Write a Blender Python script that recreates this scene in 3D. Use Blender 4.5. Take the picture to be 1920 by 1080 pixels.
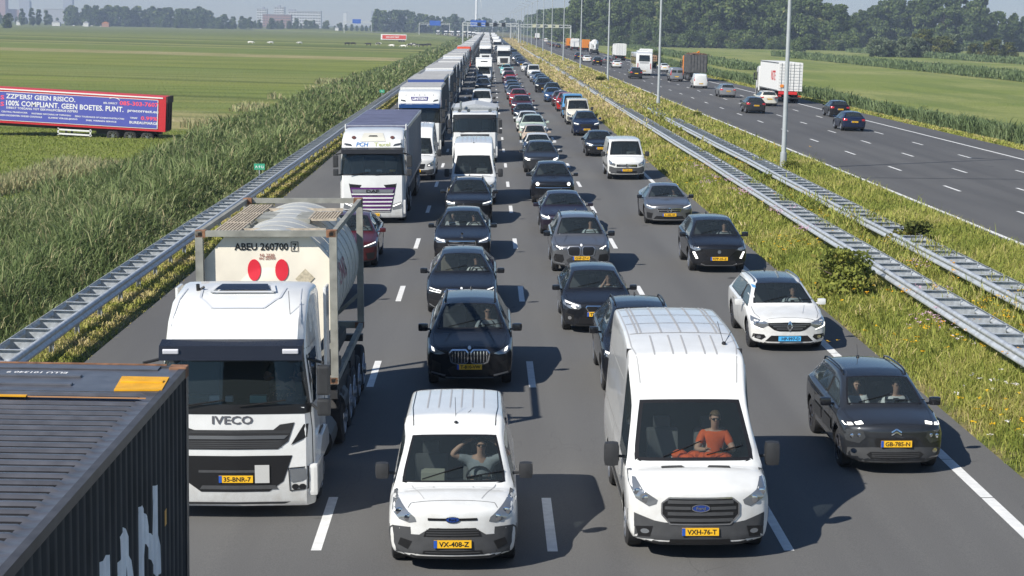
import bpy, bmesh, math, random
import numpy as np
from mathutils import Vector, Matrix
from mathutils.bvhtree import BVHTree
PI = math.pi
for _o in list(bpy.data.objects): bpy.data.objects.remove(_o)
sc = bpy.context.scene
COL = sc.collection
# ------------------------------------------------------------------ camera
H = 7.5
PITCH, YAW, ROLL = math.radians(8.199), math.radians(0.8987), 0.02
cam = bpy.data.cameras.new('camera'); cam.sensor_width = 36; cam.lens = 3394 / 1920 * 36
cam.clip_start = 0.3; cam.clip_end = 30000
co = bpy.data.objects.new('camera', cam); COL.objects.link(co); sc.camera = co
_f = Vector((math.sin(YAW) * math.cos(PITCH), math.cos(YAW) * math.cos(PITCH), -math.sin(PITCH)))
_r = Vector((math.cos(YAW), -math.sin(YAW), 0)); _u = _r.cross(_f)
_R = _r * math.cos(ROLL) + _u * math.sin(ROLL); _U = _u * math.cos(ROLL) - _r * math.sin(ROLL)
co.matrix_world = Matrix(((_R.x, _U.x, -_f.x, 0), (_R.y, _U.y, -_f.y, 0), (_R.z, _U.z, -_f.z, H), (0, 0, 0, 1)))
# ------------------------------------------------------------------ world, sun, exposure
SUN_D = Vector((0.95, 0.80, -1.0)).normalized()
w = bpy.data.worlds.new('World'); sc.world = w; w.use_nodes = True
nt = w.node_tree; nt.nodes.clear()
sky = nt.nodes.new('ShaderNodeTexSky'); sky.sky_type = 'NISHITA'; sky.sun_disc = False
sky.sun_elevation = math.asin(-SUN_D.z); sky.sun_rotation = math.atan2(-SUN_D.x, -SUN_D.y)
sky.air_density = 1.0; sky.dust_density = 0.0; sky.ozone_density = 6.0
bg = nt.nodes.new('ShaderNodeBackground'); bg.inputs[1].default_value = 0.072
out = nt.nodes.new('ShaderNodeOutputWorld')
nt.links.new(sky.outputs[0], bg.inputs[0]); nt.links.new(bg.outputs[0], out.inputs[0])
sun = bpy.data.lights.new('sun', 'SUN'); sun.energy = 5.0; sun.angle = math.radians(0.5); sun.color = (1, 0.95, 0.87)
so = bpy.data.objects.new('sun', sun); COL.objects.link(so); so.location = (-40, -40, 60)
so.rotation_mode = 'QUATERNION'; so.rotation_quaternion = SUN_D.to_track_quat('-Z', 'Y')
sc.view_settings.view_transform = 'Standard'; sc.view_settings.look = 'None'
sc.view_settings.exposure = 0.45; sc.view_settings.gamma = 1
sc.render.resolution_x = 1024; sc.render.resolution_y = 576
sc.cycles.max_bounces = 8; sc.cycles.transparent_max_bounces = 24; sc.cycles.volume_bounces = 0
rnd = random.Random(7); nrg = np.random.default_rng(11)
# ------------------------------------------------------------------ materials
def newmat(name):
    m = bpy.data.materials.new(name); m.use_nodes = True
    return m, m.node_tree, m.node_tree.nodes['Principled BSDF']
def lin(c): return tuple(c) + (1,)
_mc = {}
def mat(name, col, rough=.5, metal=0, coat=0, noise=0, nscale=8, bump=0, emit=0, spec=.5):
    if name in _mc: return _mc[name]
    m, t, b = newmat(name)
    b.inputs['Base Color'].default_value = lin(col); b.inputs['Roughness'].default_value = rough
    b.inputs['Metallic'].default_value = metal; b.inputs['Coat Weight'].default_value = coat
    b.inputs['Coat Roughness'].default_value = .06; b.inputs['Specular IOR Level'].default_value = spec
    if emit:
        b.inputs['Emission Color'].default_value = lin(col); b.inputs['Emission Strength'].default_value = emit
    if noise or bump:
        tc = t.nodes.new('ShaderNodeTexCoord'); n = t.nodes.new('ShaderNodeTexNoise')
        n.inputs['Scale'].default_value = nscale; n.inputs['Detail'].default_value = 6
        t.links.new(tc.outputs['Object'], n.inputs['Vector'])
        if noise:
            mx = t.nodes.new('ShaderNodeMixRGB'); mx.blend_type = 'MIX'
            mx.inputs[1].default_value = lin([max(0, c * (1 - noise)) for c in col])
            mx.inputs[2].default_value = lin([min(1, c * (1 + noise)) for c in col])
            r = t.nodes.new('ShaderNodeMapRange'); r.inputs[1].default_value = .3; r.inputs[2].default_value = .7
            t.links.new(n.outputs[0], r.inputs[0]); t.links.new(r.outputs[0], mx.inputs[0])
            t.links.new(mx.outputs[0], b.inputs['Base Color'])
        if bump:
            bp = t.nodes.new('ShaderNodeBump'); bp.inputs['Strength'].default_value = bump
            t.links.new(n.outputs[0], bp.inputs['Height']); t.links.new(bp.outputs[0], b.inputs['Normal'])
    _mc[name] = m
    return m
def glassmat(name, tint, gl=.10, base=None):
    m, t, b = newmat(name); t.nodes.remove(b)
    o = t.nodes['Material Output']
    tr = t.nodes.new('ShaderNodeBsdfTransparent'); tr.inputs[0].default_value = lin(tint)
    g = t.nodes.new('ShaderNodeBsdfGlossy'); g.inputs['Roughness'].default_value = .03; g.inputs[0].default_value = (.9, .97, 1, 1)
    d = t.nodes.new('ShaderNodeBsdfDiffuse'); d.inputs[0].default_value = (.15, .19, .20, 1)
    m1 = t.nodes.new('ShaderNodeMixShader'); m1.inputs[0].default_value = .12 if base is None else base
    t.links.new(tr.outputs[0], m1.inputs[1]); t.links.new(d.outputs[0], m1.inputs[2])
    fr = t.nodes.new('ShaderNodeFresnel'); fr.inputs[0].default_value = 1.5
    mx = t.nodes.new('ShaderNodeMixShader')
    t.links.new(fr.outputs[0], mx.inputs[0]); t.links.new(m1.outputs[0], mx.inputs[1]); t.links.new(g.outputs[0], mx.inputs[2])
    t.links.new(mx.outputs[0], o.inputs[0])
    return m
def paint(name, col, metal=.0, rough=.28):
    k = 'paint_' + name
    return mat(k, col, .45 if max(col) < .1 else rough, metal, coat=1, noise=.05, nscale=3, spec=.08)
WHITE = paint('white', (.70, .71, .70)); BLACK = paint('black', (.010, .011, .014), .0)
def road_film(m):
    # dried spray and dust on the lower bodywork
    t = m.node_tree; N = t.nodes; L = t.links; b = N['Principled BSDF']; src = b.inputs['Base Color'].links[0].from_socket
    tc = N.new('ShaderNodeTexCoord'); sp = N.new('ShaderNodeSeparateXYZ'); L.new(tc.outputs['Object'], sp.inputs[0])
    mr = N.new('ShaderNodeMapRange'); mr.inputs[1].default_value = .2; mr.inputs[2].default_value = 1.3; mr.inputs[3].default_value = .55; mr.inputs[4].default_value = .08; L.new(sp.outputs[2], mr.inputs[0])
    n = N.new('ShaderNodeTexNoise'); n.inputs['Scale'].default_value = 5; n.inputs['Detail'].default_value = 9; n.inputs['Roughness'].default_value = .7; L.new(tc.outputs['Object'], n.inputs['Vector'])
    m1 = N.new('ShaderNodeMapRange'); m1.inputs[1].default_value = .35; m1.inputs[2].default_value = .75; L.new(n.outputs[0], m1.inputs[0])
    q = N.new('ShaderNodeMath'); q.operation = 'MULTIPLY'; L.new(mr.outputs[0], q.inputs[0]); L.new(m1.outputs[0], q.inputs[1])
    x = N.new('ShaderNodeMixRGB'); L.new(q.outputs[0], x.inputs[0]); L.new(src, x.inputs[1]); x.inputs[2].default_value = (.40, .36, .29, 1); L.new(x.outputs[0], b.inputs['Base Color'])
road_film(WHITE)
NAVY = paint('navy', (.012, .02, .05), .3); GREY = paint('grey', (.15, .155, .165), .55)
SILVER = paint('silver', (.33, .34, .36), .6); DGREY = paint('dark_grey', (.035, .038, .043), .5)
BEIGE = paint('beige', (.52, .42, .33), .1); RED = paint('red', (.32, .015, .012)); DRED = paint('burgundy', (.10, .018, .02), .4)
BLUE = paint('blue', (.035, .085, .20), .3); LBLUE = paint('light_blue', (.09, .27, .50)); ORANGE = paint('orange', (.7, .22, .02))
YELLOW = paint('yellow', (.8, .45, .02)); GREEN = paint('pale_green', (.42, .5, .42)); PLUM = paint('plum', (.028, .022, .035), .5)
CREAM = paint('cream', (.62, .60, .52)); TEAL = paint('teal', (.2, .55, .55)); RRED = paint('truck_red', (.62, .09, .03))
GREYGREEN = paint('grey_silver', (.25, .26, .25), .5)
PLAST = mat('black_plastic', (.028, .029, .031), .55, noise=.15)
PLAST2 = mat('grey_plastic', (.055, .057, .06), .6, noise=.12)
TRIM = mat('dark_trim', (.012, .012, .013), .35)
VOID = mat('wheel_well', (.006, .006, .006), .9)
CHROME = mat('chrome', (.75, .76, .78), .12, 1)
ALLOY = mat('alloy', (.42, .43, .45), .3, .9)
DALLOY = mat('dark_alloy', (.05, .05, .055), .35, .6)
RUBBER = mat('rubber', (.022, .022, .023), .8, noise=.2)
LENS = mat('headlight_lens', (.27, .29, .31), .08, .55, coat=1)
LENSD = mat('dark_lens', (.07, .075, .08), .08, .3, coat=1)
DRL = mat('lit_lamp', (1, .97, .9), .3, emit=1.1)
DRLY = mat('lit_lamp_warm', (1, .75, .35), .3, emit=1.4)
TAILR = mat('tail_lamp', (.42, .012, .012), .15, coat=1)
INTER = mat('interior_black', (.016, .016, .018), .8)
INTERG = mat('interior_grey', (.13, .13, .13), .85)
INTERB = mat('interior_beige', (.3, .25, .19), .8)
PLATEY = mat('plate_yellow', (.83, .47, .02), .4); PLATEB = mat('plate_blue', (.02, .09, .42), .4)
PLATET = mat('plate_taxi_blue', (.08, .42, .78), .4); INK = mat('ink_black', (.012, .012, .012), .5)
INKW = mat('ink_white', (.8, .8, .8), .5); INKR = mat('ink_red', (.6, .03, .03), .5)
GLASS = glassmat('windscreen_glass', (.60, .66, .66), base=.09)
SGLASS = glassmat('side_glass', (.42, .46, .47), base=.16)
TGLASS = mat('tinted_glass', (.012, .016, .018), .04, spec=.8)
STEEL = mat('galvanised_steel', (.50, .53, .56), .45, .35, noise=.22, nscale=5)
STEELD = mat('galvanised_steel_dull', (.42, .45, .48), .55, .3, noise=.25, nscale=6)
FRAME = mat('weathered_frame', (.26, .26, .23), .65, noise=.3, nscale=3)
# ------------------------------------------------------------------ object helpers
def link(o, parent=None):
    COL.objects.link(o)
    if parent is not None: o.parent = parent
    return o
def tag(o, label=None, cat=None, group=None, kind=None):
    if label: o['label'] = label
    if cat: o['category'] = cat
    if group: o['group'] = group
    if kind: o['kind'] = kind
    return o
def empty(name, loc=(0, 0, 0), rz=0, label=None, cat=None, group=None):
    o = bpy.data.objects.new(name, None); o.empty_display_size = .3
    link(o); o.location = loc; o.rotation_euler = (0, 0, rz)
    return tag(o, label, cat, group)
def obj_from(name, me, mats, parent=None, smooth=False):
    for m in (mats if isinstance(mats, (list, tuple)) else [mats]): me.materials.append(m)
    if smooth: me.shade_smooth()
    return link(bpy.data.objects.new(name, me), parent)
def bmo(name, bm, mats, parent=None, smooth=False):
    me = bpy.data.meshes.new(name); bm.to_mesh(me); bm.free()
    return obj_from(name, me, mats, parent, smooth)
def smooth_angle(me, ang=.6):
    me.shade_smooth()
    try: me.set_sharp_from_angle(angle=ang)
    except Exception: pass
class MB:
    """collects simple solids, builds ONE mesh"""
    def __init__(s): s.bm = bmesh.new()
    def _new(s, verts, mi):
        for f in {f for v in verts for f in v.link_faces}: f.material_index = mi
    def box(s, c, d, mi=0, bev=0, rot=None, taper=None):
        r = bmesh.ops.create_cube(s.bm, size=1); vs = r['verts']
        for v in vs:
            v.co = Vector((v.co.x * d[0], v.co.y * d[1], v.co.z * d[2]))
            if taper and v.co.z > 0: v.co.x *= taper[0]; v.co.y *= taper[1]
        fs = list({f for v in vs for f in v.link_faces})
        for f in fs: f.material_index = mi
        if bev:
            es = list({e for v in vs for e in v.link_edges})
            rr = bmesh.ops.bevel(s.bm, geom=es, offset=bev, segments=2, affect='EDGES', profile=.7)
            vs = list({v for f in rr['faces'] for v in f.verts} | {v for v in vs if v.is_valid})
            for f in rr['faces']: f.material_index = mi
        M = Matrix.Translation(Vector(c))
        if rot is not None: M = M @ rot
        bmesh.ops.transform(s.bm, matrix=M, verts=vs); return s
    def cyl(s, c, r, h, axis='Z', seg=16, mi=0, r2=None, rot=None):
        rr = bmesh.ops.create_cone(s.bm, cap_ends=True, segments=seg, radius1=r, radius2=r if r2 is None else r2, depth=h)
        M = {'Z': Matrix.Identity(4), 'X': Matrix.Rotation(PI / 2, 4, 'Y'), 'Y': Matrix.Rotation(-PI / 2, 4, 'X')}[axis]
        if rot is not None: M = rot @ M
        bmesh.ops.transform(s.bm, matrix=Matrix.Translation(Vector(c)) @ M, verts=rr['verts'])
        s._new(rr['verts'], mi); return s
    def bar(s, a, b, r, seg=8, mi=0, r2=None):
        a = Vector(a); b = Vector(b); d = b - a
        q = d.to_track_quat('Z', 'Y').to_matrix().to_4x4()
        return s.cyl((a + b) / 2, r, d.length, 'Z', seg, mi, r2, rot=q)
    def beam(s, a, b, wx, wz, mi=0):
        a = Vector(a); b = Vector(b); d = b - a
        q = d.to_track_quat('Y', 'Z').to_matrix().to_4x4()
        return s.box((a + b) / 2, (wx, d.length, wz), mi, rot=q)
    def sph(s, c, sc_, seg=12, mi=0):
        rr = bmesh.ops.create_uvsphere(s.bm, u_segments=seg, v_segments=seg // 2 + 2, radius=1)
        bmesh.ops.transform(s.bm, matrix=Matrix.Translation(Vector(c)) @ Matrix.Diagonal(Vector(tuple(sc_) + (1,))), verts=rr['verts'])
        s._new(rr['verts'], mi); return s
    def prism(s, pts, axis, a, b, mi=0):
        """pts polygon in the plane across axis, extruded a..b"""
        def P(u, v, t): return {'X': (t, u, v), 'Y': (u, t, v), 'Z': (u, v, t)}[axis]
        v1 = [s.bm.verts.new(P(u, v, a)) for u, v in pts]; v2 = [s.bm.verts.new(P(u, v, b)) for u, v in pts]
        n = len(pts); fs = [s.bm.faces.new(v1), s.bm.faces.new(v2[::-1])]
        for i in range(n): fs.append(s.bm.faces.new((v1[i], v2[i], v2[(i + 1) % n], v1[(i + 1) % n])))
        for f in fs: f.material_index = mi
        bmesh.ops.recalc_face_normals(s.bm, faces=fs); return s
    def build(s, name, mats, parent=None, smooth=None):
        me = bpy.data.meshes.new(name); s.bm.to_mesh(me); s.bm.free()
        o = obj_from(name, me, mats, parent)
        if smooth: smooth_angle(me, smooth)
        return o
def np_mesh(name, V, F, mats, parent=None, tint=None, smooth=False):
    """V (n,3), F (m,k) same k; tint per face float attribute"""
    V = np.asarray(V, np.float32); F = np.asarray(F, np.int32); k = F.shape[1]
    me = bpy.data.meshes.new(name)
    me.vertices.add(len(V)); me.vertices.foreach_set('co', V.ravel())
    me.loops.add(F.size); me.loops.foreach_set('vertex_index', F.ravel())
    me.polygons.add(len(F)); me.polygons.foreach_set('loop_start', np.arange(0, F.size, k, dtype=np.int32))
    try: me.polygons.foreach_set('loop_total', np.full(len(F), k, np.int32))
    except Exception: pass
    me.update(calc_edges=True)
    if tint is not None:
        a = me.attributes.new('tint', 'FLOAT', 'FACE'); a.data.foreach_set('value', np.asarray(tint, np.float32))
    o = obj_from(name, me, mats, parent)
    if smooth: me.shade_smooth()
    return o
def evalmesh(o):
    dg = bpy.context.evaluated_depsgraph_get(); dg.update()
    return bpy.data.meshes.new_from_object(o.evaluated_get(dg))
_kids = {}
def kids(o):
    if o.name not in _kids: _kids[o.name] = list(o.children)
    return _kids[o.name]
def copy_tree(o, parent=None, paintm=None, skip=()):
    c = o.copy(); COL.objects.link(c)
    if parent is not None: c.parent = parent
    if paintm is not None and o.type == 'MESH':
        for i, s in enumerate(o.material_slots):
            if s.material and s.material.name.startswith('paint_') and not s.material.name.startswith('paint_x'):
                c.material_slots[i].link = 'OBJECT'; c.material_slots[i].material = paintm
    for ch in kids(o):
        if ch.name.split('.')[0] not in skip: copy_tree(ch, c, paintm, skip)
    return c
_tx = {}
def text_tris(s, size):
    """2D triangles of a text, centred, cap height = size"""
    key = s
    if key not in _tx:
        cu = bpy.data.curves.new('t', 'FONT'); cu.body = s; cu.resolution_u = 2; cu.offset = .022
        o = bpy.data.objects.new('t', cu); COL.objects.link(o); me = evalmesh(o)
        bm = bmesh.new(); bm.from_mesh(me); bmesh.ops.triangulate(bm, faces=bm.faces)
        v = [(q.co.x, q.co.y) for q in bm.verts]; f = [[q.index for q in p.verts] for p in bm.faces]
        bm.free(); bpy.data.objects.remove(o); bpy.data.curves.remove(cu); bpy.data.meshes.remove(me)
        _tx[key] = (np.array(v), f)
    v, f = _tx[key]
    x0, x1 = v[:, 0].min(), v[:, 0].max(); 
    return np.stack([(v[:, 0] - (x0 + x1) / 2), v[:, 1] - .35], 1) * (size / .7), f
def text_obj(name, s, size, fn, m, parent, width=None, shear=0):
    """fn maps (u,v)->3D"""
    v, f = text_tris(s, size)
    if width: v = v * np.array([width / (v[:, 0].max() - v[:, 0].min()), 1])
    me = bpy.data.meshes.new(name); me.from_pydata([fn(u + shear * q, q) for u, q in v], [], f)
    return obj_from(name, me, m, parent)
# ------------------------------------------------------------------ levels
def zmain(x): return .02 * x
def zright(x): return .7 - .01 * x
GP = [(-6000, -1.5), (-22, -1.5), (-19, -1.75), (-15.5, -1.7), (-12.5, -.7), (-10.8, -.3), (-9.3, -.2), (-9.0, -.235), (9.1, .13), (9.3, .19), (11.2, .32), (13.2, .36),
      (15, .45), (17.9, .51), (18.05, .45), (34.2, .30), (34.5, .34), (36.5, 0), (40, -1.2), (44, -1.5), (6000, -1.5)]
def gz(x):
    for (a, za), (b, zb) in zip(GP, GP[1:]):
        if x <= b: return za + (zb - za) * (x - a) / (b - a)
    return -1.5
gx = np.array([p[0] for p in GP]); gzv = np.array([p[1] for p in GP])
def bend(y): return -np.maximum(0, np.asarray(y, float) - 1150) ** 2 / 3000.
# ------------------------------------------------------------------ ground
def ground_material():
    m, t, b = newmat('ground_grass'); N = t.nodes; L = t.links
    tc = N.new('ShaderNodeTexCoord'); sp = N.new('ShaderNodeSeparateXYZ'); L.new(tc.outputs['Object'], sp.inputs[0])
    def noise(scale, det=6, vec=None):
        n = N.new('ShaderNodeTexNoise'); n.inputs['Scale'].default_value = scale; n.inputs['Detail'].default_value = det
        L.new(vec or tc.outputs['Object'], n.inputs['Vector']); return n.outputs[0]
    def math_(op, a, b_=None):
        n = N.new('ShaderNodeMath'); n.operation = op
        for i, q in enumerate((a, b_)):
            if q is None: continue
            if isinstance(q, (int, float)): n.inputs[i].default_value = q
            else: L.new(q, n.inputs[i])
        return n.outputs[0]
    def ramp(v, stops, interp='LINEAR'):
        r = N.new('ShaderNodeValToRGB'); L.new(v, r.inputs[0]); r.color_ramp.interpolation = interp
        while len(r.color_ramp.elements) < len(stops): r.color_ramp.elements.new(.5)
        for e, (p, c) in zip(r.color_ramp.elements, stops): e.position = p; e.color = lin(c)
        return r.outputs[0]
    def mixc(f, a, b_, mode='MIX'):
        n = N.new('ShaderNodeMixRGB'); n.blend_type = mode
        for i, q in enumerate((f, a, b_)):
            if isinstance(q, (int, float)): n.inputs[i].default_value = q
            elif isinstance(q, tuple): n.inputs[i].default_value = lin(q)
            else: L.new(q, n.inputs[i])
        return n.outputs[0]
    x, y = sp.outputs[0], sp.outputs[1]
    s = math_('ADD', y, math_('MULTIPLY', x, .38))
    s = math_('ADD', s, math_('MULTIPLY', math_('SUBTRACT', noise(.03), .5), 9))
    s = math_('ADD', s, math_('MULTIPLY', math_('SUBTRACT', noise(.35), .5), 5))
    u = math_('DIVIDE', s, 1600)
    g1, g2, g3 = (.215, .25, .058), (.165, .215, .058), (.235, .255, .085)
    dk, tan, pale = (.045, .075, .02), (.46, .37, .21), (.36, .35, .14)
    st = [(0, g1), (138, g1), (140, tan), (168, (.42, .36, .20)), (172, g2), (203, g3), (206, dk), (211, g2), (258, g1), (261, dk), (267, g3), (325, g2), (328, dk), (335, g1), (448, g1),
          (453, tan), (487, tan), (492, g2), (585, g2), (602, pale), (622, dk), (640, g3), (657, pale), (678, dk), (780, g2), (802, pale), (832, dk), (900, g3), (1100, (.14, .17, .06)), (1500, (.15, .165, .07))]
    field = ramp(u, [(a / 1600, c) for a, c in st])
    field = mixc(math_('MULTIPLY', ramp(noise(.12, 8), [(.4, (0, 0, 0)), (.65, (1, 1, 1))]), .35), field, (.17, .19, .045))
    field = mixc(math_('MULTIPLY', ramp(noise(1.3, 8), [(.42, (0, 0, 0)), (.7, (1, 1, 1))]), .35), field, (.11, .15, .03))
    vm = N.new('ShaderNodeMapping'); vm.inputs['Scale'].default_value = (.3, 2.6, 1); vm.inputs['Rotation'].default_value = (0, 0, .36)
    L.new(tc.outputs['Object'], vm.inputs[0])
    vm2 = N.new('ShaderNodeMapping'); vm2.inputs['Scale'].default_value = (.12, 1, 1); vm2.inputs['Rotation'].default_value = (0, 0, .36); L.new(tc.outputs['Object'], vm2.inputs[0])
    field = mixc(math_('MULTIPLY', ramp(noise(.16, 9, vm2.outputs[0]), [(.50, (0, 0, 0)), (.60, (1, 1, 1))]), .55), field, (.075, .115, .026))
    field = mixc(math_('MULTIPLY', ramp(noise(.09, 9, vm2.outputs[0]), [(.54, (0, 0, 0)), (.66, (1, 1, 1))]), .6), field, (.24, .24, .075))
    field = mixc(math_('MULTIPLY', ramp(noise(.5, 6, vm.outputs[0]), [(.45, (0, 0, 0)), (.62, (1, 1, 1))]), .45), field, (.19, .205, .06))
    verge = mixc(ramp(noise(.8, 8), [(.4, (0, 0, 0)), (.62, (1, 1, 1))]), (.10, .12, .03), (.26, .21, .10))
    rf = mixc(ramp(noise(.02, 6), [(.4, (0, 0, 0)), (.6, (1, 1, 1))]), (.20, .24, .06), (.29, .30, .11))
    vm3 = N.new('ShaderNodeMapping'); vm3.inputs['Scale'].default_value = (1, .10, 1); vm3.inputs['Rotation'].default_value = (0, 0, -.02); L.new(tc.outputs['Object'], vm3.inputs[0])
    rf = mixc(math_('MULTIPLY', ramp(noise(.14, 8, vm3.outputs[0]), [(.50, (0, 0, 0)), (.60, (1, 1, 1))]), .5), rf, (.12, .17, .045))
    rf = mixc(math_('MULTIPLY', ramp(noise(1.1, 8), [(.4, (0, 0, 0)), (.7, (1, 1, 1))]), .4), rf, (.085, .125, .03))
    def step(v, a, w_):
        n = N.new('ShaderNodeMapRange'); n.inputs[1].default_value = a; n.inputs[2].default_value = a + w_; L.new(v, n.inputs[0]); return n.outputs[0]
    xn = math_('ADD', x, math_('MULTIPLY', math_('SUBTRACT', noise(.4), .5), 2))
    c = mixc(step(xn, -23, 1.5), field, (.045, .06, .02))
    c = mixc(step(xn, -11.6, .8), c, verge)
    c = mixc(step(xn, 40, 3), c, rf)
    L.new(c, b.inputs['Base Color']); b.inputs['Roughness'].default_value = .95; b.inputs['Specular IOR Level'].default_value = .15
    bp = N.new('ShaderNodeBump'); bp.inputs['Strength'].default_value = .9; bp.inputs['Distance'].default_value = .35
    L.new(noise(2.2, 10), bp.inputs['Height']); L.new(bp.outputs[0], b.inputs['Normal'])
    return m
ys = [-60, 0, 60, 150, 400, 900, 1150, 1400, 1700, 2000, 2600, 4000, 7500]
V = []; F = []
for y in ys:
    for x, z in GP: V.append((x + (float(bend(min(y, 2000))) if abs(x) < 60 else 0), y, z))
n = len(GP)
for i in range(len(ys) - 1):
    for j in range(n - 1): F.append((i * n + j, i * n + j + 1, (i + 1) * n + j + 1, (i + 1) * n + j))
tag(np_mesh('ground', V, F, ground_material()), kind='structure')
# ------------------------------------------------------------------ roads
def asphalt(name, base, lanes):
    m, t, b = newmat(name); N = t.nodes; L = t.links
    tc = N.new('ShaderNodeTexCoord')
    def noise(sc_, det=4, s=None):
        n_ = N.new('ShaderNodeTexNoise'); n_.inputs['Scale'].default_value = sc_; n_.inputs['Detail'].default_value = det
        if s:
            mp = N.new('ShaderNodeMapping'); mp.inputs['Scale'].default_value = s; L.new(tc.outputs['Object'], mp.inputs[0]); L.new(mp.outputs[0], n_.inputs['Vector'])
        else: L.new(tc.outputs['Object'], n_.inputs['Vector'])
        return n_.outputs[0]
    def mx(mode, f, a, c):
        q = N.new('ShaderNodeMixRGB'); q.blend_type = mode
        for i, v in enumerate((f, a, c)):
            if isinstance(v, (int, float)): q.inputs[i].default_value = v
            elif isinstance(v, tuple): q.inputs[i].default_value = lin(v)
            else: L.new(v, q.inputs[i])
        return q.outputs[0]
    def rp(v, a, c, lo=(0, 0, 0), hi=(1, 1, 1)):
        r = N.new('ShaderNodeValToRGB'); L.new(v, r.inputs[0]); r.color_ramp.elements[0].position = a; r.color_ramp.elements[1].position = c
        r.color_ramp.elements[0].color = lin(lo); r.color_ramp.elements[1].color = lin(hi); return r.outputs[0]
    c = mx('MIX', rp(noise(60, 3), .35, .65), tuple(q * .86 for q in base), tuple(q * 1.16 for q in base))
    c = mx('MIX', rp(noise(.6, 6, (1, .06, 1)), .4, .62), c, mx('MULTIPLY', 1, c, (.84, .84, .85)))
    c = mx('MULTIPLY', .5, c, rp(noise(.05, 5), .35, .65, (.86, .86, .87), (1.08, 1.07, 1.05)))
    # small oil / repair spots
    c = mx('MIX', rp(noise(.9, 8), .70, .76), c, (.03, .03, .03))
    cr = noise(.45, 3, (1, .5, 1)); q1 = N.new('ShaderNodeMath'); q1.operation = 'SUBTRACT'; L.new(cr, q1.inputs[0]); q1.inputs[1].default_value = .5
    q2 = N.new('ShaderNodeMath'); q2.operation = 'ABSOLUTE'; L.new(q1.outputs[0], q2.inputs[0]); q3 = N.new('ShaderNodeMapRange'); q3.inputs[1].default_value = .0008; q3.inputs[2].default_value = .0022; q3.inputs[3].default_value = .22; q3.inputs[4].default_value = 0; L.new(q2.outputs[0], q3.inputs[0])
    q4 = N.new('ShaderNodeMath'); q4.operation = 'MULTIPLY'; L.new(q3.outputs[0], q4.inputs[0]); L.new(rp(noise(.12, 2), .52, .56), q4.inputs[1])
    c = mx('MIX', q4.outputs[0], c, (.035, .035, .035))
    # wheel tracks: worn into the surface along each lane
    sp = N.new('ShaderNodeSeparateXYZ'); L.new(tc.outputs['Object'], sp.inputs[0])
    tot = None
    for lc in lanes:
        for o_ in (-.78, .78):
            a = N.new('ShaderNodeMath'); a.operation = 'SUBTRACT'; L.new(sp.outputs[0], a.inputs[0]); a.inputs[1].default_value = lc + o_
            a2 = N.new('ShaderNodeMath'); a2.operation = 'ABSOLUTE'; L.new(a.outputs[0], a2.inputs[0])
            r = N.new('ShaderNodeMapRange'); r.inputs[1].default_value = .05; r.inputs[2].default_value = .5; r.inputs[3].default_value = 1; r.inputs[4].default_value = 0
            r.interpolation_type = 'SMOOTHSTEP'; L.new(a2.outputs[0], r.inputs[0])
            if tot is None: tot = r.outputs[0]
            else:
                q = N.new('ShaderNodeMath'); q.operation = 'MAXIMUM'; L.new(tot, q.inputs[0]); L.new(r.outputs[0], q.inputs[1]); tot = q.outputs[0]
    q = N.new('ShaderNodeMath'); q.operation = 'MULTIPLY'; L.new(tot, q.inputs[0]); q.inputs[1].default_value = .30
    c = mx('MIX', q.outputs[0], c, mx('MULTIPLY', 1, c, (.80, .80, .82)))
    L.new(c, b.inputs['Base Color']); b.inputs['Roughness'].default_value = .82; b.inputs['Specular IOR Level'].default_value = .35
    bp = N.new('ShaderNodeBump'); bp.inputs['Strength'].default_value = .35; bp.inputs['Distance'].default_value = .01
    L.new(noise(90, 2), bp.inputs['Height']); L.new(bp.outputs[0], b.inputs['Normal'])
    return m
YR = [-40] + list(range(0, 1150, 50)) + list(range(1150, 2051, 60))
def strip(name, x0, x1, zf, dz, m, y0=None, y1=None, parent=None, jag=0):
    yy = YR if y0 is None else [y0, y1]
    V = []; F = []
    for y in yy:
        bx = float(bend(y))
        V += [(x0 + bx, y, zf(x0) + dz), (x1 + bx, y, zf(x1) + dz)]
    for i in range(len(yy) - 1): F.append((2 * i, 2 * i + 1, 2 * i + 3, 2 * i + 2))
    return np_mesh(name, V, F, m, parent)
A1 = asphalt('asphalt', (.128, .127, .123), (-4.15, -.62, 2.8, 6.75))
A2 = asphalt('asphalt_right', (.108, .107, .105), (20.0, 23.35, 26.8, 30.0))
tag(strip('road', -9.0, 9.1, zmain, 0, A1), kind='structure')
tag(strip('road', 18.0, 34.25, zright, 0, A2), kind='structure')
MARK = mat('road_marking_white', (.70, .70, .68), .7, noise=.10, nscale=6)
SEAM = mat('joint_black', (.02, .02, .02), .6)
def dashes(x, zf, y0, wd=.15, per=12., ln=3.0, ymax=1150):
    V = []; F = []; y = y0
    while y > -20: y -= per
    while y < ymax:
        i = len(V); V += [(x - wd / 2, y, zf(x - wd / 2) + .004), (x + wd / 2, y, zf(x + wd / 2) + .004), (x + wd / 2, y + ln, zf(x + wd / 2) + .004), (x - wd / 2, y + ln, zf(x - wd / 2) + .004)]
        F.append((i, i + 1, i + 2, i + 3)); y += per
    tag(np_mesh('lane_marking', V, F, MARK), kind='structure')
dashes(-2.36, zmain, 37.4); dashes(1.06, zmain, 37.3); dashes(4.48, zmain, 37.3)
dashes(21.68, zright, 94.2, .15); dashes(25.08, zright, 94.0, .15); dashes(28.5, zright, 94.0, .15)
for x, zf, wd in ((8.15, zmain, .2), (18.32, zright, .2), (31.63, zright, .2)):
    tag(strip('edge_line', x - wd / 2, x + wd / 2, zf, .004, MARK), kind='structure')
V = []; F = []
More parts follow.
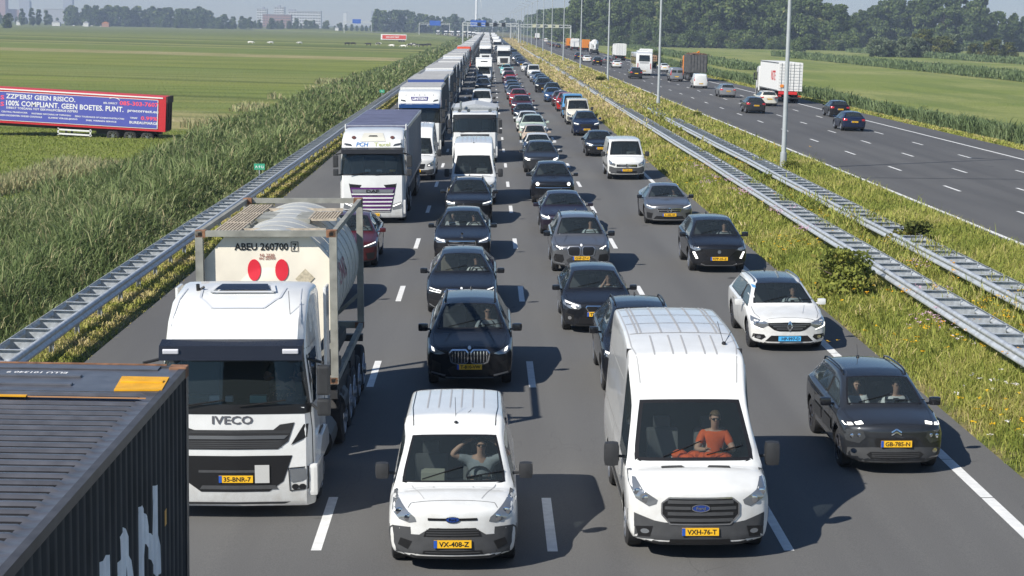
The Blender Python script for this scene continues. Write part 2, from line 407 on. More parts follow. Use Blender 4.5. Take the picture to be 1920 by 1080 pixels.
for y in np.arange(10, 120, 2.6):
    i = len(V); V += [(8.04, y, zmain(8.04) + .007), (8.26, y, zmain(8.26) + .007), (8.26, y + .025, zmain(8.26) + .007), (8.04, y + .025, zmain(8.04) + .007)]; F.append((i, i + 1, i + 2, i + 3))
tag(np_mesh('edge_line_joint', V, F, SEAM), kind='structure')
np_me = np_mesh('paving_joint', [(18.0, 88.4, zright(18) + .005), (34.2, 92.2, zright(34.2) + .005), (34.2, 92.36, zright(34.2) + .005), (18.0, 88.56, zright(18) + .005)], [(0, 1, 2, 3)], SEAM)
tag(np_me, kind='structure')
# ------------------------------------------------------------------ blades: reeds, grass
def tintmat(name, stops, rough=.75, trans=.25):
    m, t, b = newmat(name); N = t.nodes; L = t.links
    a = N.new('ShaderNodeAttribute'); a.attribute_name = 'tint'
    r = N.new('ShaderNodeValToRGB'); L.new(a.outputs['Fac'], r.inputs[0])
    while len(r.color_ramp.elements) < len(stops): r.color_ramp.elements.new(.5)
    for e, (p, c) in zip(r.color_ramp.elements, stops): e.position = p; e.color = lin(c)
    L.new(r.outputs[0], b.inputs['Base Color']); b.inputs['Roughness'].default_value = rough; b.inputs['Specular IOR Level'].default_value = .25
    if trans:
        tl = N.new('ShaderNodeBsdfTranslucent'); L.new(r.outputs[0], tl.inputs[0]); mx = N.new('ShaderNodeMixShader'); mx.inputs[0].default_value = trans
        L.new(b.outputs[0], mx.inputs[1]); L.new(tl.outputs[0], mx.inputs[2]); L.new(mx.outputs[0], N['Material Output'].inputs[0])
    return m
def blades(name, X, Y, hgt, wid, lean, tint, m, label, cat, z=None, droop=.35, up=None):
    n = len(X); Z = np.interp(X, gx, gzv) if z is None else z
    X = X + bend(Y)
    a = nrg.uniform(0, 2 * PI, n); l = hgt * lean; dx, dy = np.cos(a) * l, np.sin(a) * l
    b_ = nrg.uniform(0, PI, n); wx, wy = np.cos(b_) * wid / 2, np.sin(b_) * wid / 2
    if up is not None: Z = Z + nrg.uniform(0, 1, n) ** .9 * up
    base = np.stack([X, Y, Z - .03], 1); wv = np.stack([wx, wy, 0 * wx], 1)
    mid = base + np.stack([dx * .35, dy * .35, hgt * .6], 1); tip = base + np.stack([dx, dy, hgt * (1 - droop * lean)], 1)
    P = np.stack([base - wv, base + wv, mid + wv * .8, mid - wv * .8, tip], 1).reshape(-1, 3)
    i = np.arange(n)[:, None] * 5
    F = np.concatenate([i + [0, 1, 2], i + [0, 2, 3], i + [3, 2, 4]], 0)
    t = np.concatenate([tint, tint, tint]) + nrg.normal(0, .02, 3 * n)
    o = np_mesh(name, P, F, m, tint=np.clip(t, 0, 1))
    return tag(o, label, cat, kind='stuff')
def lod(x0, x1, bands, xr=None):
    Xs = []; Ys = []
    for ya, yb, d in bands:
        k = int((yb - ya) * (x1 - x0) * d); Xs.append(nrg.uniform(x0, x1, k)); Ys.append(nrg.uniform(ya, yb, k))
    return np.concatenate(Xs), np.concatenate(Ys)
def vnoise(X, Y, s, seed=0):
    v = 0
    for k in range(5):
        q = np.random.default_rng(seed * 10 + k); th = q.uniform(0, 2 * PI); f = s * (1.0 + .9 * k)
        v = v + np.sin(X * f * math.cos(th) + Y * f * math.sin(th) + q.uniform(0, 6.28)) / (1 + .5 * k)
    return v / 2.4
REED = tintmat('reed_leaf', [(0, (.050, .078, .026)), (.35, (.11, .158, .052)), (.65, (.19, .24, .092)), (.85, (.30, .34, .16)), (1, (.42, .35, .20))])
X, Y = lod(-20.5, -11.1, [(10, 26, 120), (26, 80, 300), (80, 160, 120), (160, 330, 34), (330, 800, 10), (800, 1150, 5)])
edge = -20.4 + 1.0 * vnoise(X * 0, Y, .12, 3); k = X > edge; X, Y = X[k], Y[k]
big = vnoise(X, Y, .35, 1)
h = (2.0 + .45 * big + nrg.normal(0, .22, len(X))) * np.clip((-10.7 - X) / 2.2, .3, 1) * np.clip((X + 21.5) / 2, .55, 1)
h = h * np.where(Y > 300, .8, 1)
_reed = dict(droop=.25, up=h * .66)
blades('reeds', X, Y, h * .42, np.maximum(.026, Y * .00062), np.clip(nrg.normal(.75, .35, len(X)), .1, 1.6),
       np.where(nrg.uniform(0, 1, len(X)) < .07, nrg.uniform(.85, 1, len(X)), np.clip(.53 + .16 * vnoise(X, Y, .9, 2) + .12 * vnoise(X, Y, .17, 12) + nrg.normal(0, .20, len(X)), 0, .93)), REED, 'dense belt of tall green reeds along the left guardrail', 'reeds', **_reed)
# dry tufts between reeds and field
X, Y = lod(-26, -20, [(55, 118, 60), (118, 300, 8)]); k = (vnoise(X, Y, .22, 5) > np.where(Y < 118, .12, .42)); X, Y = X[k], Y[k]
blades('dry_grass', X, Y, nrg.uniform(.5, 1.1, len(X)), np.maximum(.03, Y * .0007), nrg.uniform(.1, .7, len(X)), nrg.uniform(.82, 1, len(X)), REED, 'straw coloured tall grass beside the reeds', 'grass')
# short field grass near
X, Y = lod(-48, -20, [(62, 150, 26)])
FGR = tintmat('field_grass', [(0, (.11, .155, .028)), (.6, (.22, .27, .05)), (1, (.42, .38, .16))])
blades('field_grass', X, Y, nrg.uniform(.08, .22, len(X)), np.full(len(X), .05), nrg.uniform(.2, 1, len(X)), np.clip(.5 + .2 * vnoise(X, Y, .4, 8) + nrg.normal(0, .13, len(X)), 0, 1), FGR, 'short green meadow grass in the left field', 'grass')
# verge left: mown dry tufts
VER = tintmat('verge_grass', [(0, (.09, .13, .025)), (.35, (.235, .275, .05)), (.6, (.37, .37, .09)), (.8, (.50, .42, .18)), (1, (.60, .49, .28))])
X, Y = lod(-11.2, -8.95, [(8, 30, 120), (30, 100, 260), (100, 250, 70), (250, 700, 12)])
k = nrg.uniform(0, 1, len(X)) < np.clip((-8.85 - X) / .5, 0, 1); X, Y = X[k], Y[k]
blades('verge_grass', X, Y, nrg.uniform(.05, .22, len(X)), np.maximum(.022, Y * .0006), nrg.uniform(.3, 1.2, len(X)), np.clip(.66 + .3 * vnoise(X, Y, 1.6, 4) + nrg.normal(0, .1, len(X)), 0, 1), VER, 'short dry verge grass below the left guardrail', 'grass')
# median
X, Y = lod(9.1, 18.0, [(6, 22, 160), (22, 60, 420), (60, 100, 220), (100, 180, 60), (180, 360, 18), (360, 1150, 5)])
ed = np.clip((X - 9.02) / .6, 0, 1) * np.clip((18.1 - X) / .6, 0, 1); k = nrg.uniform(0, 1, len(X)) < ed + .1; X, Y, ed = X[k], Y[k], ed[k]
ns = vnoise(X, Y, .5, 6); far = np.clip((Y - 95) / 90, 0, 1)
dry = np.clip(far * (np.exp(-((X - 11.6) / 2.6) ** 2) * 1.3 + .35 * ns), 0, 1)
h = (.08 + .20 * ed + .10 * ns * ed + nrg.exponential(.07, len(X))) * (1 + .6 * dry)
blades('median_grass', X, Y, h, np.maximum(.015, Y * .00048), nrg.uniform(.1, 1.1, len(X)),
       np.clip(.46 + .17 * ns + .17 * vnoise(X, Y, 2.2, 7) + .42 * dry + .10 * far + nrg.normal(0, .12, len(X)), 0, 1), VER, 'rough green and straw coloured grass in the central reservation', 'grass')
# right verge and reed belt
X, Y = lod(34.2, 38.5, [(60, 140, 70), (140, 300, 25), (300, 900, 5)])
blades('verge_grass', X, Y, nrg.uniform(.1, .45, len(X)) * np.clip((X - 34) / 1, .3, 1), np.maximum(.03, Y * .0006), nrg.uniform(.2, 1, len(X)), np.clip(.48 + .09 * (X - 34.2) + .15 * vnoise(X, Y, .7, 9) + nrg.normal(0, .1, len(X)), 0, 1), VER, 'green and dry grass verge beside the right carriageway', 'grass')
RRE = tintmat('right_reed_leaf', [(0, (.075, .115, .045)), (.5, (.15, .205, .09)), (.8, (.22, .27, .13)), (1, (.34, .28, .15))])
def reedbelt(cfun, x0, x1, y0, y1, d, hh, seed):
    k = int((y1 - y0) * (x1 - x0) * d); u = nrg.uniform(x0, x1, k); Y = nrg.uniform(y0, y1, k) if y1 - y0 < 60 else y0 * (y1 / y0) ** nrg.uniform(0, 1, k)
    X = u + cfun(Y) + .6 * vnoise(Y, Y, .2, seed)
    hr = hh * (1 + .18 * vnoise(X, Y, .3, seed)) * nrg.uniform(.8, 1.1, k)
    blades('reeds', X, Y, hr * .45, np.maximum(.035, Y * .00055), nrg.uniform(.2, 1.1, k),
           np.clip(.45 + .2 * vnoise(X, Y, .25, seed + 1) + nrg.normal(0, .12, k), 0, .95), RRE, {1: 'reeds lining the far verge of the right carriageway', 2: 'middle reed belt crossing the green fields at the right', 3: 'farthest reed belt below the bushes at the right', 4: 'narrow reed strip close behind the roadside reeds'}[seed], 'reeds', z=np.interp(X, gx, gzv), up=hr * .6)
reedbelt(lambda Y: (Y - 110) * .012, 37.2, 42.0, 90, 620, 46, 2.0, 1)
reedbelt(lambda Y: -(Y - 360) * .0 + 0, 108, 116, 300, 700, 9, 2.4, 2)
reedbelt(lambda Y: 0 * Y, 176, 186, 430, 900, 4, 2.6, 3)
reedbelt(lambda Y: (Y - 500) * .02, 60, 66, 430, 900, 7, 2.0, 4)
X, Y = lod(196, 250, [(600, 700, 3)])
blades('dry_grass', X, Y, nrg.uniform(.8, 1.6, len(X)), np.full(len(X), .5), nrg.uniform(.1, .6, len(X)), nrg.uniform(.9, 1, len(X)), RRE, 'pale straw coloured strip in front of the bushes on the right', 'grass')
# ------------------------------------------------------------------ flowers and shrubs
def quadcloud(P, size, sd=0, flat=0):
    n = len(P); a = nrg.normal(0, 1, (n, 3)); a /= np.linalg.norm(a, axis=1)[:, None] + 1e-6
    b = nrg.normal(0, 1, (n, 3)); b -= a * (a * b).sum(1)[:, None]; b /= np.linalg.norm(b, axis=1)[:, None] + 1e-6
    s = (size * nrg.uniform(.6, 1.4, n))[:, None]
    if flat: a[:, 2] *= flat; b[:, 2] *= flat
    V = np.stack([P - a * s - b * s * .6, P + a * s - b * s * .6, P + a * s + b * s * .6, P - a * s + b * s * .6], 1).reshape(-1, 3)
    i = np.arange(n)[:, None] * 4
    return V, i + [0, 1, 2, 3]
FLO = tintmat('flower_petals', [(0, (.78, .50, .02)), (.45, (.80, .36, .02)), (.55, (.62, .36, .48)), (.8, (.66, .46, .58)), (1, (.75, .73, .68))], trans=.2)
def flowers(name, cl, label, cat):
    """cl: (x, y, n, spread, z, tint, size)"""
    P = []; T = []
    for x, y, n_, sp_, zz, ti, sz in cl:
        n_ = int(n_ * 1.6); sz = sz * 1.1
        c = np.stack([nrg.normal(x, sp_, n_), nrg.normal(y, sp_ * 1.4, n_), np.zeros(n_)], 1)
        c[:, 2] = np.interp(c[:, 0], gx, gzv) + zz + nrg.normal(0, .08, n_)
        for q in c:
            k = 7; P.append(q + nrg.normal(0, sz, (k, 3)) * [1, 1, .35]); T += [ti + random.Random(int(abs(q[0]) * 1e5)).uniform(-.03, .03)] * k
    P = np.concatenate(P); V, F = quadcloud(P, .022, flat=.5)
    # stems
    tag(np_mesh(name, V, F, FLO, tint=np.array(T)), label, cat, kind='stuff')
yc = [(12.2, 58, 6, .5, .62, .1, .05), (12.6, 51, 8, .5, .62, .4, .06), (11.3, 47, 9, .6, .6, .35, .06), (11.9, 42, 10, .7, .6, .38, .06), (12.6, 43, 10, .5, .6, .05, .06), (13.4, 45, 12, .6, .62, .08, .06),
      (12.0, 38, 9, .4, .6, .42, .06), (12.7, 66, 9, .8, .6, .1, .06), (13.1, 74, 10, .8, .6, .4, .06), (11.8, 70, 12, .9, .5, .1, .05), (10.2, 60, 14, 1, .42, .1, .03), (10, 41, 16, 1, .4, .08, .025), (10.3, 33, 18, .9, .4, .05, .025),
      (10.6, 82, 18, 1.2, .45, .08, .04), (12.4, 92, 14, 1.2, .55, .3, .06), (10.0, 50, 16, .8, .4, .1, .025), (9.9, 96, 22, 1.6, .42, .08, .04), (13.5, 105, 18, 2, .55, .2, .06)]
flowers('yellow_wildflowers', yc, 'scattered yellow and orange ragwort in the central reservation', 'flowers')
pk = [(10.9, 76, 22, .35, .62, .62, .06), (10.5, 82, 26, .55, .60, .68, .06), (11.3, 68, 20, .35, .6, .68, .06), (11.1, 62, 12, .25, .55, .64, .05), (11.6, 46.5, 9, .35, .62, .66, .05), (10.9, 43, 14, .4, .45, .72, .04),
      (10.6, 36, 14, .5, .35, 1, .03), (10.2, 32, 12, .5, .3, 1, .03), (12.6, 52, 8, .25, .65, .66, .06), (10.5, 90, 18, .5, .55, .7, .06), (11.2, 41, 8, .3, .4, .95, .03)]
flowers('pink_wildflowers', pk, 'clusters of pink and white thistles beside the median guardrail', 'flowers')
LEAF = tintmat('leaf', [(0, (.035, .058, .018)), (.35, (.075, .115, .032)), (.65, (.12, .165, .05)), (.85, (.17, .21, .075)), (1, (.26, .26, .10))], trans=.2)
LEAFG = tintmat('leaf_silver', [(0, (.05, .075, .035)), (.5, (.13, .17, .09)), (1, (.30, .34, .22))], trans=.2)
LEAFO = tintmat('leaf_olive', [(0, (.035, .05, .012)), (.5, (.09, .11, .025)), (1, (.24, .21, .05))], trans=.2)
BARK = mat('bark', (.09, .07, .05), .9, noise=.3, nscale=3)
def tree_mesh(seed, Ht, R, nb, nq, leaf, q, z0=.12, lm=None, shape=0):
    r = np.random.default_rng(seed); P = []; T = []
    for i in range(nb):
        t = r.uniform(0, 1); zz = Ht * (z0 + (1 - z0) * t)
        if shape == 0: env = R * (math.sin(PI * min(1, .18 + .80 * t)) ** .6)
        else: env = R * (math.sin(PI * min(1, .10 + .88 * t)) ** .45)
        a = r.uniform(0, 2 * PI); d = env * math.sqrt(r.uniform(.1, 1)) * .8
        c = np.array([math.cos(a) * d, math.sin(a) * d, zz]); br = R * r.uniform(.22, .42)
        m_ = nq // nb; v = r.normal(0, 1, (m_, 3)); v /= np.linalg.norm(v, axis=1)[:, None]
        rad = br * r.uniform(.55, 1.08, m_)[:, None]
        P.append(c + v * rad * [1, 1, .8]); bt = r.normal(0, .13)
        T.append(np.clip(.46 + bt + r.normal(0, .12, m_), 0, 1))
    P = np.concatenate(P); T = np.concatenate(T); k = (P[:, 2] > Ht * z0 * .5) & (P[:, 2] < Ht * 1.02)
    P, T = P[k], T[k]
    V, F = quadcloud(P, leaf)
    cr = bpy.data.meshes.new('crown')
    o = np_mesh('crown', V, F, lm or LEAF, tint=T); me = o.data; bpy.data.objects.remove(o)
    mb = MB(); mb.cyl((0, 0, Ht * .35), R * .07, Ht * .7, seg=7, r2=R * .02)
    for i in range(6):
        a = r.uniform(0, 2 * PI); z1 = Ht * r.uniform(.2, .55); mb.bar((0, 0, z1), (math.cos(a) * R * .6, math.sin(a) * R * .6, z1 + Ht * .2), R * .03, 5, r2=R * .008)
    tm = bpy.data.meshes.new('trunk'); mb.bm.to_mesh(tm); mb.bm.free(); tm.materials.append(BARK)
    return me, tm
def plant(name, meshes, x, y, s, rz, label, cat, group=None, z=None, sz=1):
    e = empty(name, (x, y, (gz(x) if z is None else z) - .1), rz, label, cat, group); e.scale = (s, s, s * sz)
    a = link(bpy.data.objects.new('crown', meshes[0]), e)
    if meshes[1]: link(bpy.data.objects.new('trunk', meshes[1]), e)
    return e
BIG = [tree_mesh(i, 24, 7.5 + i % 2, 46, 5200, .52, 0, .06) for i in range(4)]
POP = [tree_mesh(20 + i, 26, 5.2, 44, 4600, .5, 0, .05, shape=1) for i in range(2)]
FARM = [tree_mesh(40 + i, 24, 8, 30, 1500, 1.05, 0, .02) for i in range(3)]
BUSH = [tree_mesh(60 + i, 6, 4.6, 20, 2600, .24, 0, .0, lm=l) for i, l in enumerate((LEAF, LEAFO, LEAFG))]
BUSH.append(tree_mesh(63, 6, 4.6, 26, 3400, .20, 0, .0, lm=tintmat('leaf_yellow', [(0, (.06, .08, .02)), (.4, (.17, .20, .04)), (.75, (.32, .33, .07)), (1, (.36, .22, .10))])))
WIL = tree_mesh(70, 11, 6.5, 34, 4200, .34, 0, .02, lm=LEAFG)
OLV = tree_mesh(71, 11, 6.5, 34, 4200, .36, 0, .02, lm=LEAFO)
G1 = 'trees of the wood right of the motorway'
for row, (y0, hs) in enumerate(((990, 1.08), (1015, 1.3), (1050, 1.45))):
    x = 49 + row * 3
    while x < 190:
        yy = y0 + rnd.uniform(-10, 10) + max(0, (100 - x)) * .6
        s = hs * rnd.uniform(.84, 1.14) * (1.05 if x > 70 else .85)
        plant('tree', BIG[rnd.randrange(4)] if rnd.random() < .75 else POP[rnd.randrange(2)], x, yy, s, rnd.uniform(0, 6.28), 'dark green tree in the dense wood right of the motorway', 'tree', G1)
        x += rnd.uniform(6.5, 9.5)
x = 50
while x < 192:
    plant('understorey_bush', BUSH[0], x, 970 + rnd.uniform(-6, 6) + max(0, (100 - x)) * .6, rnd.uniform(1.0, 1.7), rnd.uniform(0, 6), 'leafy bush at the foot of the wood right of the motorway', 'bush', 'bushes at the edge of the wood'); x += rnd.uniform(6, 9)
# along the right carriageway, farther
y = 1120
while y < 2300:
    for xo in (rnd.uniform(46, 56), rnd.uniform(60, 72)):
        plant('tree', FARM[rnd.randrange(3)] if y > 1500 else BIG[rnd.randrange(4)], xo + .012 * (y - 1120) * 0 , y, rnd.uniform(.78, 1.0), rnd.uniform(0, 6.28), 'tree in the hazy row running on beside the far right carriageway', 'tree', 'trees along the far right carriageway')
    y += 26 + (y - 1100) * .02
# right hand tree line behind the fields
prof = [(192, 20), (206, 20), (222, 21), (232, 25), (251, 27), (275, 31), (296, 31), (306, 27), (312, 19), (330, 19), (350, 20)]
x = 186
while x < 352:
    for row in (0, 1):
        hh = np.interp(x, [p[0] for p in prof], [p[1] for p in prof]) * rnd.uniform(.92, 1.2)
        plant('tree', BIG[rnd.randrange(4)] if rnd.random() < .6 else POP[rnd.randrange(2)], x + row * 3, 1110 + row * 26 + rnd.uniform(-9, 9), hh / 25, rnd.uniform(0, 6.28), 'tall tree in the tree line behind the fields at the right', 'tree', 'tree line behind the right fields')
    x += rnd.uniform(7, 10)
for i, (x, y, k, s, l) in enumerate([(157, 735, WIL, .72, 'silvery willow at the left end of the bushes right of the motorway'), (163, 740, WIL, .62, 'small silvery willow second from the left in the row of bushes'), (169, 738, WIL, .74, 'rounded pale green willow third from the left in the row of bushes'), (175, 742, WIL, .70, 'pale green willow beside the tall olive bush'),
      (179, 750, OLV, 1.02, 'tallest olive green bush in the row right of the motorway'), (186, 745, OLV, .78, 'olive bush right of the tallest bush in the row'), (191, 752, WIL, .88, 'pale topped willow between two olive bushes'), (196, 735, OLV, .55, 'low olive bush with yellowish leaves in the row'), (204, 735, OLV, .72, 'wide yellow green bush at the right end of the row'), (211, 738, OLV, .62, 'last olive bush at the right edge of the photo')]):
    plant('bush', k, x, y, s, i * 1.3, l, 'bush')
for x, y, s, l in [(150.5, 880, 1.1, 'dark round bush in front of the wood beside the fields'), (36.5, 400, .5, 'low green bush on the verge beside the right carriageway')]:
    plant('bush', BUSH[0], x, y, s, 1, l, 'bush')
for x, y, s, k, l, zz in [(9.9, 49.6, .24, 3, 'large yellow green shrub in the median beside the white estate car', .1), (14.1, 58.6, .19, 1, 'dark leafy shrub growing through the second median guardrail', .1), (13.6, 219, .27, 1, 'dark green shrub in the far median near the light poles', 0),
      (17.0, 147, .12, 3, 'dark green shrub on the median edge of the right carriageway', 0), (13.2, 84, .13, 3, 'low yellow green shrub in the median by the nearest light pole', 0), (15.5, 92, .13, 3, 'green shrub around the foot of the nearest light pole', 0)]:
    plant('shrub', BUSH[k], x, y, s, 2, l, 'shrub', z=gz(x) + zz - .1, sz=1.0)
# left background
G2 = 'hazy tree row across the left horizon'
def row(px0, px1, Y, h0, h1, st, label, group, k=FARM):
    x = (px0 - 916) / 3394 * Y; x1 = (px1 - 916) / 3394 * Y
    while x < x1:
        plant('tree', k[rnd.randrange(len(k))], x, Y + rnd.uniform(-25, 25), rnd.uniform(h0, h1) / 24, rnd.uniform(0, 6), label, 'tree', group); x += st * rnd.uniform(.8, 1.2)
row(132, 408, 2300, 21, 26, 6.2, 'tree in the tall hazy row at the left horizon', G2)
row(345, 480, 2200, 10, 17, 6, 'smaller tree right of the tall row at the left horizon', 'smaller trees at the left horizon')
row(0, 132, 2500, 9, 15, 7, 'low tree at the far left horizon', 'low trees at the far left horizon')
row(-10, 36, 1500, 10, 12, 6, 'darker tree at the left edge of the meadow', 'dark trees at the left edge')
row(60, 104, 2050, 15, 20, 8, 'conical dark tree left of the hazy row', 'dark conical trees at the left', POP)
row(480, 720, 2400, 6, 13, 6, 'low tree in front of the distant buildings', 'trees in front of the distant buildings')
row(712, 780, 2250, 24, 27, 6.5, 'tall rounded tree in the group left of the road end', 'tall trees left of the road end')
row(780, 862, 2250, 19, 23, 6.5, 'tree in the dark group beside the road end', 'trees beside the road end')
row(866, 990, 2500, 14, 20, 8, 'tree at the end of the motorway', 'trees at the end of the motorway')
for i, px in enumerate((492, 514, 533, 560)): plant('tree', FARM[i % 3], (px - 916) / 3394 * 2350, 2350, .5 + .1 * (i % 2), i, 'round tree in front of the distant red roofed buildings', 'tree', 'round trees at the distant buildings')
# ------------------------------------------------------------------ distant buildings
BW = mat('facade_pale', (.62, .62, .60), .8); BR = mat('facade_brick', (.36, .20, .15), .85); BG_ = mat('facade_grey', (.34, .35, .38), .8); WN = mat('window_dark', (.08, .09, .10), .3)
def building(x, y, w_, d_, h_, fl, m, label, name='office_building', extra=None, strips=True):
    e = empty(name, (x, y, -1.5), 0, label, 'building')
    MB().box((0, 0, h_ / 2), (w_, d_, h_)).build('wall', m, e)
    mb = MB(); mb.box((0, 0, h_ + .4), (w_ + .8, d_ + .8, .8)); 
    if extra: mb.box((extra * w_, 0, h_ + 2.2), (w_ * .22, d_ * .5, 3.2))
    mb.build('roof', BG_, e)
    if strips:
        for i in range(fl):
            mb = MB(); z = h_ * (i + .55) / fl
            n_ = max(4, int(w_ / 5)); 
            for j in range(n_): mb.box((-w_ / 2 + (j + .5) * w_ / n_, -d_ / 2 - .05, z), (w_ / n_ * .72, .2, h_ / fl * .45))
            mb.build('window_row', WN, e)
    return e
def bx(px, Y): return (px - 916) / 3394 * Y
building(bx(497, 3400), 3400, 18, 20, 33, 7, BW, 'pale tower block at the left of the distant building group', extra=.1)
building(bx(527, 3400), 3420, 19, 20, 37, 9, BW, 'taller white office tower in the distant building group', extra=-.05)
building(bx(525, 3300), 3300, 50, 20, 23, 5, BR, 'long low reddish building in front of the white office towers')
building(bx(578, 3400), 3380, 60, 20, 30, 6, BW, 'long white office slab right of the red building', extra=-.4)
building(bx(10, 4600), 4600, 44, 30, 52, 8, BR, 'hazy purple brown tower at the far left edge', strips=False, name='tower_block')
building(bx(30, 4600), 4620, 50, 30, 28, 5, BR, 'hazy low block beside the far left tower', strips=False)
building(bx(60, 4600), 4600, 26, 20, 50, 8, BG_, 'hazy grey blue tower above the trees at the far left', strips=False, name='tower_block')
building(bx(140, 4800), 4800, 24, 20, 60, 10, BG_, 'faint hazy tower behind the tall tree row', strips=False, name='tower_block')
building(bx(115, 3000), 3000, 34, 16, 23, 4, BG_, 'low grey building with pale roof among the left trees', strips=False)
building(bx(703, 5200), 5200, 14, 14, 46, 8, BG_, 'slim faint tower left of the road end', strips=False, name='tower_block')
building(bx(650, 4200), 4200, 8, 8, 34, 6, BW, 'small pale water tower shaped block on the horizon', strips=False, name='tower_block')
for i, (px, wd) in enumerate(((48, 5), (117, 9), (208, 8), (172, 6), (635, 4))):
    e = empty('farm_building', (bx(px, 2100), 2100, -1.5), 0, 'small %s farm building, %s' % (('white', 'grey', 'orange roofed', 'pale', 'white gabled')[i], ('far left', 'left of the dark conical trees', 'middle of the tall row', 'below the left end of the tall row', 'right of the building group')[i]), 'farm building')
    MB().box((0, 0, 2), (wd, 6, 4)).build('wall', BW if i != 2 else BR, e); MB().prism([(-wd / 2 - .3, 4), (wd / 2 + .3, 4), (0, 6.2)], 'Y', -3.2, 3.2).build('roof', mat('roof_orange', (.5, .2, .08), .8) if i == 2 else BG_, e)
# wind turbine
e = empty('wind_turbine', (bx(893, 3000) - 0, 3000, -1.5), 0, 'tall white wind turbine beyond the end of the motorway', 'wind turbine')
TW = mat('turbine_white', (.8, .8, .8), .4)
MB().cyl((0, 0, 45), 2.1, 90, r2=1.3, seg=20).build('tower', TW, e, .6); MB().box((0, 0, 91), (3.4, 9, 3.4), bev=.6).build('nacelle', TW, e)
hb = MB().sph((0, -5.4, 91), (1.6, 1.8, 1.6)).build('hub', TW, e)
for k in range(3):
    a = math.radians(-90 + 9.5 + 120 * k); mb = MB(); d = Vector((math.cos(a), 0, math.sin(a)))
    p = Vector((0, -5.6, 91)); mb.bar(p, p + d * 14, .7, 8, r2=1.5); mb.bar(p + d * 14, p + d * 52, 1.5, 8, r2=.25)
    mb.build('blade', TW, hb)
# ------------------------------------------------------------------ guardrails
def wprof(side):
    """W-beam section in (x,z), side=+1 face to +x"""
    return [(0, -.155), (.05 * side, -.13), (.075 * side, -.09), (.05 * side, -.045), (.012 * side, -.02), (.012 * side, .02), (.05 * side, .045), (.075 * side, .09), (.05 * side, .13), (0, .155)]
def railmesh(x, side, y0, y1, zt, wob=.0, st=4.):
    pr = wprof(side); ys_ = np.arange(y0, y1, st); V = []; F = []
    for i, y in enumerate(ys_):
        dx = wob * math.sin(y * .09) + wob * .5 * math.sin(y * .31)
        for px_, pz in pr: V.append((x + px_ + dx + float(bend(y)), y, zt - .155 + pz + wob * .4 * math.sin(y * .17)))
    n_ = len(pr)
    for i in range(len(ys_) - 1):
        for j in range(n_ - 1): F.append((i * n_ + j, i * n_ + j + 1, (i + 1) * n_ + j + 1, (i + 1) * n_ + j))
    return V, F
def guardrail(xa, xb, y0, y1, zt, zg, label, gap=None, wob=.02):
    e = empty('guardrail', ((xa + xb) / 2, y0, zg), 0, label, 'guardrail', None); ox = (xa + xb) / 2
    segs = [(y0, y1)] if not gap else [(y0, gap[0]), (gap[1], y1)]
    for x, s in ((xa, -1), (xb, 1)):
        for a, b_ in segs:
            V, F = railmesh(x - ox, s, a - y0, b_ - y0, zt - zg, wob)
            o = np_mesh('rail_beam', V, F, STEEL, e); o.data.shade_smooth(); o.modifiers.new('s', 'SOLIDIFY').thickness = .006
    wd = xb - xa
    def spacer(mb, y):
        # upright C-shaped bracket across the beams plus its top flange
        mb.box((0, y, zt - zg - .13), (wd - .02, .012, .24)); mb.box((0, y - .03, zt - zg - .012), (wd - .02, .07, .012)); mb.box((0, y - .03, zt - zg - .25), (wd - .02, .07, .01))
    def post(mb, y): mb.box((-.05, y + .05, (zt - zg - .2) / 2 - .2), (.10, .012, zt - zg + .2)); mb.box((-.1, y + .02, (zt - zg - .2) / 2 - .2), (.012, .06, zt - zg + .2)); mb.box((0, y + .02, (zt - zg - .2) / 2 - .2), (.012, .06, zt - zg + .2))
    mb = MB(); spacer(mb, 0); so_ = mb.build('spacer', STEELD, e); mb = MB(); post(mb, 0); po = mb.build('post', STEELD, e)
    yy = [y for y in np.arange(y0 + .5, y1, 1.333) if not gap or not (gap[0] < y < gap[1])]; yy = [y for y in yy if y > 28] + [y for y in yy if y <= 28]
    for i, y in enumerate(yy[:99]):
        o = so_ if i == 0 else link(so_.copy(), e); o.location = (0, y - y0, 0)
    if len(yy) > 99:
        V = np.array([v.co[:] for v in so_.data.vertices]); F = np.array([list(p.vertices) for p in so_.data.polygons])
        YY = np.array([y for y in yy[99:] if y < 420]) - y0
        tag(np_mesh('spacers', (V[None] + np.stack([0 * YY, YY, 0 * YY], 1)[:, None]).reshape(-1, 3), (F[None] + (np.arange(len(YY)) * len(V))[:, None, None]).reshape(-1, 4), STEELD, e), kind='stuff')
    for i, y in enumerate(yy[::2][:99]):
        o = po if i == 0 else link(po.copy(), e); o.location = (0, y - y0, 0)
    return e
guardrail(-10.35, -9.72, 8, 1100, .56, -.27, 'long double-sided steel guardrail along the left shoulder')
guardrail(11.2, 11.9, 8, 640, 1.05, .32, 'double steel guardrail in the median nearest the white estate car')
guardrail(13.35, 14.1, 8, 640, 1.12, .38, 'second double steel guardrail, running past the nearest light pole and leafy shrub')
X, Y = lod(11.6, 14.6, [(30, 110, 150), (110, 260, 110), (260, 640, 26)])
k = vnoise(X, Y, .55, 31) + .5 * vnoise(X, Y, 1.7, 32) > .22 - .5 * np.clip((Y - 150) / 60, 0, 1); X, Y = X[k], Y[k]
blades('tall_weeds', X, Y, nrg.uniform(.16, .34, len(X)), np.maximum(.022, Y * .0005), nrg.uniform(.3, 1.4, len(X)), np.clip(.44 + .34 * np.clip((Y - 115) / 60, 0, 1) + .2 * vnoise(X, Y, 1.1, 33) + nrg.normal(0, .16, len(X)), 0, 1), VER, 'tall weeds growing up between and through the median guardrails', 'weeds', up=.25 + .6 * np.clip(vnoise(X, Y, .8, 34) + .5 + .7 * np.clip((Y - 120) / 50, 0, 1), 0, 1.2))
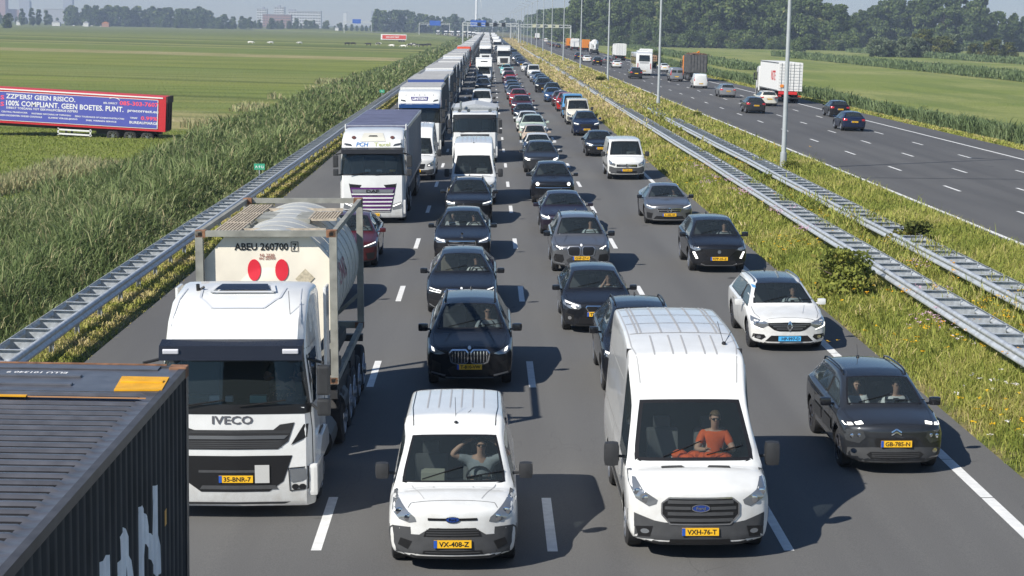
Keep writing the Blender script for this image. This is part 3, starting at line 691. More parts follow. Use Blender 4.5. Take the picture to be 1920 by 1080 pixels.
X, Y = lod(9.3, 11.5, [(24, 120, 50), (120, 400, 26)]); k = vnoise(X, Y, .9, 41) > .25; X, Y = X[k], Y[k]
blades('tall_weeds', X, Y, nrg.uniform(.12, .3, len(X)), np.maximum(.018, Y * .0005), nrg.uniform(.3, 1.4, len(X)), np.clip(.5 + .3 * (Y > 120) + .2 * vnoise(X, Y, 1.3, 43) + nrg.normal(0, .2, len(X)), 0, 1), VER, 'taller weed clumps on the edge of the right lane', 'weeds', up=np.where(Y > 120, .75, .38))
# ------------------------------------------------------------------ light poles
POLE = mat('pole_steel', (.40, .43, .44), .5, .2, noise=.1, nscale=2)
pm = MB().cyl((0, 0, 8), .13, 16, r2=.07, seg=16).cyl((0, 0, .5), .17, 1.0, seg=16)
pmo = None
for k in range(20):
    y = 93 + 69.5 * k
    if k == 0:
        e0 = empty('light_pole', (15.3, y, gz(15.3) - .05), 0, 'nearest tall grey light pole in the median', 'light pole', 'light poles in the median')
        pole = pm.build('pole', POLE, e0, .6)
        MB().bar((0, 0, 15.9), (-1.6, 0, 16.3), .05).bar((0, 0, 15.9), (1.6, 0, 16.3), .05).build('bracket', POLE, e0)
        for s in (-1, 1): MB().box((s * 2.0, 0, 16.32), (.8, .34, .16), bev=.04).build('lamp_head', POLE, e0)
    else:
        c = copy_tree(e0); c.location = (15.3 + float(bend(y)), y, gz(15.3) - .05)
        c['label'] = ('second light pole from the camera in the median, standing left of the nearest one', 'third light pole from the camera in the median', 'fourth light pole from the camera in the median', 'fifth light pole from the camera in the median')[k - 1] if k < 5 else 'thin distant light pole in the long row down the median'
# ------------------------------------------------------------------ gantries
GS = mat('gantry_steel', (.55, .57, .55), .5, .3); SB = mat('sign_blue', (.02, .10, .45), .4); GYEL = mat('gantry_yellow_grey', (.5, .5, .36), .5)
def gantry(y, xs, xe, zt, label, signs=(), zl=1.1):
    e = empty('overhead_gantry', (xs + float(bend(y)) , y, 0), 0, label, 'gantry'); L_ = xe - xs
    for x in (0, L_): MB().box((x, 0, zt / 2 - 1), (.55, .55, zt + 2), bev=.05).build('upright', GS, e)
    mb = MB()
    for z in (zt, zt - zl): mb.box((L_ / 2, -.3, z), (L_, .3, .3)); mb.box((L_ / 2, .3, z), (L_, .3, .3))
    k = 0; n_ = int(L_ / 2.2)
    for i in range(n_):
        a, b_ = i * L_ / n_, (i + 1) * L_ / n_; mb.beam((a, -.3, zt if i % 2 else zt - zl), (b_, -.3, zt - zl if i % 2 else zt), .12, .12)
    mb.build('truss', GS, e)
    for x, w_, h_, m_ in signs: MB().box((x - xs, -.7, zt - zl / 2 + (.6 if m_ is SB else 0)), (w_, .15, h_), bev=.02).build('sign_panel', m_, e)
    return e
gantry(800, -11.2, 13.2, 9.0, 'white overhead gantry spanning the left carriageway', [(x, 1.6, 1.6, TRIM) for x in (-4.1, -.6, 2.8, 6.5)])
gantry(800.5, 14.0, 36.0, 8.8, 'overhead gantry spanning the right carriageway by the wood', [(x, 1.6, 1.4, GYEL) for x in (20, 23.4, 26.8, 30)])
gantry(1060, -12, 13, 9.2, 'second overhead gantry behind the first, with a blue sign', [(-6, 9, 3.6, SB), (5, 1.6, 1.6, TRIM)])
gantry(1500, -16, 9, 9.5, 'distant gantry over the left bend with a blue sign', [(-3, 9, 4, SB)])
gantry(1750, -18, 8, 10, 'farther gantry over the left bend with a blue sign', [(-6, 8, 4, SB)])
# far part of the road bending left: its own bank of markings is too small to see
# small green route sign on the left rail
for (x, y, l) in ((-11.0, 88, 'small green and white distance sign behind the left guardrail'), (-11.1, 192, 'small green distance sign farther along the left guardrail')):
    e = empty('distance_sign', (x, y, -.4), 0, l, 'road sign'); MB().cyl((0, 0, .45), .03, .9).build('post', STEELD, e)
    pn = MB().box((0, -.03, .95), (.52, .02, .30), bev=.005).build('panel', mat('sign_green', (.05, .36, .22), .4), e)
    text_obj('lettering', 'A 9 Li' if y < 100 else '9.1', .12, lambda u, v: (u, -.045, .95 + v), INKW, pn)
# white hectometre posts on the right verge
for i, (x, y) in enumerate(((35.5, 119), (35.2, 218), (35.2, 318), (-12.0, 700))):
    e = empty('marker_post', (x, y, gz(x)), 0, ('short white marker post on the right verge', 'second white marker post along the right verge', 'third white marker post along the right verge', 'yellowish marker post at the far left verge')[i], 'marker post')
    MB().box((0, 0, .5), (.12, .1, 1.0), bev=.02).build('post', INKW, e); MB().box((0, -.055, .85), (.09, .01, .14)).build('reflector', PLATEY if i > 1 else INKR, e)
# ------------------------------------------------------------------ cows
def cow_mesh():
    me = bpy.data.meshes.new('cow'); vs = [(0, .9, 1.15, .36), (0, .3, 1.1, .42), (0, -.35, 1.1, .42), (0, -.9, 1.12, .36), (0, -1.25, 1.2, .2), (0, -1.6, 1.0, .16), (0, -1.9, .8, .1)]
    ed = [(i, i + 1) for i in range(6)]
    for (sx, yy, b) in ((-.26, .85, 0), (.26, .85, 0), (-.26, -.8, 3), (.26, -.8, 3)):
        k = len(vs); vs += [(sx, yy, .8, .15), (sx, yy + (.1 if b == 0 else 0), .42, .08), (sx, yy, .05, .07)]; ed += [(b, k), (k, k + 1), (k + 1, k + 2)]
    k = len(vs); vs += [(0, 1.25, 1.2, .05), (0, 1.38, .6, .03)]; ed += [(0, k), (k, k + 1)]
    k = len(vs); vs += [(-.3, -1.3, 1.32, .05), (.3, -1.3, 1.32, .05)]; ed += [(4, k), (4, k + 1)]
    me.from_pydata([v[:3] for v in vs], ed, []); o = link(bpy.data.objects.new('cow', me)); md = o.modifiers.new('s', 'SKIN'); o.modifiers.new('u', 'SUBSURF').levels = 1; o.modifiers['u'].render_levels = 1
    for i, v in enumerate(vs): me.skin_vertices[0].data[i].radius = (v[3], v[3])
    me.skin_vertices[0].data[1].use_root = True
    m2 = evalmesh(o); bpy.data.objects.remove(o); m2.shade_smooth(); return m2
cm = cow_mesh(); CW = mat('cow_white', (.7, .68, .62), .9); CB = mat('cow_black', (.03, .028, .025), .9)
def cowmat():
    m, t, b = newmat('cow_patched'); N = t.nodes; tc = N.new('ShaderNodeTexCoord'); n_ = N.new('ShaderNodeTexNoise'); n_.inputs['Scale'].default_value = 1.2
    t.links.new(tc.outputs['Object'], n_.inputs['Vector']); r = N.new('ShaderNodeValToRGB'); r.color_ramp.interpolation = 'CONSTANT'; r.color_ramp.elements[0].color = (.03, .028, .025, 1); r.color_ramp.elements[1].color = (.7, .68, .62, 1); r.color_ramp.elements[1].position = .5
    t.links.new(n_.outputs[0], r.inputs[0]); t.links.new(r.outputs[0], b.inputs['Base Color']); return m
CP = cowmat(); cm.materials.append(CW)
cows = [(470, 80, 0, 'white cow lying at the left of the meadow'), (508, 80.5, 0, 'white cow right of the leftmost one'), (562, 81, 0, 'pale cow lying alone near the middle of the meadow'), (651, 84, 1, 'black cow left of the scattered herd'), (662, 84, 1, 'black cow lying beside another black cow'), (691, 85, 1, 'small dark cow between the pairs'), (709, 84, 2, 'black and white cow standing alone'),
        (735, 86, 0, 'white cow left of the tight herd'), (757, 87, 0, 'white cow at the left of the tight herd'), (768, 87, 2, 'patched cow in the tight herd near the road'), (775, 85, 2, 'black and white cow at the middle of the tight herd'), (781, 87, 2, 'patched cow right of the middle of the herd'), (790, 87, 1, 'black cow in the right half of the herd'), (797, 87, 1, 'black cow near the right end of the herd'), (804, 86, 1, 'rightmost black cow of the herd'),
        (138, 47.5, 0, 'tiny white cow far off at the left'), (156, 47.5, 0, 'second tiny white cow far off at the left'), (172, 48, 0, 'third tiny white cow far off at the left'), (189, 48.5, 0, 'fourth tiny white cow far off at the left'), (376, 53, 0, 'small white cow far off left of centre')]
import mathutils
def unproj(px, py, z):
    d = _f + _R * ((px - 960) / 3394) - _U * ((py - 540) / 3394); t = (z - H) / d.z; return Vector((0, 0, H)) + d * t
for i, (px, py, k, l) in enumerate(cows):
    p = unproj(px, py + 1.5, -1.5); o = link(bpy.data.objects.new('cow', cm)); o.location = (p.x, p.y, -1.5 - (.45 if k == 0 else 0)); o.rotation_euler = (0, 0, PI / 2 + (.5 * math.sin(i * 7)) + (PI if i % 3 else 0)); s = .95; o.scale = (s, s, s)
    o.material_slots[0].link = 'OBJECT'; o.material_slots[0].material = (CW, CB, CP)[k]; tag(o, l, 'cow', 'cows in the left meadow')
for px, py, l in ((1746, 132.5, 'black and white cow grazing in the right field'),):
    p = unproj(px, py, -1.5); o = link(bpy.data.objects.new('cow', cm)); o.location = (p.x, p.y, -1.3); o.rotation_euler = (0, 0, .5); o.scale = (1.1,) * 3; o.material_slots[0].link = 'OBJECT'; o.material_slots[0].material = CP; tag(o, l, 'cow')
# ------------------------------------------------------------------ vehicle library. Local frame: front at y=0 facing -Y, +x is the side of the driver, z=0 on the road
def sec_h(w, zb, zs, zt, cr=.03, lo=.0):
    """hood / deck section"""
    return [(0, zb, 0), (w * .62, zb, 0), (w - .05, zb + .07, 0), (w, zb + (zs - zb) * .55, 0), (w - .015, zs, 0), (w - .07, zt - .035, 0), (w - .16, zt - .005, 0), (w - .28, zt + .002, 0), (w * .45, zt + cr * .8, 0), (0, zt + cr, 0)]
def sec_c(w, zb, zbelt, wg, wr, zr, cr=.035, in1=.0):
    return [(0, zb, 0), (w * .62, zb, 0), (w - .05, zb + .07, 0), (w, zb + (zbelt - zb) * .55, 0), (w - .02, zbelt - .03, 0), (wg, zbelt + .01, 0), (wr + .04, zr - .10, 0), (wr + .01, zr - .035, 0), (wr - .045, zr, 0), (0, zr + cr, 0)]
DEF = dict(W=1.8, L=4.3, H=1.46, zb=.2, wr=.58, tum=.07, nose=.70, cowl=.96, yc=1.05, yr0=1.78, yB=2.25, yr1=3.75, yb=4.15, zbk=1.0, belt0=.90, belt1=.98, tail=.95, r=.33, ax=(.86, 3.44), cf=.22, cr=.12,
           frontrise=.06, rearglass=True, sideend=None, van=False, roofm=None, roofrear=-.07, hz=None, roofcr=.035, nose_y=.05)
def make_shell(S):
    w = S['W'] / 2; zb = S['zb']; H_ = S['H'] - S['roofcr']; wr = S['wr']; wg = w - S['tum']; L_ = S['L']
    yc, yr0, yB, yr1, yb = S['yc'], S['yr0'], S['yB'], S['yr1'], S['yb']; n0, cz = S['nose'], S['cowl']
    st = []  # (y, section, keep)
    zr0 = S.get('zr0', H_ - .05)
    zs = lambda t: n0 * .84 + (S['belt0'] - .05 - n0 * .84) * t
    hz = S['hz'] or (n0 + .05, n0 + (cz - n0) * .45)
    f0 = sec_h(w - .10, zb + .06, n0 * .78, n0 - .07, .02)
    st.append((0, f0)); st.append((S['nose_y'], sec_h(w - .03, zb, zs(0), n0, .03)))
    st.append((.28, sec_h(w - .005, zb, zs(.25), hz[0] + .01, .03))); st.append((yc * .62, sec_h(w, zb, zs(.6), hz[1] + .02, .035)))
    st.append((yc - .13, sec_h(w, zb, zs(.95), cz - .045, .035)))
    c = sec_c(w, zb, S['belt0'], wg, wg - .12, cz + .02)
    c[5] = (wg, S['belt0'] + .01, 0); c[6] = (wg - .03, S['belt0'] + .045, .02); c[6] = (wg - .015, S['belt0'] + .04, .02); c[7] = (wg - .045, cz + .0, 0); c[8] = (wg - .095, cz + .015, -.01); c[9] = (0, cz + .04, -.14)
    st.append((yc, c)); bl = lambda y: S['belt0'] + (S['belt1'] - S['belt0']) * (y - yc) / (yb - yc)
    wr0 = S.get('wr0', wr - .01)
    r0 = sec_c(w, zb, bl(yr0), wg, wr0, zr0); r0[9] = (0, zr0 + S['roofcr'], -.06); r0[6] = (wr0 + .045, zr0 - .10, 0)
    st.append((yr0, r0))
    z1 = S.get('z1', H_)
    st.append((yB - .05, sec_c(w, zb, bl(yB), wg, wr, z1, S['roofcr']))); st.append((yB + .05, sec_c(w, zb, bl(yB), wg, wr, z1, S['roofcr'])))
    ye = S['sideend'] or (yr1 - .15)
    if ye > yB + .4: st.append(((yB + ye) / 2, sec_c(w, zb, bl((yB + ye) / 2), wg, wr, S.get('z2', H_), S['roofcr'])))
    st.append((ye, sec_c(w, zb, bl(ye), wg, wr - .01, H_ + S['roofrear'] * .5, S['roofcr'])))
    r1 = sec_c(w - .01, zb, bl(yr1), wg - .01, wr - .03, H_ + S['roofrear'], S['roofcr']); st.append((yr1, r1))
    if S['van']:
        for q in (yr1,):
            st[-1] = (q, sec_c(w - .005, zb, bl(yr1), wg, wr - .005, H_ + S['roofrear'], S['roofcr']))
        st.append((L_ - .06, sec_c(w - .02, zb + .05, bl(yr1), wg - .02, wr - .03, H_ + S['roofrear'] - .05, S['roofcr'])))
        st.append((L_, sec_c(w - .10, zb + .12, bl(yr1), wg - .12, wr - .12, H_ + S['roofrear'] - .22, .02)))
        rg = None
    else:
        b = sec_c(w - .02, zb, S['belt1'], wg - .04, wg - .14, S['zbk']); b[5] = (wg - .03, S['belt1'], 0); b[6] = (wg - .05, S['zbk'] - .0 if S['zbk'] > S['belt1'] + .03 else S['belt1'] + .03, 0); b[7] = (wg - .09, S['zbk'] + .01, 0); b[8] = (wg - .16, S['zbk'] + .01, 0); b[9] = (0, S['zbk'] + .03, .03)
        st.append((yb, b)); rg = len(st) - 2
        if L_ - yb > .3: st.append((L_ - .12, sec_h(w - .03, zb + .02, S['tail'] - .18, S['tail'], .02)))
        st.append((L_ - .03, sec_h(w - .05, zb + .05, S['tail'] - .22, S['tail'] - .05, .02)))
        st.append((L_, sec_h(w - .12, zb + .14, S['tail'] - .28, S['tail'] - .14, .01)))
    bm = bmesh.new(); cl = bm.edges.layers.float.new('crease_edge'); vl = bm.verts.layers.float.new('crease_vert'); rows = []
    for (y, s) in st:
        a = []; bq = []
        for (x, z, dy) in s:
            yy = y + dy; q = (abs(x) / w) ** 2.4
            if y < .85: yy += S['cf'] * q * max(0, 1 - y / .85)
            if y > L_ - .7: yy -= S['cr'] * q * max(0, 1 - (L_ - y) / .7)
            a.append(bm.verts.new((x, yy, z)))
            bq.append(a[-1] if x == 0 else bm.verts.new((-x, yy, z)))
        rows.append((a, bq))
    ic = 5; ir = 6; iB = 7
    ie = iB + 1 + (1 if ye > yB + .4 else 0) + 1
    def mt(i, j):
        if i == ic and j == 8: return 2
        if rg is not None and i == rg and j == 8 and S['rearglass']: return 4
        if j == 5:
            if i == ic or i == ir: return 3
            if i == iB: return 1 if not S['van'] else 0
            if iB < i < ie and not S['van']: return 3
        if i >= ir and (j >= 7) and S['roofm'] and (rg is None or i < rg) and not (rg is None and i > len(st) - 3): return 6 if j == 8 else 0
        return 0
    for i in range(len(st) - 1):
        for s_, rr in ((1, 0), (-1, 1)):
            A, B = rows[i][rr], rows[i + 1][rr]
            for j in range(9):
                vs = [A[j], A[j + 1], B[j + 1], B[j]]
                f = bm.faces.new(vs if s_ < 0 else vs[::-1]); f.material_index = mt(i, j); f.smooth = True
    for R_, fl in ((rows[0], 0), (rows[-1], 1)):
        for rr in (0, 1):
            P = R_[rr]
            for q in ((0, 1, 8, 9), (1, 2, 7, 8), (2, 3, 6, 7), (3, 4, 5, 6)):
                f = bm.faces.new([P[k] for k in q]); f.smooth = True
    bmesh.ops.recalc_face_normals(bm, faces=bm.faces)
    def crs(a_, b_, val):
        e_ = bm.edges.get((a_, b_))
        if e_: e_[cl] = max(e_[cl], val)
    for rr in (0, 1):
        for i in range(len(st) - 1):
            for j, val in ((1, .5), (2, .4), (4, .45), (5, .35), (7, .25)):
                crs(rows[i][rr][j], rows[i + 1][rr][j], val)
        for j in range(9): crs(rows[1][rr][j], rows[1][rr][j + 1], .35); crs(rows[0][rr][j], rows[0][rr][j + 1], .3); crs(rows[-1][rr][j], rows[-1][rr][j + 1], .4)
    for rr in (0, 1):
        cs = [(ic, 8, .95), (ir, 8, .95), (ic, 5, .8), (ir, 6, .8), (iB, 5, .9), (iB, 6, .9), (iB + 1, 5, .9), (iB + 1, 6, .9), (ie, 6, .7), (ie, 5, .7)]
        if rg is not None: cs += [(rg, 8, .85), (rg + 1, 8, .85)]
        for i, j, val in cs: rows[i][rr][j][vl] = val
    for e in bm.edges:
        ms = {f.material_index for f in e.link_faces}
        if len(ms) > 1 and ms & {2, 3, 4}: e[cl] = .92
    me = bpy.data.meshes.new('shell'); bm.to_mesh(me); bm.free()
    for k in range(7): me.materials.append((BLACK, VOID, GLASS, SGLASS, SGLASS, PLAST, TRIM)[k])
    o = link(bpy.data.objects.new('shell', me)); md = o.modifiers.new('s', 'SUBSURF'); md.levels = 2; md.render_levels = 2
    # wheel wells
    mb = MB(); r = S['r']
    for y in S['ax']:
        for s_ in (-1, 1): mb.cyl((s_ * (w - .02), y, r + .01), r * 1.16, .5, 'X', 28, 1)
    cut = mb.build('cut', [BLACK, VOID]); b = o.modifiers.new('b', 'BOOLEAN'); b.object = cut; b.operation = 'DIFFERENCE'; b.solver = 'EXACT'
    try: b.material_mode = 'INDEX'
    except Exception: pass
    m2 = evalmesh(o); bpy.data.objects.remove(o); bpy.data.objects.remove(cut)
    lz = S.get('lowplast', zb + .055)
    for f in m2.polygons:
        if f.material_index == 0 and f.center.z < lz: f.material_index = 5
    return m2
def split_islands(bm):
    seen = set(); out_ = []
    for f in bm.faces:
        if f in seen: continue
        st = [f]; seen.add(f); isl = []
        while st:
            g = st.pop(); isl.append(g)
            for e in g.edges:
                for h in e.link_faces:
                    if h not in seen: seen.add(h); st.append(h)
        out_.append(isl)
    return out_
class Car: pass
SP = {}
def start_vehicle(S, pm, name='car', shell=None):
    v = Car(); v.S = S; v.e = empty(name); SP[v.e.name] = S; me = shell or make_shell(S)
    bm = bmesh.new(); bm.from_mesh(me); bm.faces.ensure_lookup_table(); v.bvh = BVHTree.FromBMesh(bm)
    roofm = S['roofm'] or pm
    groups = {'body': (0, 1, 5, 6), 'windscreen': (2,), 'side_window': (3,), 'rear_window': (4,)}
    for nm, ids in groups.items():
        b = bm.copy(); bmesh.ops.delete(b, geom=[f for f in b.faces if f.material_index not in ids], context='FACES')
        if not b.faces: b.free(); continue
        if nm == 'body':
            bmo('body', b, [pm, VOID, GLASS, GLASS, GLASS, PLAST, roofm], v.e)
            continue
        if nm != 'side_window':
            try:
                r = bmesh.ops.inset_region(b, faces=b.faces[:], thickness=S.get('frit', .035), use_even_offset=True, use_boundary=True)
                for f in b.faces: f.material_index = 0
                for f in r['faces']: f.material_index = 1
            except Exception: pass
            o = bmo(nm, b, [GLASS if nm == 'windscreen' else SGLASS, TRIM], v.e)
        else:
            isl = split_islands(b)
            for k in isl:
                c = b.copy(); c.faces.ensure_lookup_table(); ids_ = {f.index for f in k}
                bmesh.ops.delete(c, geom=[f for f in c.faces if f.index not in ids_], context='FACES')
                try:
                    r = bmesh.ops.inset_region(c, faces=c.faces[:], thickness=.022, use_even_offset=True, use_boundary=True)
                    for f in c.faces: f.material_index = 0
                    for f in r['faces']: f.material_index = 1
                except Exception: pass
                bmo('side_window', c, [SGLASS, TRIM], v.e)
            b.free()
    bm.free(); bpy.data.meshes.remove(me)
    return v
def ray(v, axis, u, q):
    if axis == 'front': o, d = (u, -3, q), (0, 1, 0)
    elif axis == 'rear': o, d = (u, 30, q), (0, -1, 0)
    elif axis == 'right': o, d = (5, u, q), (-1, 0, 0)
    elif axis == 'left': o, d = (-5, u, q), (1, 0, 0)
    else: o, d = (u, q, 9), (0, 0, -1)
    loc, nrm, i, t = v.bvh.ray_cast(Vector(o), Vector(d))
    if loc is None: return None
    if nrm.dot(Vector(d)) > 0: nrm = -nrm
    return loc, nrm
def grid_poly(polys, step):
    bm = bmesh.new()
    for p in polys:
        vs = [bm.verts.new((a, 0, b)) for a, b in p]; bm.faces.new(vs)
    xs = [v.co.x for v in bm.verts]; zs = [v.co.z for v in bm.verts]
    for lo, hi, nx in ((min(xs), max(xs), (1, 0, 0)), (min(zs), max(zs), (0, 0, 1))):
        n = int((hi - lo) / step)
        for i in range(1, n + 1):
            c = lo + (hi - lo) * i / (n + 1)
            bmesh.ops.bisect_plane(bm, geom=bm.verts[:] + bm.edges[:] + bm.faces[:], plane_co=Vector(nx) * c, plane_no=nx)
    return bm
def decal(v, name, polys, m, axis='front', off=.005, step=.09, parent=None, label=None, tilt=0):
    if polys and not isinstance(polys[0][0], (tuple, list)): polys = [polys]
    bm = grid_poly(polys, step); kill = []
    for q in bm.verts:
        h = ray(v, axis, q.co.x, q.co.z)
        if h is None: kill.append(q); continue
        q.co = h[0] + h[1] * off
    if kill: bmesh.ops.delete(bm, geom=kill, context='VERTS')
    if not bm.faces: bm.free(); return None
    for f in bm.faces: f.smooth = True
    o = bmo(name, bm, m, parent or v.e)
    if label: o['label'] = label
    return o
def mir(p): return [mir(q) for q in p] if isinstance(p[0][0], (tuple, list)) else [(-a, b) for a, b in p]
def both(v, name, poly, m, **k):
    a = decal(v, name, poly, m, **k); b = decal(v, name, mir(poly), m, **k); return a, b
def rect(x0, x1, z0, z1): return [(x0, z0), (x1, z0), (x1, z1), (x0, z1)]
def line(a, b, t):
    d = Vector((b[0] - a[0], b[1] - a[1])); n = Vector((-d.y, d.x)).normalized() * t / 2
    return [(a[0] - n.x, a[1] - n.y), (b[0] - n.x, b[1] - n.y), (b[0] + n.x, b[1] + n.y), (a[0] + n.x, a[1] + n.y)]
def path(pts, t): return [line(a, b, t) for a, b in zip(pts, pts[1:])]
def ell(cx_, cz_, a, b, n=16, t0=0, t1=2 * PI): return [(cx_ + a * math.cos(t0 + (t1 - t0) * i / n), cz_ + b * math.sin(t0 + (t1 - t0) * i / n)) for i in range(n)]
def ring(cx_, cz_, a, b, t, n=16): 
    P = ell(cx_, cz_, a, b, n); return path(P + [P[0]], t)
def plate(v, z, text, side='front', col=None, x=0, w_=.52, h_=.11, strip_=True):
    s = -1 if side == 'front' else 1
    ys_ = [h[0].y for h in (ray(v, side, x + a, z + b) for a in (-.2, 0, .2) for b in (-.05, .05)) if h]
    y = (min(ys_) if side == 'front' else max(ys_)) + s * .012 if ys_ else 0
    o = MB().box((x, y, z), (w_, .012, h_)).build('number_plate', col or PLATEY, v.e)
    f = (lambda u, q: (x + u + .02, y - .009, z + q)) if side == 'front' else (lambda u, q: (x - u - .02, y + .009, z + q))
    if text: text_obj('lettering', text, h_ * .62, f, INK, o, width=w_ * .80)
    if strip_: MB().box((x + s * (w_ / 2 - .022), y + s * .008, z), (.044, .005, h_ * .98)).build('country_strip', PLATEB, o)
    return o
def wheels(v, rim=ALLOY, spokes=5, width=.21, hub=False, ys_=None, xs=None, r=None, dual=False):
    S = v.S; r = r or S['r']; w = S['W'] / 2
    for y in (ys_ or S['ax']):
        for s in (-1, 1):
            x = s * ((xs or (w - .045)) - width / 2)
            k = ('tyre', round(r, 3), width)
            if k not in _mc:
                bm = bmesh.new(); prof = [(-.5, .60), (-.5, .90), (-.40, .985), (-.2, 1.0), (.2, 1.0), (.40, .985), (.5, .90), (.5, .60)]; n = 28; R_ = []
                for i in range(n):
                    a = 2 * PI * i / n; R_.append([bm.verts.new((p * width, math.cos(a) * q * r, math.sin(a) * q * r)) for p, q in prof])
                for i in range(n):
                    for j in range(len(prof) - 1): bm.faces.new((R_[i][j], R_[i][j + 1], R_[(i + 1) % n][j + 1], R_[(i + 1) % n][j]))
                me = bpy.data.meshes.new('wheel'); bm.to_mesh(me); bm.free(); me.materials.append(RUBBER); smooth_angle(me, .7); _mc[k] = me
            wo = link(bpy.data.objects.new('wheel', _mc[k]), v.e); wo.location = (x, y, r)
            k2 = ('rim', round(r, 3), width, rim.name, spokes, hub)
            if k2 not in _mc:
                mb = MB(); rr = r * .64; mb.cyl((width * .30, 0, 0), rr * .98, width * .1, 'X', 24, 1); 
                for i in range(24):
                    a = 2 * PI * i / 24; b = 2 * PI * (i + 1) / 24
                    mb.bar((width * .47, math.cos(a) * rr * .97, math.sin(a) * rr * .97), (width * .47, math.cos(b) * rr * .97, math.sin(b) * rr * .97), r * .045, 5)
                for i in range(spokes):
                    a = 2 * PI * i / spokes; mb.bar((width * .40, 0, 0), (width * .44, math.cos(a) * rr, math.sin(a) * rr), r * .085, 5, r2=r * .06)
                mb.cyl((width * .44, 0, 0), r * .15, width * .12, 'X', 12)
                if hub: mb.cyl((width * .50, 0, 0), r * .22, width * .3, 'X', 12)
                me = bpy.data.meshes.new('rim'); mb.bm.to_mesh(me); mb.bm.free(); me.materials.append(rim); me.materials.append(VOID); _mc[k2] = me
            ro = link(bpy.data.objects.new('rim', _mc[k2]), wo)
            if s < 0: ro.rotation_euler = (0, 0, PI)
def mirrors(v, y, z, m, sz=(.20, .12, .15), out_=.09, x=None):
    w = x or v.S['W'] / 2
    for s in (-1, 1):
        mb = MB(); mb.box((s * (w + out_), y, z), sz, bev=min(sz) * .42); mb.bar((s * (w - .07), y + .02, z - .05), (s * (w + out_), y, z - .03), .022, 6)
        o = mb.build('mirror', m, v.e, 1.0)
def interior(v, m=INTER, seat=INTERG, dash=True, van=False, rear=True, top=None, wheelx=.36, person=None):
    S = v.S; w = S['W'] / 2; yc = S['yc']; zf = S['zb'] + .12; zs = S.get('seatz', S['belt0'] - .38); yd = S.get('seaty', S['yr0'] + .25)
    mb = MB(); mb.box((0, (yc + S['yb']) / 2 + .1, zf), (2 * w - .2, S['yb'] - yc, .05)); dz = S['belt0'] - .04
    mb.box((0, yc + .38, dz - .12), (2 * w - .24, .55, .28), bev=.08); mb.box((0, yc + .12, dz - .08), (2 * w - .5, .5, .1))
    mb.box((0, (yc + yd) / 2 + .3, zf + .25), (.25, .9, .3), bev=.04)
    if van: mb.box((0, yd + .55, (zs + S['H']) / 2), (2 * w - .3, .04, S['H'] - zs - .35))
    else: mb.box((0, S['yb'] - .25, S['belt1'] - .06), (2 * w - .35, .5, .04))
    mb.build('dashboard', m, v.e)
    rows = [yd] + ([yd + .85] if rear and not van else [])
    for k, y in enumerate(rows):
        for s in (-1, 1):
            mb = MB(); x = s * wheelx; mb.box((x, y - .15, zs), (.50, .5, .16), bev=.05)
            mb.box((x, y + .16, zs + .34), (.48, .14, .62), bev=.05, rot=Matrix.Rotation(-.22, 4, 'X')); mb.box((x, y + .27, zs + .72), (.26, .1, .18), bev=.04)
            mb.build('seat', seat, v.e)
    # steering wheel
    mb = MB(); n = 20; c = Vector((wheelx, yc + .72 if not van else yc + .62, dz + .04)); R_ = Matrix.Rotation(-.5 if not van else -.75, 4, 'X')
    for i in range(n):
        a, b = 2 * PI * i / n, 2 * PI * (i + 1) / n
        mb.bar(c + R_ @ Vector((math.cos(a) * .185, 0, math.sin(a) * .185)), c + R_ @ Vector((math.cos(b) * .185, 0, math.sin(b) * .185)), .016, 6)
    mb.bar(c + R_ @ Vector((-.18, 0, 0)), c + R_ @ Vector((.18, 0, 0)), .02, 6); mb.box(c, (.1, .04, .08), bev=.02); mb.bar(c, c + Vector((0, -.3, -.12)), .03, 6)
    mb.build('steering_wheel', TRIM, v.e)
    if not van: MB().box((0, S['yr0'] - .1, S['H'] - .2), (.2, .03, .07), bev=.01).build('rear_view_mirror', TRIM, v.e)
def wipers(v, span=(.02, .62), z=None):
    S = v.S; mb = MB()
    for x0, x1 in ((-.45, .12), (.18, .72)):
        a = ray(v, 'top', x0, S['yc'] - .01); b = ray(v, 'top', x1, S['yc'] + .16)
        if a and b: mb.bar(a[0] + a[1] * .02, b[0] + b[1] * .02, .009, 5)
    mb.build('wiper', TRIM, v.e)
    w_ = S['W'] / 2
    if not S['van']: both(v, 'hood_seam', path([(w_ - .26, .16), (w_ - .16, .55), (w_ - .14, S['yc'] - .08)], .010), TRIM, axis='top', off=.002); decal(v, 'hood_seam', rect(-w_ + .3, w_ - .3, .125, .137), TRIM, axis='top', off=.002)
def sidelines(v, ys_, z0, z1, handles=(), zh=.86, glass=None):
    for ax in ('right', 'left'):
        P = []
        for y in ys_: P += path([(y, z0), (y, z1)], .012)
        P += path([(ys_[0], z0), (ys_[-1], z0)], .012)
        decal(v, 'door_seam', P, TRIM, axis=ax, off=.003, step=.12)
        for y in handles: decal(v, 'door_handle', rect(y, y + .16, zh, zh + .025), CHROME if v.S.get('chromeh') else TRIM, axis=ax, off=.025)
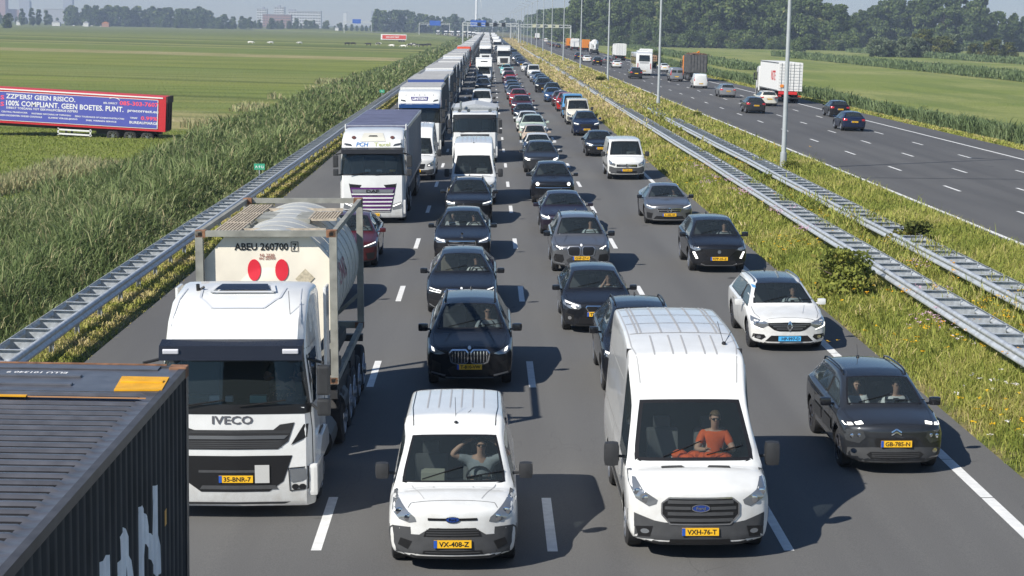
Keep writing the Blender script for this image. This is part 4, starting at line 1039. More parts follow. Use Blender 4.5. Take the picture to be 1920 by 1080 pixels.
def rooftop(v, rails=None, antenna=None, fin=True, m=TRIM, whip=None):
    S = v.S
    if rails:
        for s in (-1, 1):
            mb = MB(); pts = []
            for y in np.linspace(rails[0], rails[1], 7):
                h = ray(v, 'top', s * (S['wr'] - .05), y)
                if h: pts.append(h[0] + Vector((0, 0, .045)))
            for a, b in zip(pts, pts[1:]): mb.bar(a, b, .018, 6)
            if pts: mb.bar(pts[0], pts[0] + Vector((0, -.08, -.06)), .016, 6); mb.bar(pts[-1], pts[-1] + Vector((0, .08, -.06)), .016, 6)
            mb.build('roof_rail', m, v.e)
    if fin:
        h = ray(v, 'top', 0, S['yr1'] - .12)
        if h: MB().box(h[0] + Vector((0, 0, .03)), (.05, .16, .07), bev=.015, taper=(.4, .5)).build('antenna', TRIM, v.e)
    if whip:
        h = ray(v, 'top', whip[0], whip[1])
        if h: MB().bar(h[0], h[0] + Vector(whip[2]), .006, 5).sph(h[0] + Vector((0, 0, .015)), (.03, .05, .025)).build('antenna', TRIM, v.e)
def spec(**k):
    S = dict(DEF); S.update(k); return S
def lamp_pair(v, poly, m=LENS, drl=None, off=.006, axis='front', dm=DRL, name='headlight', inner=None):
    for f in (1, -1):
        p = poly if f > 0 else mir(poly); h = decal(v, name, p, m, axis=axis, off=off, step=.06)
        if h and drl:
            D = [(d if f > 0 else mir(d)) for d in drl]; decal(v, 'light_strip', D, dm, axis=axis, off=off + .004, step=.05, parent=h)
        if h and inner:
            for (x, z, r_) in inner: 
                q = ray(v, axis, f * x, z)
                if q: MB().sph(q[0] + q[1] * .004, (r_, .012, r_), 12).build('bulb_reflector', CHROME, h)
def slats(x0, x1, z0, z1, n, t=.018, taper=0):
    return [rect(x0 + taper * i, x1 - taper * i, z0 + (z1 - z0) * (i + .5) / n - t / 2, z0 + (z1 - z0) * (i + .5) / n + t / 2) for i in range(n)]
def vslats(x0, x1, z0, z1, n, t=.012): return [rect(x0 + (x1 - x0) * (i + .5) / n - t / 2, x0 + (x1 - x0) * (i + .5) / n + t / 2, z0, z1) for i in range(n)]
MODELS = {}
# ---- cars
def suv_bmw(pm, key, dark, ptext):
    S = spec(W=1.84, L=4.5, H=1.64, zb=.23, wr=.60, nose=.86, cowl=1.10, yc=1.12, yr0=1.85, yB=2.3, yr1=4.0, yb=4.36, zbk=1.12, belt0=1.03, belt1=1.12, tail=1.06, r=.36, ax=(.90, 3.58), cf=.24, tum=.08)
    v = start_vehicle(S, pm); kid = lambda s: [(s * a, b) for a, b in [(.03, .80), (.08, .85), (.36, .845), (.42, .78), (.38, .60), (.30, .565), (.10, .565), (.04, .60)]]
    for s in (1, -1):
        P = kid(s); g = decal(v, 'grille', P, TRIM, off=.006)
        decal(v, 'grille_frame', path(P + [P[0]], .028), CHROME if dark else ALLOY, off=.014, parent=g)
        if dark: decal(v, 'grille_bars', [rect(s * x - .010, s * x + .010, .59, .82) for x in (.10, .165, .23, .295, .355)], CHROME, off=.011, parent=g)
    lamp_pair(v, [(.50, .775), (.56, .80), (.84, .90), (.86, .84), (.74, .755), (.60, .745)], LENS if dark else LENSD, [[(.72, .80), (.78, .82), (.80, .88), (.74, .86)]] if dark else [[(.56, .765), (.76, .84), (.76, .865), (.56, .79)], [(.62, .76), (.66, .765), (.70, .83), (.66, .82)]])
    body2 = TRIM if dark else PLAST
    decal(v, 'lower_grille', [(-.34, .52), (.34, .52), (.46, .44), (.38, .30), (-.38, .30), (-.46, .44)], body2, off=.005)
    both(v, 'air_intake', [(.56, .60), (.80, .62), (.84, .50), (.80, .36), (.60, .34), (.52, .44)] if not dark else [(.60, .56), (.86, .66), (.86, .42), (.60, .36)], TRIM, off=.004)
    decal(v, 'skid_strip', [rect(-.5, .5, .255, .285)], ALLOY if dark else SILVER, off=.007)
    both(v, 'bumper_trim', path([(.50, .31), (.80, .37)], .035), ALLOY, off=.008)
    decal(v, 'badge', ell(0, .885, .035, .03), INKW, off=.01)
    plate(v, .50, ptext); decal(v, 'plate_recess', rect(-.3, .3, .43, .56), TRIM, off=.004)
    wheels(v, DALLOY if dark else ALLOY, 5); mirrors(v, 1.45, 1.10, BLACK, (.22, .14, .17)); interior(v); wipers(v)
    sidelines(v, (1.35, 2.3, 3.25), .34, 1.02, (2.05, 3.0), .92); decal(v, 'sill_trim', rect(1.3, 3.15, .24, .34), PLAST, axis='right', off=.006); decal(v, 'sill_trim', rect(1.3, 3.15, .24, .34), PLAST, axis='left', off=.006)
    rooftop(v, rails=(2.1, 3.9)); both(v, 'hood_crease', path([(.52, .45), (.40, 1.0)], .02), pm, axis='top', off=.012); rearset(v, 'hatch'); MODELS[key] = v.e; return v
def rearset(v, kind, text='H-947-KP', win=None):
    S = v.S; t = S['tail']
    lamp_pair(v, [(S['W'] / 2 - .38, t - .10), (S['W'] / 2 - .06, t - .06), (S['W'] / 2 - .07, t - .24), (S['W'] / 2 - .34, t - .22)], TAILR, axis='rear', name='tail_light')
    plate(v, t - .30, text, 'rear'); decal(v, 'rear_bumper', rect(-S['W'] / 2 + .14, S['W'] / 2 - .14, S['zb'] + .02, S['zb'] + .14), PLAST, axis='rear', off=.006)
suv_bmw(BLACK, 'suv_black', True, 'T-810-VW')
suv_bmw(GREY, 'suv_grey', False, 'GNF-57-V')
def sedan(key, pm, L_=4.9, W=1.87, H=1.45, glam='bmw', ptext=None, name='car'):
    S = spec(W=W, L=L_, H=H, zb=.17, wr=.56, nose=.72, cowl=.98, yc=1.42, yr0=2.2, yB=2.72, yr1=L_ - 1.15, yb=L_ - .62, zbk=1.04, belt0=.90, belt1=.97, tail=1.0, r=.35, ax=(.90, L_ - 1.08), cf=.26, tum=.08, sideend=L_ - 1.25)
    v = start_vehicle(S, pm, name)
    if glam == 'bmw':
        for s in (1, -1):
            P = [(s * a, b) for a, b in [(.03, .68), (.10, .71), (.38, .70), (.45, .64), (.43, .50), (.36, .46), (.08, .46), (.03, .50)]]; g = decal(v, 'grille', P, TRIM, off=.006)
            decal(v, 'grille_frame', path(P + [P[0]], .024), CHROME, off=.014, parent=g); decal(v, 'grille_bars', [rect(s * x - .008, s * x + .008, .48, .68) for x in (.1, .15, .20, .25, .30, .35, .40)], CHROME, off=.011, parent=g)
        lamp_pair(v, [(.50, .62), (.52, .68), (.86, .74), (.88, .66), (.60, .60)], LENSD, [[(.55, .615), (.84, .66), (.84, .675), (.55, .63)], [(.53, .66), (.83, .715), (.83, .73), (.53, .675)]])
        both(v, 'air_intake', [(.58, .42), (.84, .46), (.84, .28), (.62, .26)], TRIM, off=.005); both(v, 'bumper_trim', path([(.56, .27), (.70, .24), (.84, .32)], .03), CHROME, off=.009); decal(v, 'badge', ell(0, .735, .03, .025), INKW, off=.01)
    else:
        P = [(-.42, .66), (.42, .66), (.45, .56), (.36, .44), (-.36, .44), (-.45, .56)]; g = decal(v, 'grille', P, TRIM, off=.006); decal(v, 'grille_frame', path(P + [P[0]], .022), CHROME, off=.012, parent=g)
        decal(v, 'grille_bars', slats(-.40, .40, .46, .65, 3, .022), CHROME, off=.010, parent=g)
        lamp_pair(v, [(.52, .60), (.52, .68), (.84, .77), (.90, .70), (.80, .60)], LENS, [[(.55, .63), (.82, .70), (.84, .74), (.56, .66)]], dm=DRLY if glam == 'warm' else DRL)
        both(v, 'air_intake', [(.50, .38), (.84, .42), (.84, .27), (.5, .27)], TRIM, off=.005)
        h = ray(v, 'top', 0, .2)
        if glam == 'merc' and h: MB().bar(h[0], h[0] + Vector((0, 0, .07)), .006).cyl(h[0] + Vector((0, 0, .1)), .04, .006, 'Y', 16).build('hood_star', CHROME, v.e)
    decal(v, 'lower_grille', rect(-.46, .46, .24, .36), TRIM, off=.005)
    if ptext: plate(v, .40, ptext)
    wheels(v, ALLOY, 10 if glam == 'bmw' else 5); mirrors(v, 1.78, .98, pm); interior(v, seat=INTERB if glam == 'bmw' else INTERG); wipers(v); sidelines(v, (1.65, 2.7, 3.65), .30, .90, (2.45, 3.4), .84)
    rearset(v, 'sedan'); rooftop(v); MODELS[key] = v.e; return v
sedan('sedan_lux', BLACK, 5.1, 1.9, 1.48, 'bmw'); sedan('sedan_merc', BLACK, 5.1, 1.9, 1.50, 'merc'); sedan('sedan', NAVY, 4.75, 1.84, 1.43, 'std', 'L-482-RX')
def hatch(key, pm, kind='seat', ptext='TZ-C46-K', **k):
    a = dict(W=1.78, L=4.08, H=1.44, zb=.18, wr=.57, nose=.74, cowl=.97, yc=1.08, yr0=1.78, yB=2.22, yr1=3.55, yb=3.93, zbk=1.05, belt0=.90, belt1=1.0, tail=1.0, r=.32, ax=(.83, 3.39), cf=.24)
    a.update(k); S = spec(**a); v = start_vehicle(S, pm)
    if kind in ('seat', 'golf'):
        P = [(-.26, .70), (.26, .70), (.29, .66), (.22, .56), (-.22, .56), (-.29, .66)] if kind == 'seat' else [(-.46, .68), (.46, .68), (.46, .64), (-.46, .63)]
        g = decal(v, 'grille', P, TRIM, off=.006); decal(v, 'grille_frame', path(P + [P[0]], .016), CHROME, off=.012, parent=g)
        if kind == 'seat': text_on(v, 'badge', 'S', .10, 0, .63, CHROME, .016)
        else: decal(v, 'badge', ring(0, .67, .05, .045, .014), CHROME, off=.016)
        lamp_pair(v, [(.40, .66), (.42, .73), (.80, .80), (.84, .72), (.66, .62), (.46, .61)], LENS, [[(.46, .69), (.78, .76), (.78, .785), (.46, .71)], [(.52, .63), (.60, .65), (.62, .69), (.55, .68)]])
        decal(v, 'lower_grille', [(-.42, .42), (.42, .42), (.50, .26), (-.50, .26)], TRIM, off=.005)
        both(v, 'fog_lamp', [(.58, .47), (.80, .52), (.80, .34), (.60, .30)], TRIM, off=.005); both(v, 'fog_lamp_lens', ell(.68, .40, .045, .045), CHROME, off=.012)
    decal(v, 'lower_lip', rect(-.62, .62, .20, .24), PLAST, off=.006)
    if ptext: plate(v, .50, ptext)
    wheels(v, ALLOY, 5); mirrors(v, 1.42, .97, pm, (.19, .12, .14)); interior(v); wipers(v); sidelines(v, (1.28, 2.22, 3.0), .30, .90, (1.98, 2.8), .84); rooftop(v); rearset(v, 'hatch'); MODELS[key] = v.e; return v
def text_on(v, name, s, size, x, z, m, off=.01, width=None, axis='front', parent=None, shear=0, flip=1):
    vv, f = text_tris(s, size)
    if width: vv = vv * np.array([width / (vv[:, 0].max() - vv[:, 0].min()), 1])
    pts = []
    for a, b in vv:
        a += shear * b; h = ray(v, axis, x + a * flip, z + b)
        pts.append((h[0] + h[1] * off) if h else None)
    good = [p for p in pts if p is not None]
    if not good: return None
    pts = [p if p is not None else good[0] for p in pts]
    me = bpy.data.meshes.new(name); me.from_pydata([tuple(p) for p in pts], [], f); return obj_from(name, me, m, parent or v.e)
hatch('hatch_black', BLACK, 'seat'); hatch('hatch', NAVY, 'golf', 'R-316-TN', L=4.25, r=.33)
# rounded crossover with side air bumps, dark metallic
def cactus():
    S = spec(W=1.74, L=4.16, H=1.48, zb=.21, wr=.60, nose=.84, cowl=1.02, yc=1.0, yr0=1.72, yB=2.15, yr1=3.65, yb=4.02, zbk=1.06, belt0=.96, belt1=1.06, tail=1.02, r=.335, ax=(.82, 3.42), cf=.30, tum=.09, roofm=BLACK)
    pm = DGREY; v = start_vehicle(S, pm)
    lamp_pair(v, [(.50, .66), (.54, .76), (.78, .77), (.84, .70), (.80, .58), (.60, .55)], LENSD, None, inner=((.60, .69, .035), (.71, .67, .04)))
    for s in (1, -1): decal(v, 'daytime_light', [[(s * a, b) for a, b in p] for p in ([(.52, .865), (.64, .845), (.66, .87), (.54, .895)], [(.68, .84), (.80, .815), (.82, .845), (.70, .865)])], DRL, off=.008)
    decal(v, 'plate_recess', [(-.33, .66), (.33, .66), (.36, .61), (.33, .50), (-.33, .50), (-.36, .61)], TRIM, off=.005); plate(v, .565, 'GB-785-N')
    for dz in (0, .045): decal(v, 'badge', path([(-.085, .715 + dz), (0, .765 + dz), (.085, .715 + dz)], .022), CHROME, off=.012)
    decal(v, 'bumper_panel', [(-.78, .46), (-.40, .50), (.40, .50), (.78, .46), (.78, .24), (-.78, .24)], PLAST2, off=.005)
    decal(v, 'lower_grille', [(-.42, .42), (.42, .42), (.48, .37), (.42, .31), (-.42, .31), (-.48, .37)], TRIM, off=.009); decal(v, 'grille_bars', slats(-.40, .40, .32, .41, 3, .012), PLAST2, off=.013)
    both(v, 'fog_lamp', ell(.68, .42, .045, .04), CHROME, off=.014)
    for ax in ('right', 'left'):
        for y0 in (1.30, 2.2): decal(v, 'side_bump', [(y0, .50), (y0 + .82, .50), (y0 + .82, .72), (y0, .72)], PLAST, axis=ax, off=.02)
        decal(v, 'sill_trim', rect(.5, 3.9, .20, .30), PLAST, axis=ax, off=.006)
    wheels(v, DALLOY, 5); mirrors(v, 1.36, 1.02, BLACK, (.2, .13, .15)); interior(v, seat=INTERG); wipers(v); sidelines(v, (1.22, 2.15, 2.95), .32, .95, (1.9, 2.7), .86)
    rooftop(v, rails=(1.95, 3.6), fin=False, m=BLACK, whip=(0, 3.35, (0, .12, .22))); rearset(v, 'hatch'); MODELS['cactus'] = v.e
cactus()
def estate():
    S = spec(W=1.81, L=4.60, H=1.46, zb=.17, wr=.60, nose=.76, cowl=.98, yc=1.12, yr0=1.88, yB=2.35, yr1=4.15, yb=4.45, zbk=1.05, belt0=.91, belt1=1.0, tail=1.0, r=.335, ax=(.88, 3.58), cf=.26, roofm=BLACK)
    v = start_vehicle(S, WHITE)
    P = [(-.58, .69), (-.10, .71), (.10, .71), (.58, .69), (.36, .53), (.24, .50), (-.24, .50), (-.36, .53)]
    g = decal(v, 'grille', P, TRIM, off=.006); decal(v, 'grille_bars', [line((-.46, .655), (.46, .655), .014), line((-.38, .61), (.38, .61), .014), line((-.30, .56), (.30, .56), .014)], ALLOY, off=.011, parent=g)
    decal(v, 'badge', path([(0, .73), (.06, .62), (0, .51), (-.06, .62), (0, .73)], .028), CHROME, off=.018)
    lamp_pair(v, [(.48, .64), (.50, .70), (.58, .73), (.84, .80), (.86, .72), (.80, .60), (.62, .56), (.55, .60)], LENS, [[(.60, .54), (.62, .53), (.84, .60), (.86, .68), (.83, .68), (.81, .62)]], inner=((.72, .68, .04),))
    decal(v, 'lower_grille', [(-.42, .40), (.42, .40), (.56, .26), (-.56, .26)], TRIM, off=.005)
    both(v, 'fog_lamp_housing', [(.58, .42), (.82, .43), (.84, .34), (.64, .29), (.54, .36)], TRIM, off=.006); both(v, 'fog_lamp', ell(.70, .36, .05, .04), CHROME, off=.012)
    plate(v, .33, 'HP-997-D', col=PLATET, strip_=False); wheels(v, DALLOY, 10); mirrors(v, 1.50, .98, WHITE); interior(v); wipers(v); sidelines(v, (1.38, 2.35, 3.25), .29, .90, (2.1, 3.0), .84)
    both(v, 'hood_crease', path([(.35, .42), (.48, 1.0)], .02), WHITE, axis='top', off=.012)
    decal(v, 'sticker', rect(-.68, -.56, 1.28, 1.33), LBLUE, off=.01); decal(v, 'sticker', rect(-.72, -.64, 1.10, 1.14), INKW, off=.01)
    rooftop(v, rails=(2.1, 4.1), m=ALLOY); rearset(v, 'estate'); MODELS['estate'] = v.e
estate()
def peug():
    S = spec(W=1.78, L=4.3, H=1.55, zb=.22, wr=.59, nose=.84, cowl=1.06, yc=1.06, yr0=1.78, yB=2.22, yr1=3.75, yb=4.15, zbk=1.1, belt0=.99, belt1=1.08, tail=1.05, r=.35, ax=(.84, 3.45), cf=.24)
    v = start_vehicle(S, BLACK)
    P = [(-.48, .76), (.48, .76), (.52, .70), (.30, .50), (-.30, .50), (-.52, .70)]; g = decal(v, 'grille', P, TRIM, off=.006); decal(v, 'grille_bars', [rect(x - .006, x + .006, .53 + abs(x) * .25, .74) for x in np.arange(-.44, .45, .055)], DALLOY, off=.011, parent=g); decal(v, 'badge', ell(0, .67, .055, .06, 6), ALLOY, off=.016)
    lamp_pair(v, [(.56, .72), (.58, .78), (.84, .84), (.85, .76), (.70, .70)], LENS, None, inner=((.68, .75, .035),))
    for s in (1, -1):
        decal(v, 'daytime_light', [[(s * a, b) for a, b in p] for p in ([(.63, .46), (.70, .45), (.80, .66), (.73, .67)],)], DRL, off=.010)
    decal(v, 'lower_grille', [(-.48, .40), (.48, .40), (.56, .29), (-.56, .29)], TRIM, off=.005); decal(v, 'skid_strip', path([(-.55, .30), (-.42, .255), (.42, .255), (.55, .30)], .03), ALLOY, off=.010)
    plate(v, .46, 'KFP-35-Z'); wheels(v, ALLOY, 5); mirrors(v, 1.42, 1.06, BLACK); interior(v); wipers(v); sidelines(v, (1.28, 2.22, 3.05), .36, .98, (2.0, 2.85), .9)
    for ax in ('right', 'left'): decal(v, 'sill_trim', rect(1.2, 3.1, .22, .34), PLAST, axis=ax, off=.006)
    rooftop(v); rearset(v, 'suv'); MODELS['crossover'] = v.e
peug()
def cla():
    S = spec(W=1.83, L=4.69, H=1.42, zb=.15, wr=.54, nose=.74, cowl=.95, yc=1.30, yr0=2.08, yB=2.55, yr1=3.45, yb=4.15, zbk=1.02, belt0=.90, belt1=.96, tail=.98, r=.34, ax=(.93, 3.66), cf=.30, tum=.09, sideend=3.5, roofrear=-.10)
    S['sideend'] = 3.3; v = start_vehicle(S, GREY)
    P = [(-.46, .64), (.46, .64), (.40, .50), (-.40, .50)]; g = decal(v, 'grille', P, TRIM, off=.006); decal(v, 'grille_bars', [rect(-.43, .43, .565, .59)], CHROME, off=.012, parent=g); decal(v, 'grille_frame', path(P + [P[0]], .016), CHROME, off=.012, parent=g)
    decal(v, 'badge', ring(0, .58, .085, .08, .02), CHROME, off=.018); decal(v, 'badge_star', path([(0, .58), (0, .655)], .02) + path([(0, .58), (.065, .54)], .02) + path([(0, .58), (-.065, .54)], .02), CHROME, off=.018)
    lamp_pair(v, [(.50, .62), (.54, .68), (.84, .76), (.86, .68), (.70, .60)], LENS, [[(.54, .66), (.82, .735), (.84, .755), (.54, .68)]]); decal(v, 'lower_grille', [(-.50, .36), (.50, .36), (.60, .24), (-.60, .24)], TRIM, off=.005); both(v, 'air_intake', [(.62, .46), (.84, .50), (.82, .28), (.66, .26)], TRIM, off=.005)
    decal(v, 'skid_strip', rect(-.62, .62, .20, .225), CHROME, off=.008); plate(v, .405, 'X-482-HK'); wheels(v, DALLOY, 5); mirrors(v, 1.70, .96, BLACK); interior(v); wipers(v); sidelines(v, (1.52, 2.55, 3.35), .27, .88, (2.3, 3.1), .82); rearset(v, 'sedan'); MODELS['coupe'] = v.e
cla()
def ev(key, pm, kind, **k):
    a = dict(W=1.88, L=4.6, H=1.6, zb=.19, wr=.58, nose=.80, cowl=1.04, yc=1.14, yr0=1.92, yB=2.4, yr1=3.7, yb=4.35, zbk=1.12, belt0=.96, belt1=1.06, tail=1.08, r=.36, ax=(.88, 3.72), cf=.30); a.update(k); S = spec(**a); v = start_vehicle(S, pm)
    n = S['nose']
    if kind == 'lynk':
        both(v, 'headlight', ell(.66, n - .06, .07, .07), DRL, off=.010); decal(v, 'light_bar', rect(-.74, .74, n - .22, n - .20), mat('bar_blue', (.12, .22, .4), .3), off=.008); decal(v, 'lower_grille', rect(-.6, .6, .30, .40), TRIM, off=.005); decal(v, 'skid_strip', rect(-.5, .5, .24, .27), ALLOY, off=.008)
    elif kind == 'tesla':
        lamp_pair(v, [(.58, n - .12), (.62, n - .05), (.84, n + .02), (.86, n - .05), (.72, n - .13)], DRL, None); decal(v, 'lower_grille', [(-.48, .34), (.48, .34), (.40, .26), (-.40, .26)], TRIM, off=.005); both(v, 'air_intake', [(.62, .42), (.82, .44), (.82, .32), (.66, .30)], TRIM, off=.005)
    elif kind == 'fiat':
        both(v, 'headlight', ell(.55, n - .12, .10, .10), DRLY, off=.012); decal(v, 'bumper_bar', rect(-.5, .5, .50, .53), CHROME, off=.012); decal(v, 'lower_grille', rect(-.4, .4, .28, .36), TRIM, off=.006)
    elif kind == 'lexus':
        P = [(-.34, .74), (.34, .74), (.44, .40), (.36, .27), (-.36, .27), (-.44, .40)]; decal(v, 'grille', P, TRIM, off=.006); decal(v, 'grille_bars', [line((x, .30), (x + .04, .72), .01) for x in np.arange(-.3, .3, .07)], DALLOY, off=.01)
        lamp_pair(v, [(.50, n - .16), (.52, n - .08), (.86, n + .02), (.88, n - .06), (.70, n - .15)], LENSD, [[(.52, n - .12), (.86, n - .02), (.86, n + .01), (.52, n - .095)]]); both(v, 'air_intake', [(.58, .48), (.84, .50), (.82, .30), (.62, .28)], TRIM, off=.005)
    else:
        P = [(-.40, n - .06), (.40, n - .06), (.44, n - .18), (.34, n - .30), (-.34, n - .30), (-.44, n - .18)]; decal(v, 'grille', P, TRIM, off=.006); decal(v, 'grille_bars', slats(-.38, .38, n - .28, n - .08, 3), DALLOY, off=.01)
        lamp_pair(v, [(.52, n - .16), (.52, n - .06), (.84, n), (.87, n - .08), (.74, n - .16)], LENS, [[(.54, n - .10), (.84, n - .04), (.84, n - .01), (.54, n - .07)]]); decal(v, 'lower_grille', rect(-.5, .5, .26, .40), TRIM, off=.005); both(v, 'fog_lamp', ell(.68, .36, .05, .04), LENS, off=.010)
    if kind != 'tesla': plate(v, .47, {'lynk': 'Z-571-XR', 'fiat': 'XJ-809-V', 'lexus': 'N-714-BF'}.get(kind, 'K-508-SV'))
    wheels(v, DALLOY if kind in ('tesla', 'lynk') else ALLOY, 5); mirrors(v, S['yc'] + .35, S['cowl'] + .02, pm if kind != 'suv' else BLACK); interior(v); wipers(v); yB = S['yB']; sidelines(v, (S['yc'] + .22, yB, yB + .85), .32, S['belt0'] - .02, (yB - .25, yB + .6), S['belt0'] - .1)
    rooftop(v, rails=(S['yr0'] + .3, S['yr1'] - .1) if kind == 'suv' else None); rearset(v, 'suv'); MODELS[key] = v.e
ev('lynk', BLACK, 'lynk', H=1.68, nose=.92, cowl=1.14, belt0=1.05, belt1=1.14); ev('tesla', BLACK, 'tesla', H=1.58); ev('fiat', BEIGE, 'fiat', W=1.64, L=3.6, H=1.49, wr=.54, yc=.75, yr0=1.35, yB=1.9, yr1=2.9, yb=3.45, r=.30, ax=(.66, 2.96), nose=.86, cowl=1.02)
ev('lexus', DRED, 'lexus', H=1.58); ev('suv', BLACK, 'suv', H=1.66, nose=.92, cowl=1.14, belt0=1.05, belt1=1.14, W=1.86, L=4.6)
# ---- vans
def connect():
    S = spec(W=1.835, L=4.42, H=1.84, zb=.20, wr=.70, tum=.05, nose=.90, cowl=1.04, yc=.98, yr0=1.72, zr0=1.60, yB=2.05, yr1=4.1, yb=4.3, belt0=.97, belt1=1.04, r=.33, ax=(.84, 3.5), cf=.26, van=True, sideend=3.2, hz=(.95, 1.0), roofcr=.02, roofrear=-.03, wr0=.67)
    S['seatz'] = .56; S['seaty'] = 1.98; pm = WHITE; v = start_vehicle(S, pm, 'van')
    decal(v, 'front_bumper', [(-.88, .66), (-.60, .56), (-.46, .56), (-.34, .64), (.34, .64), (.46, .56), (.60, .56), (.88, .66), (.88, .21), (-.88, .21)], PLAST2, off=.006)
    for ax in ('right', 'left'): decal(v, 'front_bumper_side', [(.02, .22), (.46, .22), (.46, .50), (.22, .66), (.02, .66)], PLAST2, axis=ax, off=.006); decal(v, 'side_moulding', rect(1.25, 3.05, .50, .58), PLAST2, axis=ax, off=.01); decal(v, 'sill_trim', rect(1.2, 3.1, .2, .28), PLAST2, axis=ax, off=.006)
    g = decal(v, 'grille', [(-.38, .60), (-.32, .66), (.32, .66), (.38, .60), (.40, .535), (-.40, .535)], TRIM, off=.010); decal(v, 'grille_bars', slats(-.36, .36, .545, .65, 3, .014), PLAST2, off=.014, parent=g)
    decal(v, 'badge_bar', rect(-.34, .34, .765, .80), TRIM, off=.008); decal(v, 'badge', ell(0, .782, .095, .040), mat('badge_blue', (.02, .05, .22), .2), off=.013); decal(v, 'badge_rim', ring(0, .782, .095, .040, .009), CHROME, off=.016); text_on(v, 'badge_lettering', 'Ford', .036, 0, .782, CHROME, .018)
    decal(v, 'lower_grille', [(-.40, .335), (.40, .335), (.42, .285), (-.42, .285)], TRIM, off=.010); decal(v, 'grille_bars', slats(-.38, .38, .29, .33, 1, .010), PLAST2, off=.014)
    both(v, 'fog_lamp_housing', [(.56, .46), (.72, .50), (.76, .40), (.62, .34)], TRIM, off=.010); both(v, 'fog_lamp', ell(.665, .42, .05, .04), TRIM, off=.014)
    lamp_pair(v, [(.50, .74), (.52, .80), (.62, .88), (.80, 1.00), (.84, .98), (.84, .86), (.74, .76), (.60, .72)], LENS, None, inner=((.62, .79, .05), (.74, .86, .055)))
    plate(v, .435, 'VX-408-Z'); wheels(v, ALLOY, 6); mirrors(v, 1.32, 1.16, PLAST, (.20, .16, .24), .12); interior(v, van=True); wipers(v)
    decal(v, 'hood_seam', path([(-.62, .03 + .14), (-.58, .28), (.58, .28), (.62, .17)], .008), TRIM, axis='top', off=.004); both(v, 'hood_crease', path([(.40, .35), (.60, .92)], .010), mat('seam_grey', (.35, .35, .35), .5), axis='top', off=.004)
    decal(v, 'washer_jet', [ell(x, .80, .014, .012, 6) for x in (-.28, .28)], TRIM, axis='top', off=.008)
    SG = mat('seam_grey', (.35, .35, .35), .5)
    decal(v, 'roof_ribs', [line((x, 2.5), (x, 4.05), .022) for x in (-.42, -.25, -.08, .09, .26, .43)], SG, axis='top', off=.004); both(v, 'roof_gutter', path([(.60, 1.85), (.64, 2.6), (.64, 4.1)], .014), TRIM, axis='top', off=.004)
    sidelines(v, (1.2, 2.05, 2.95), .34, 1.08, (1.85, 2.2), .95)
    h = ray(v, 'top', .02, 1.86); MB().sph(h[0] + Vector((0, 0, .012)), (.03, .035, .02)).bar(h[0], h[0] + Vector((-.02, .5, .28)), .004, 5).bar(h[0], h[0] + Vector((.22, .35, .12)), .004, 5).build('antenna', TRIM, v.e)
    lamp_pair(v, [(.74, 1.5), (.86, 1.5), (.88, .9), (.76, .9)], TAILR, axis='rear', name='tail_light'); plate(v, .6, 'VX-408-Z', 'rear'); MODELS['connect'] = v.e
connect()
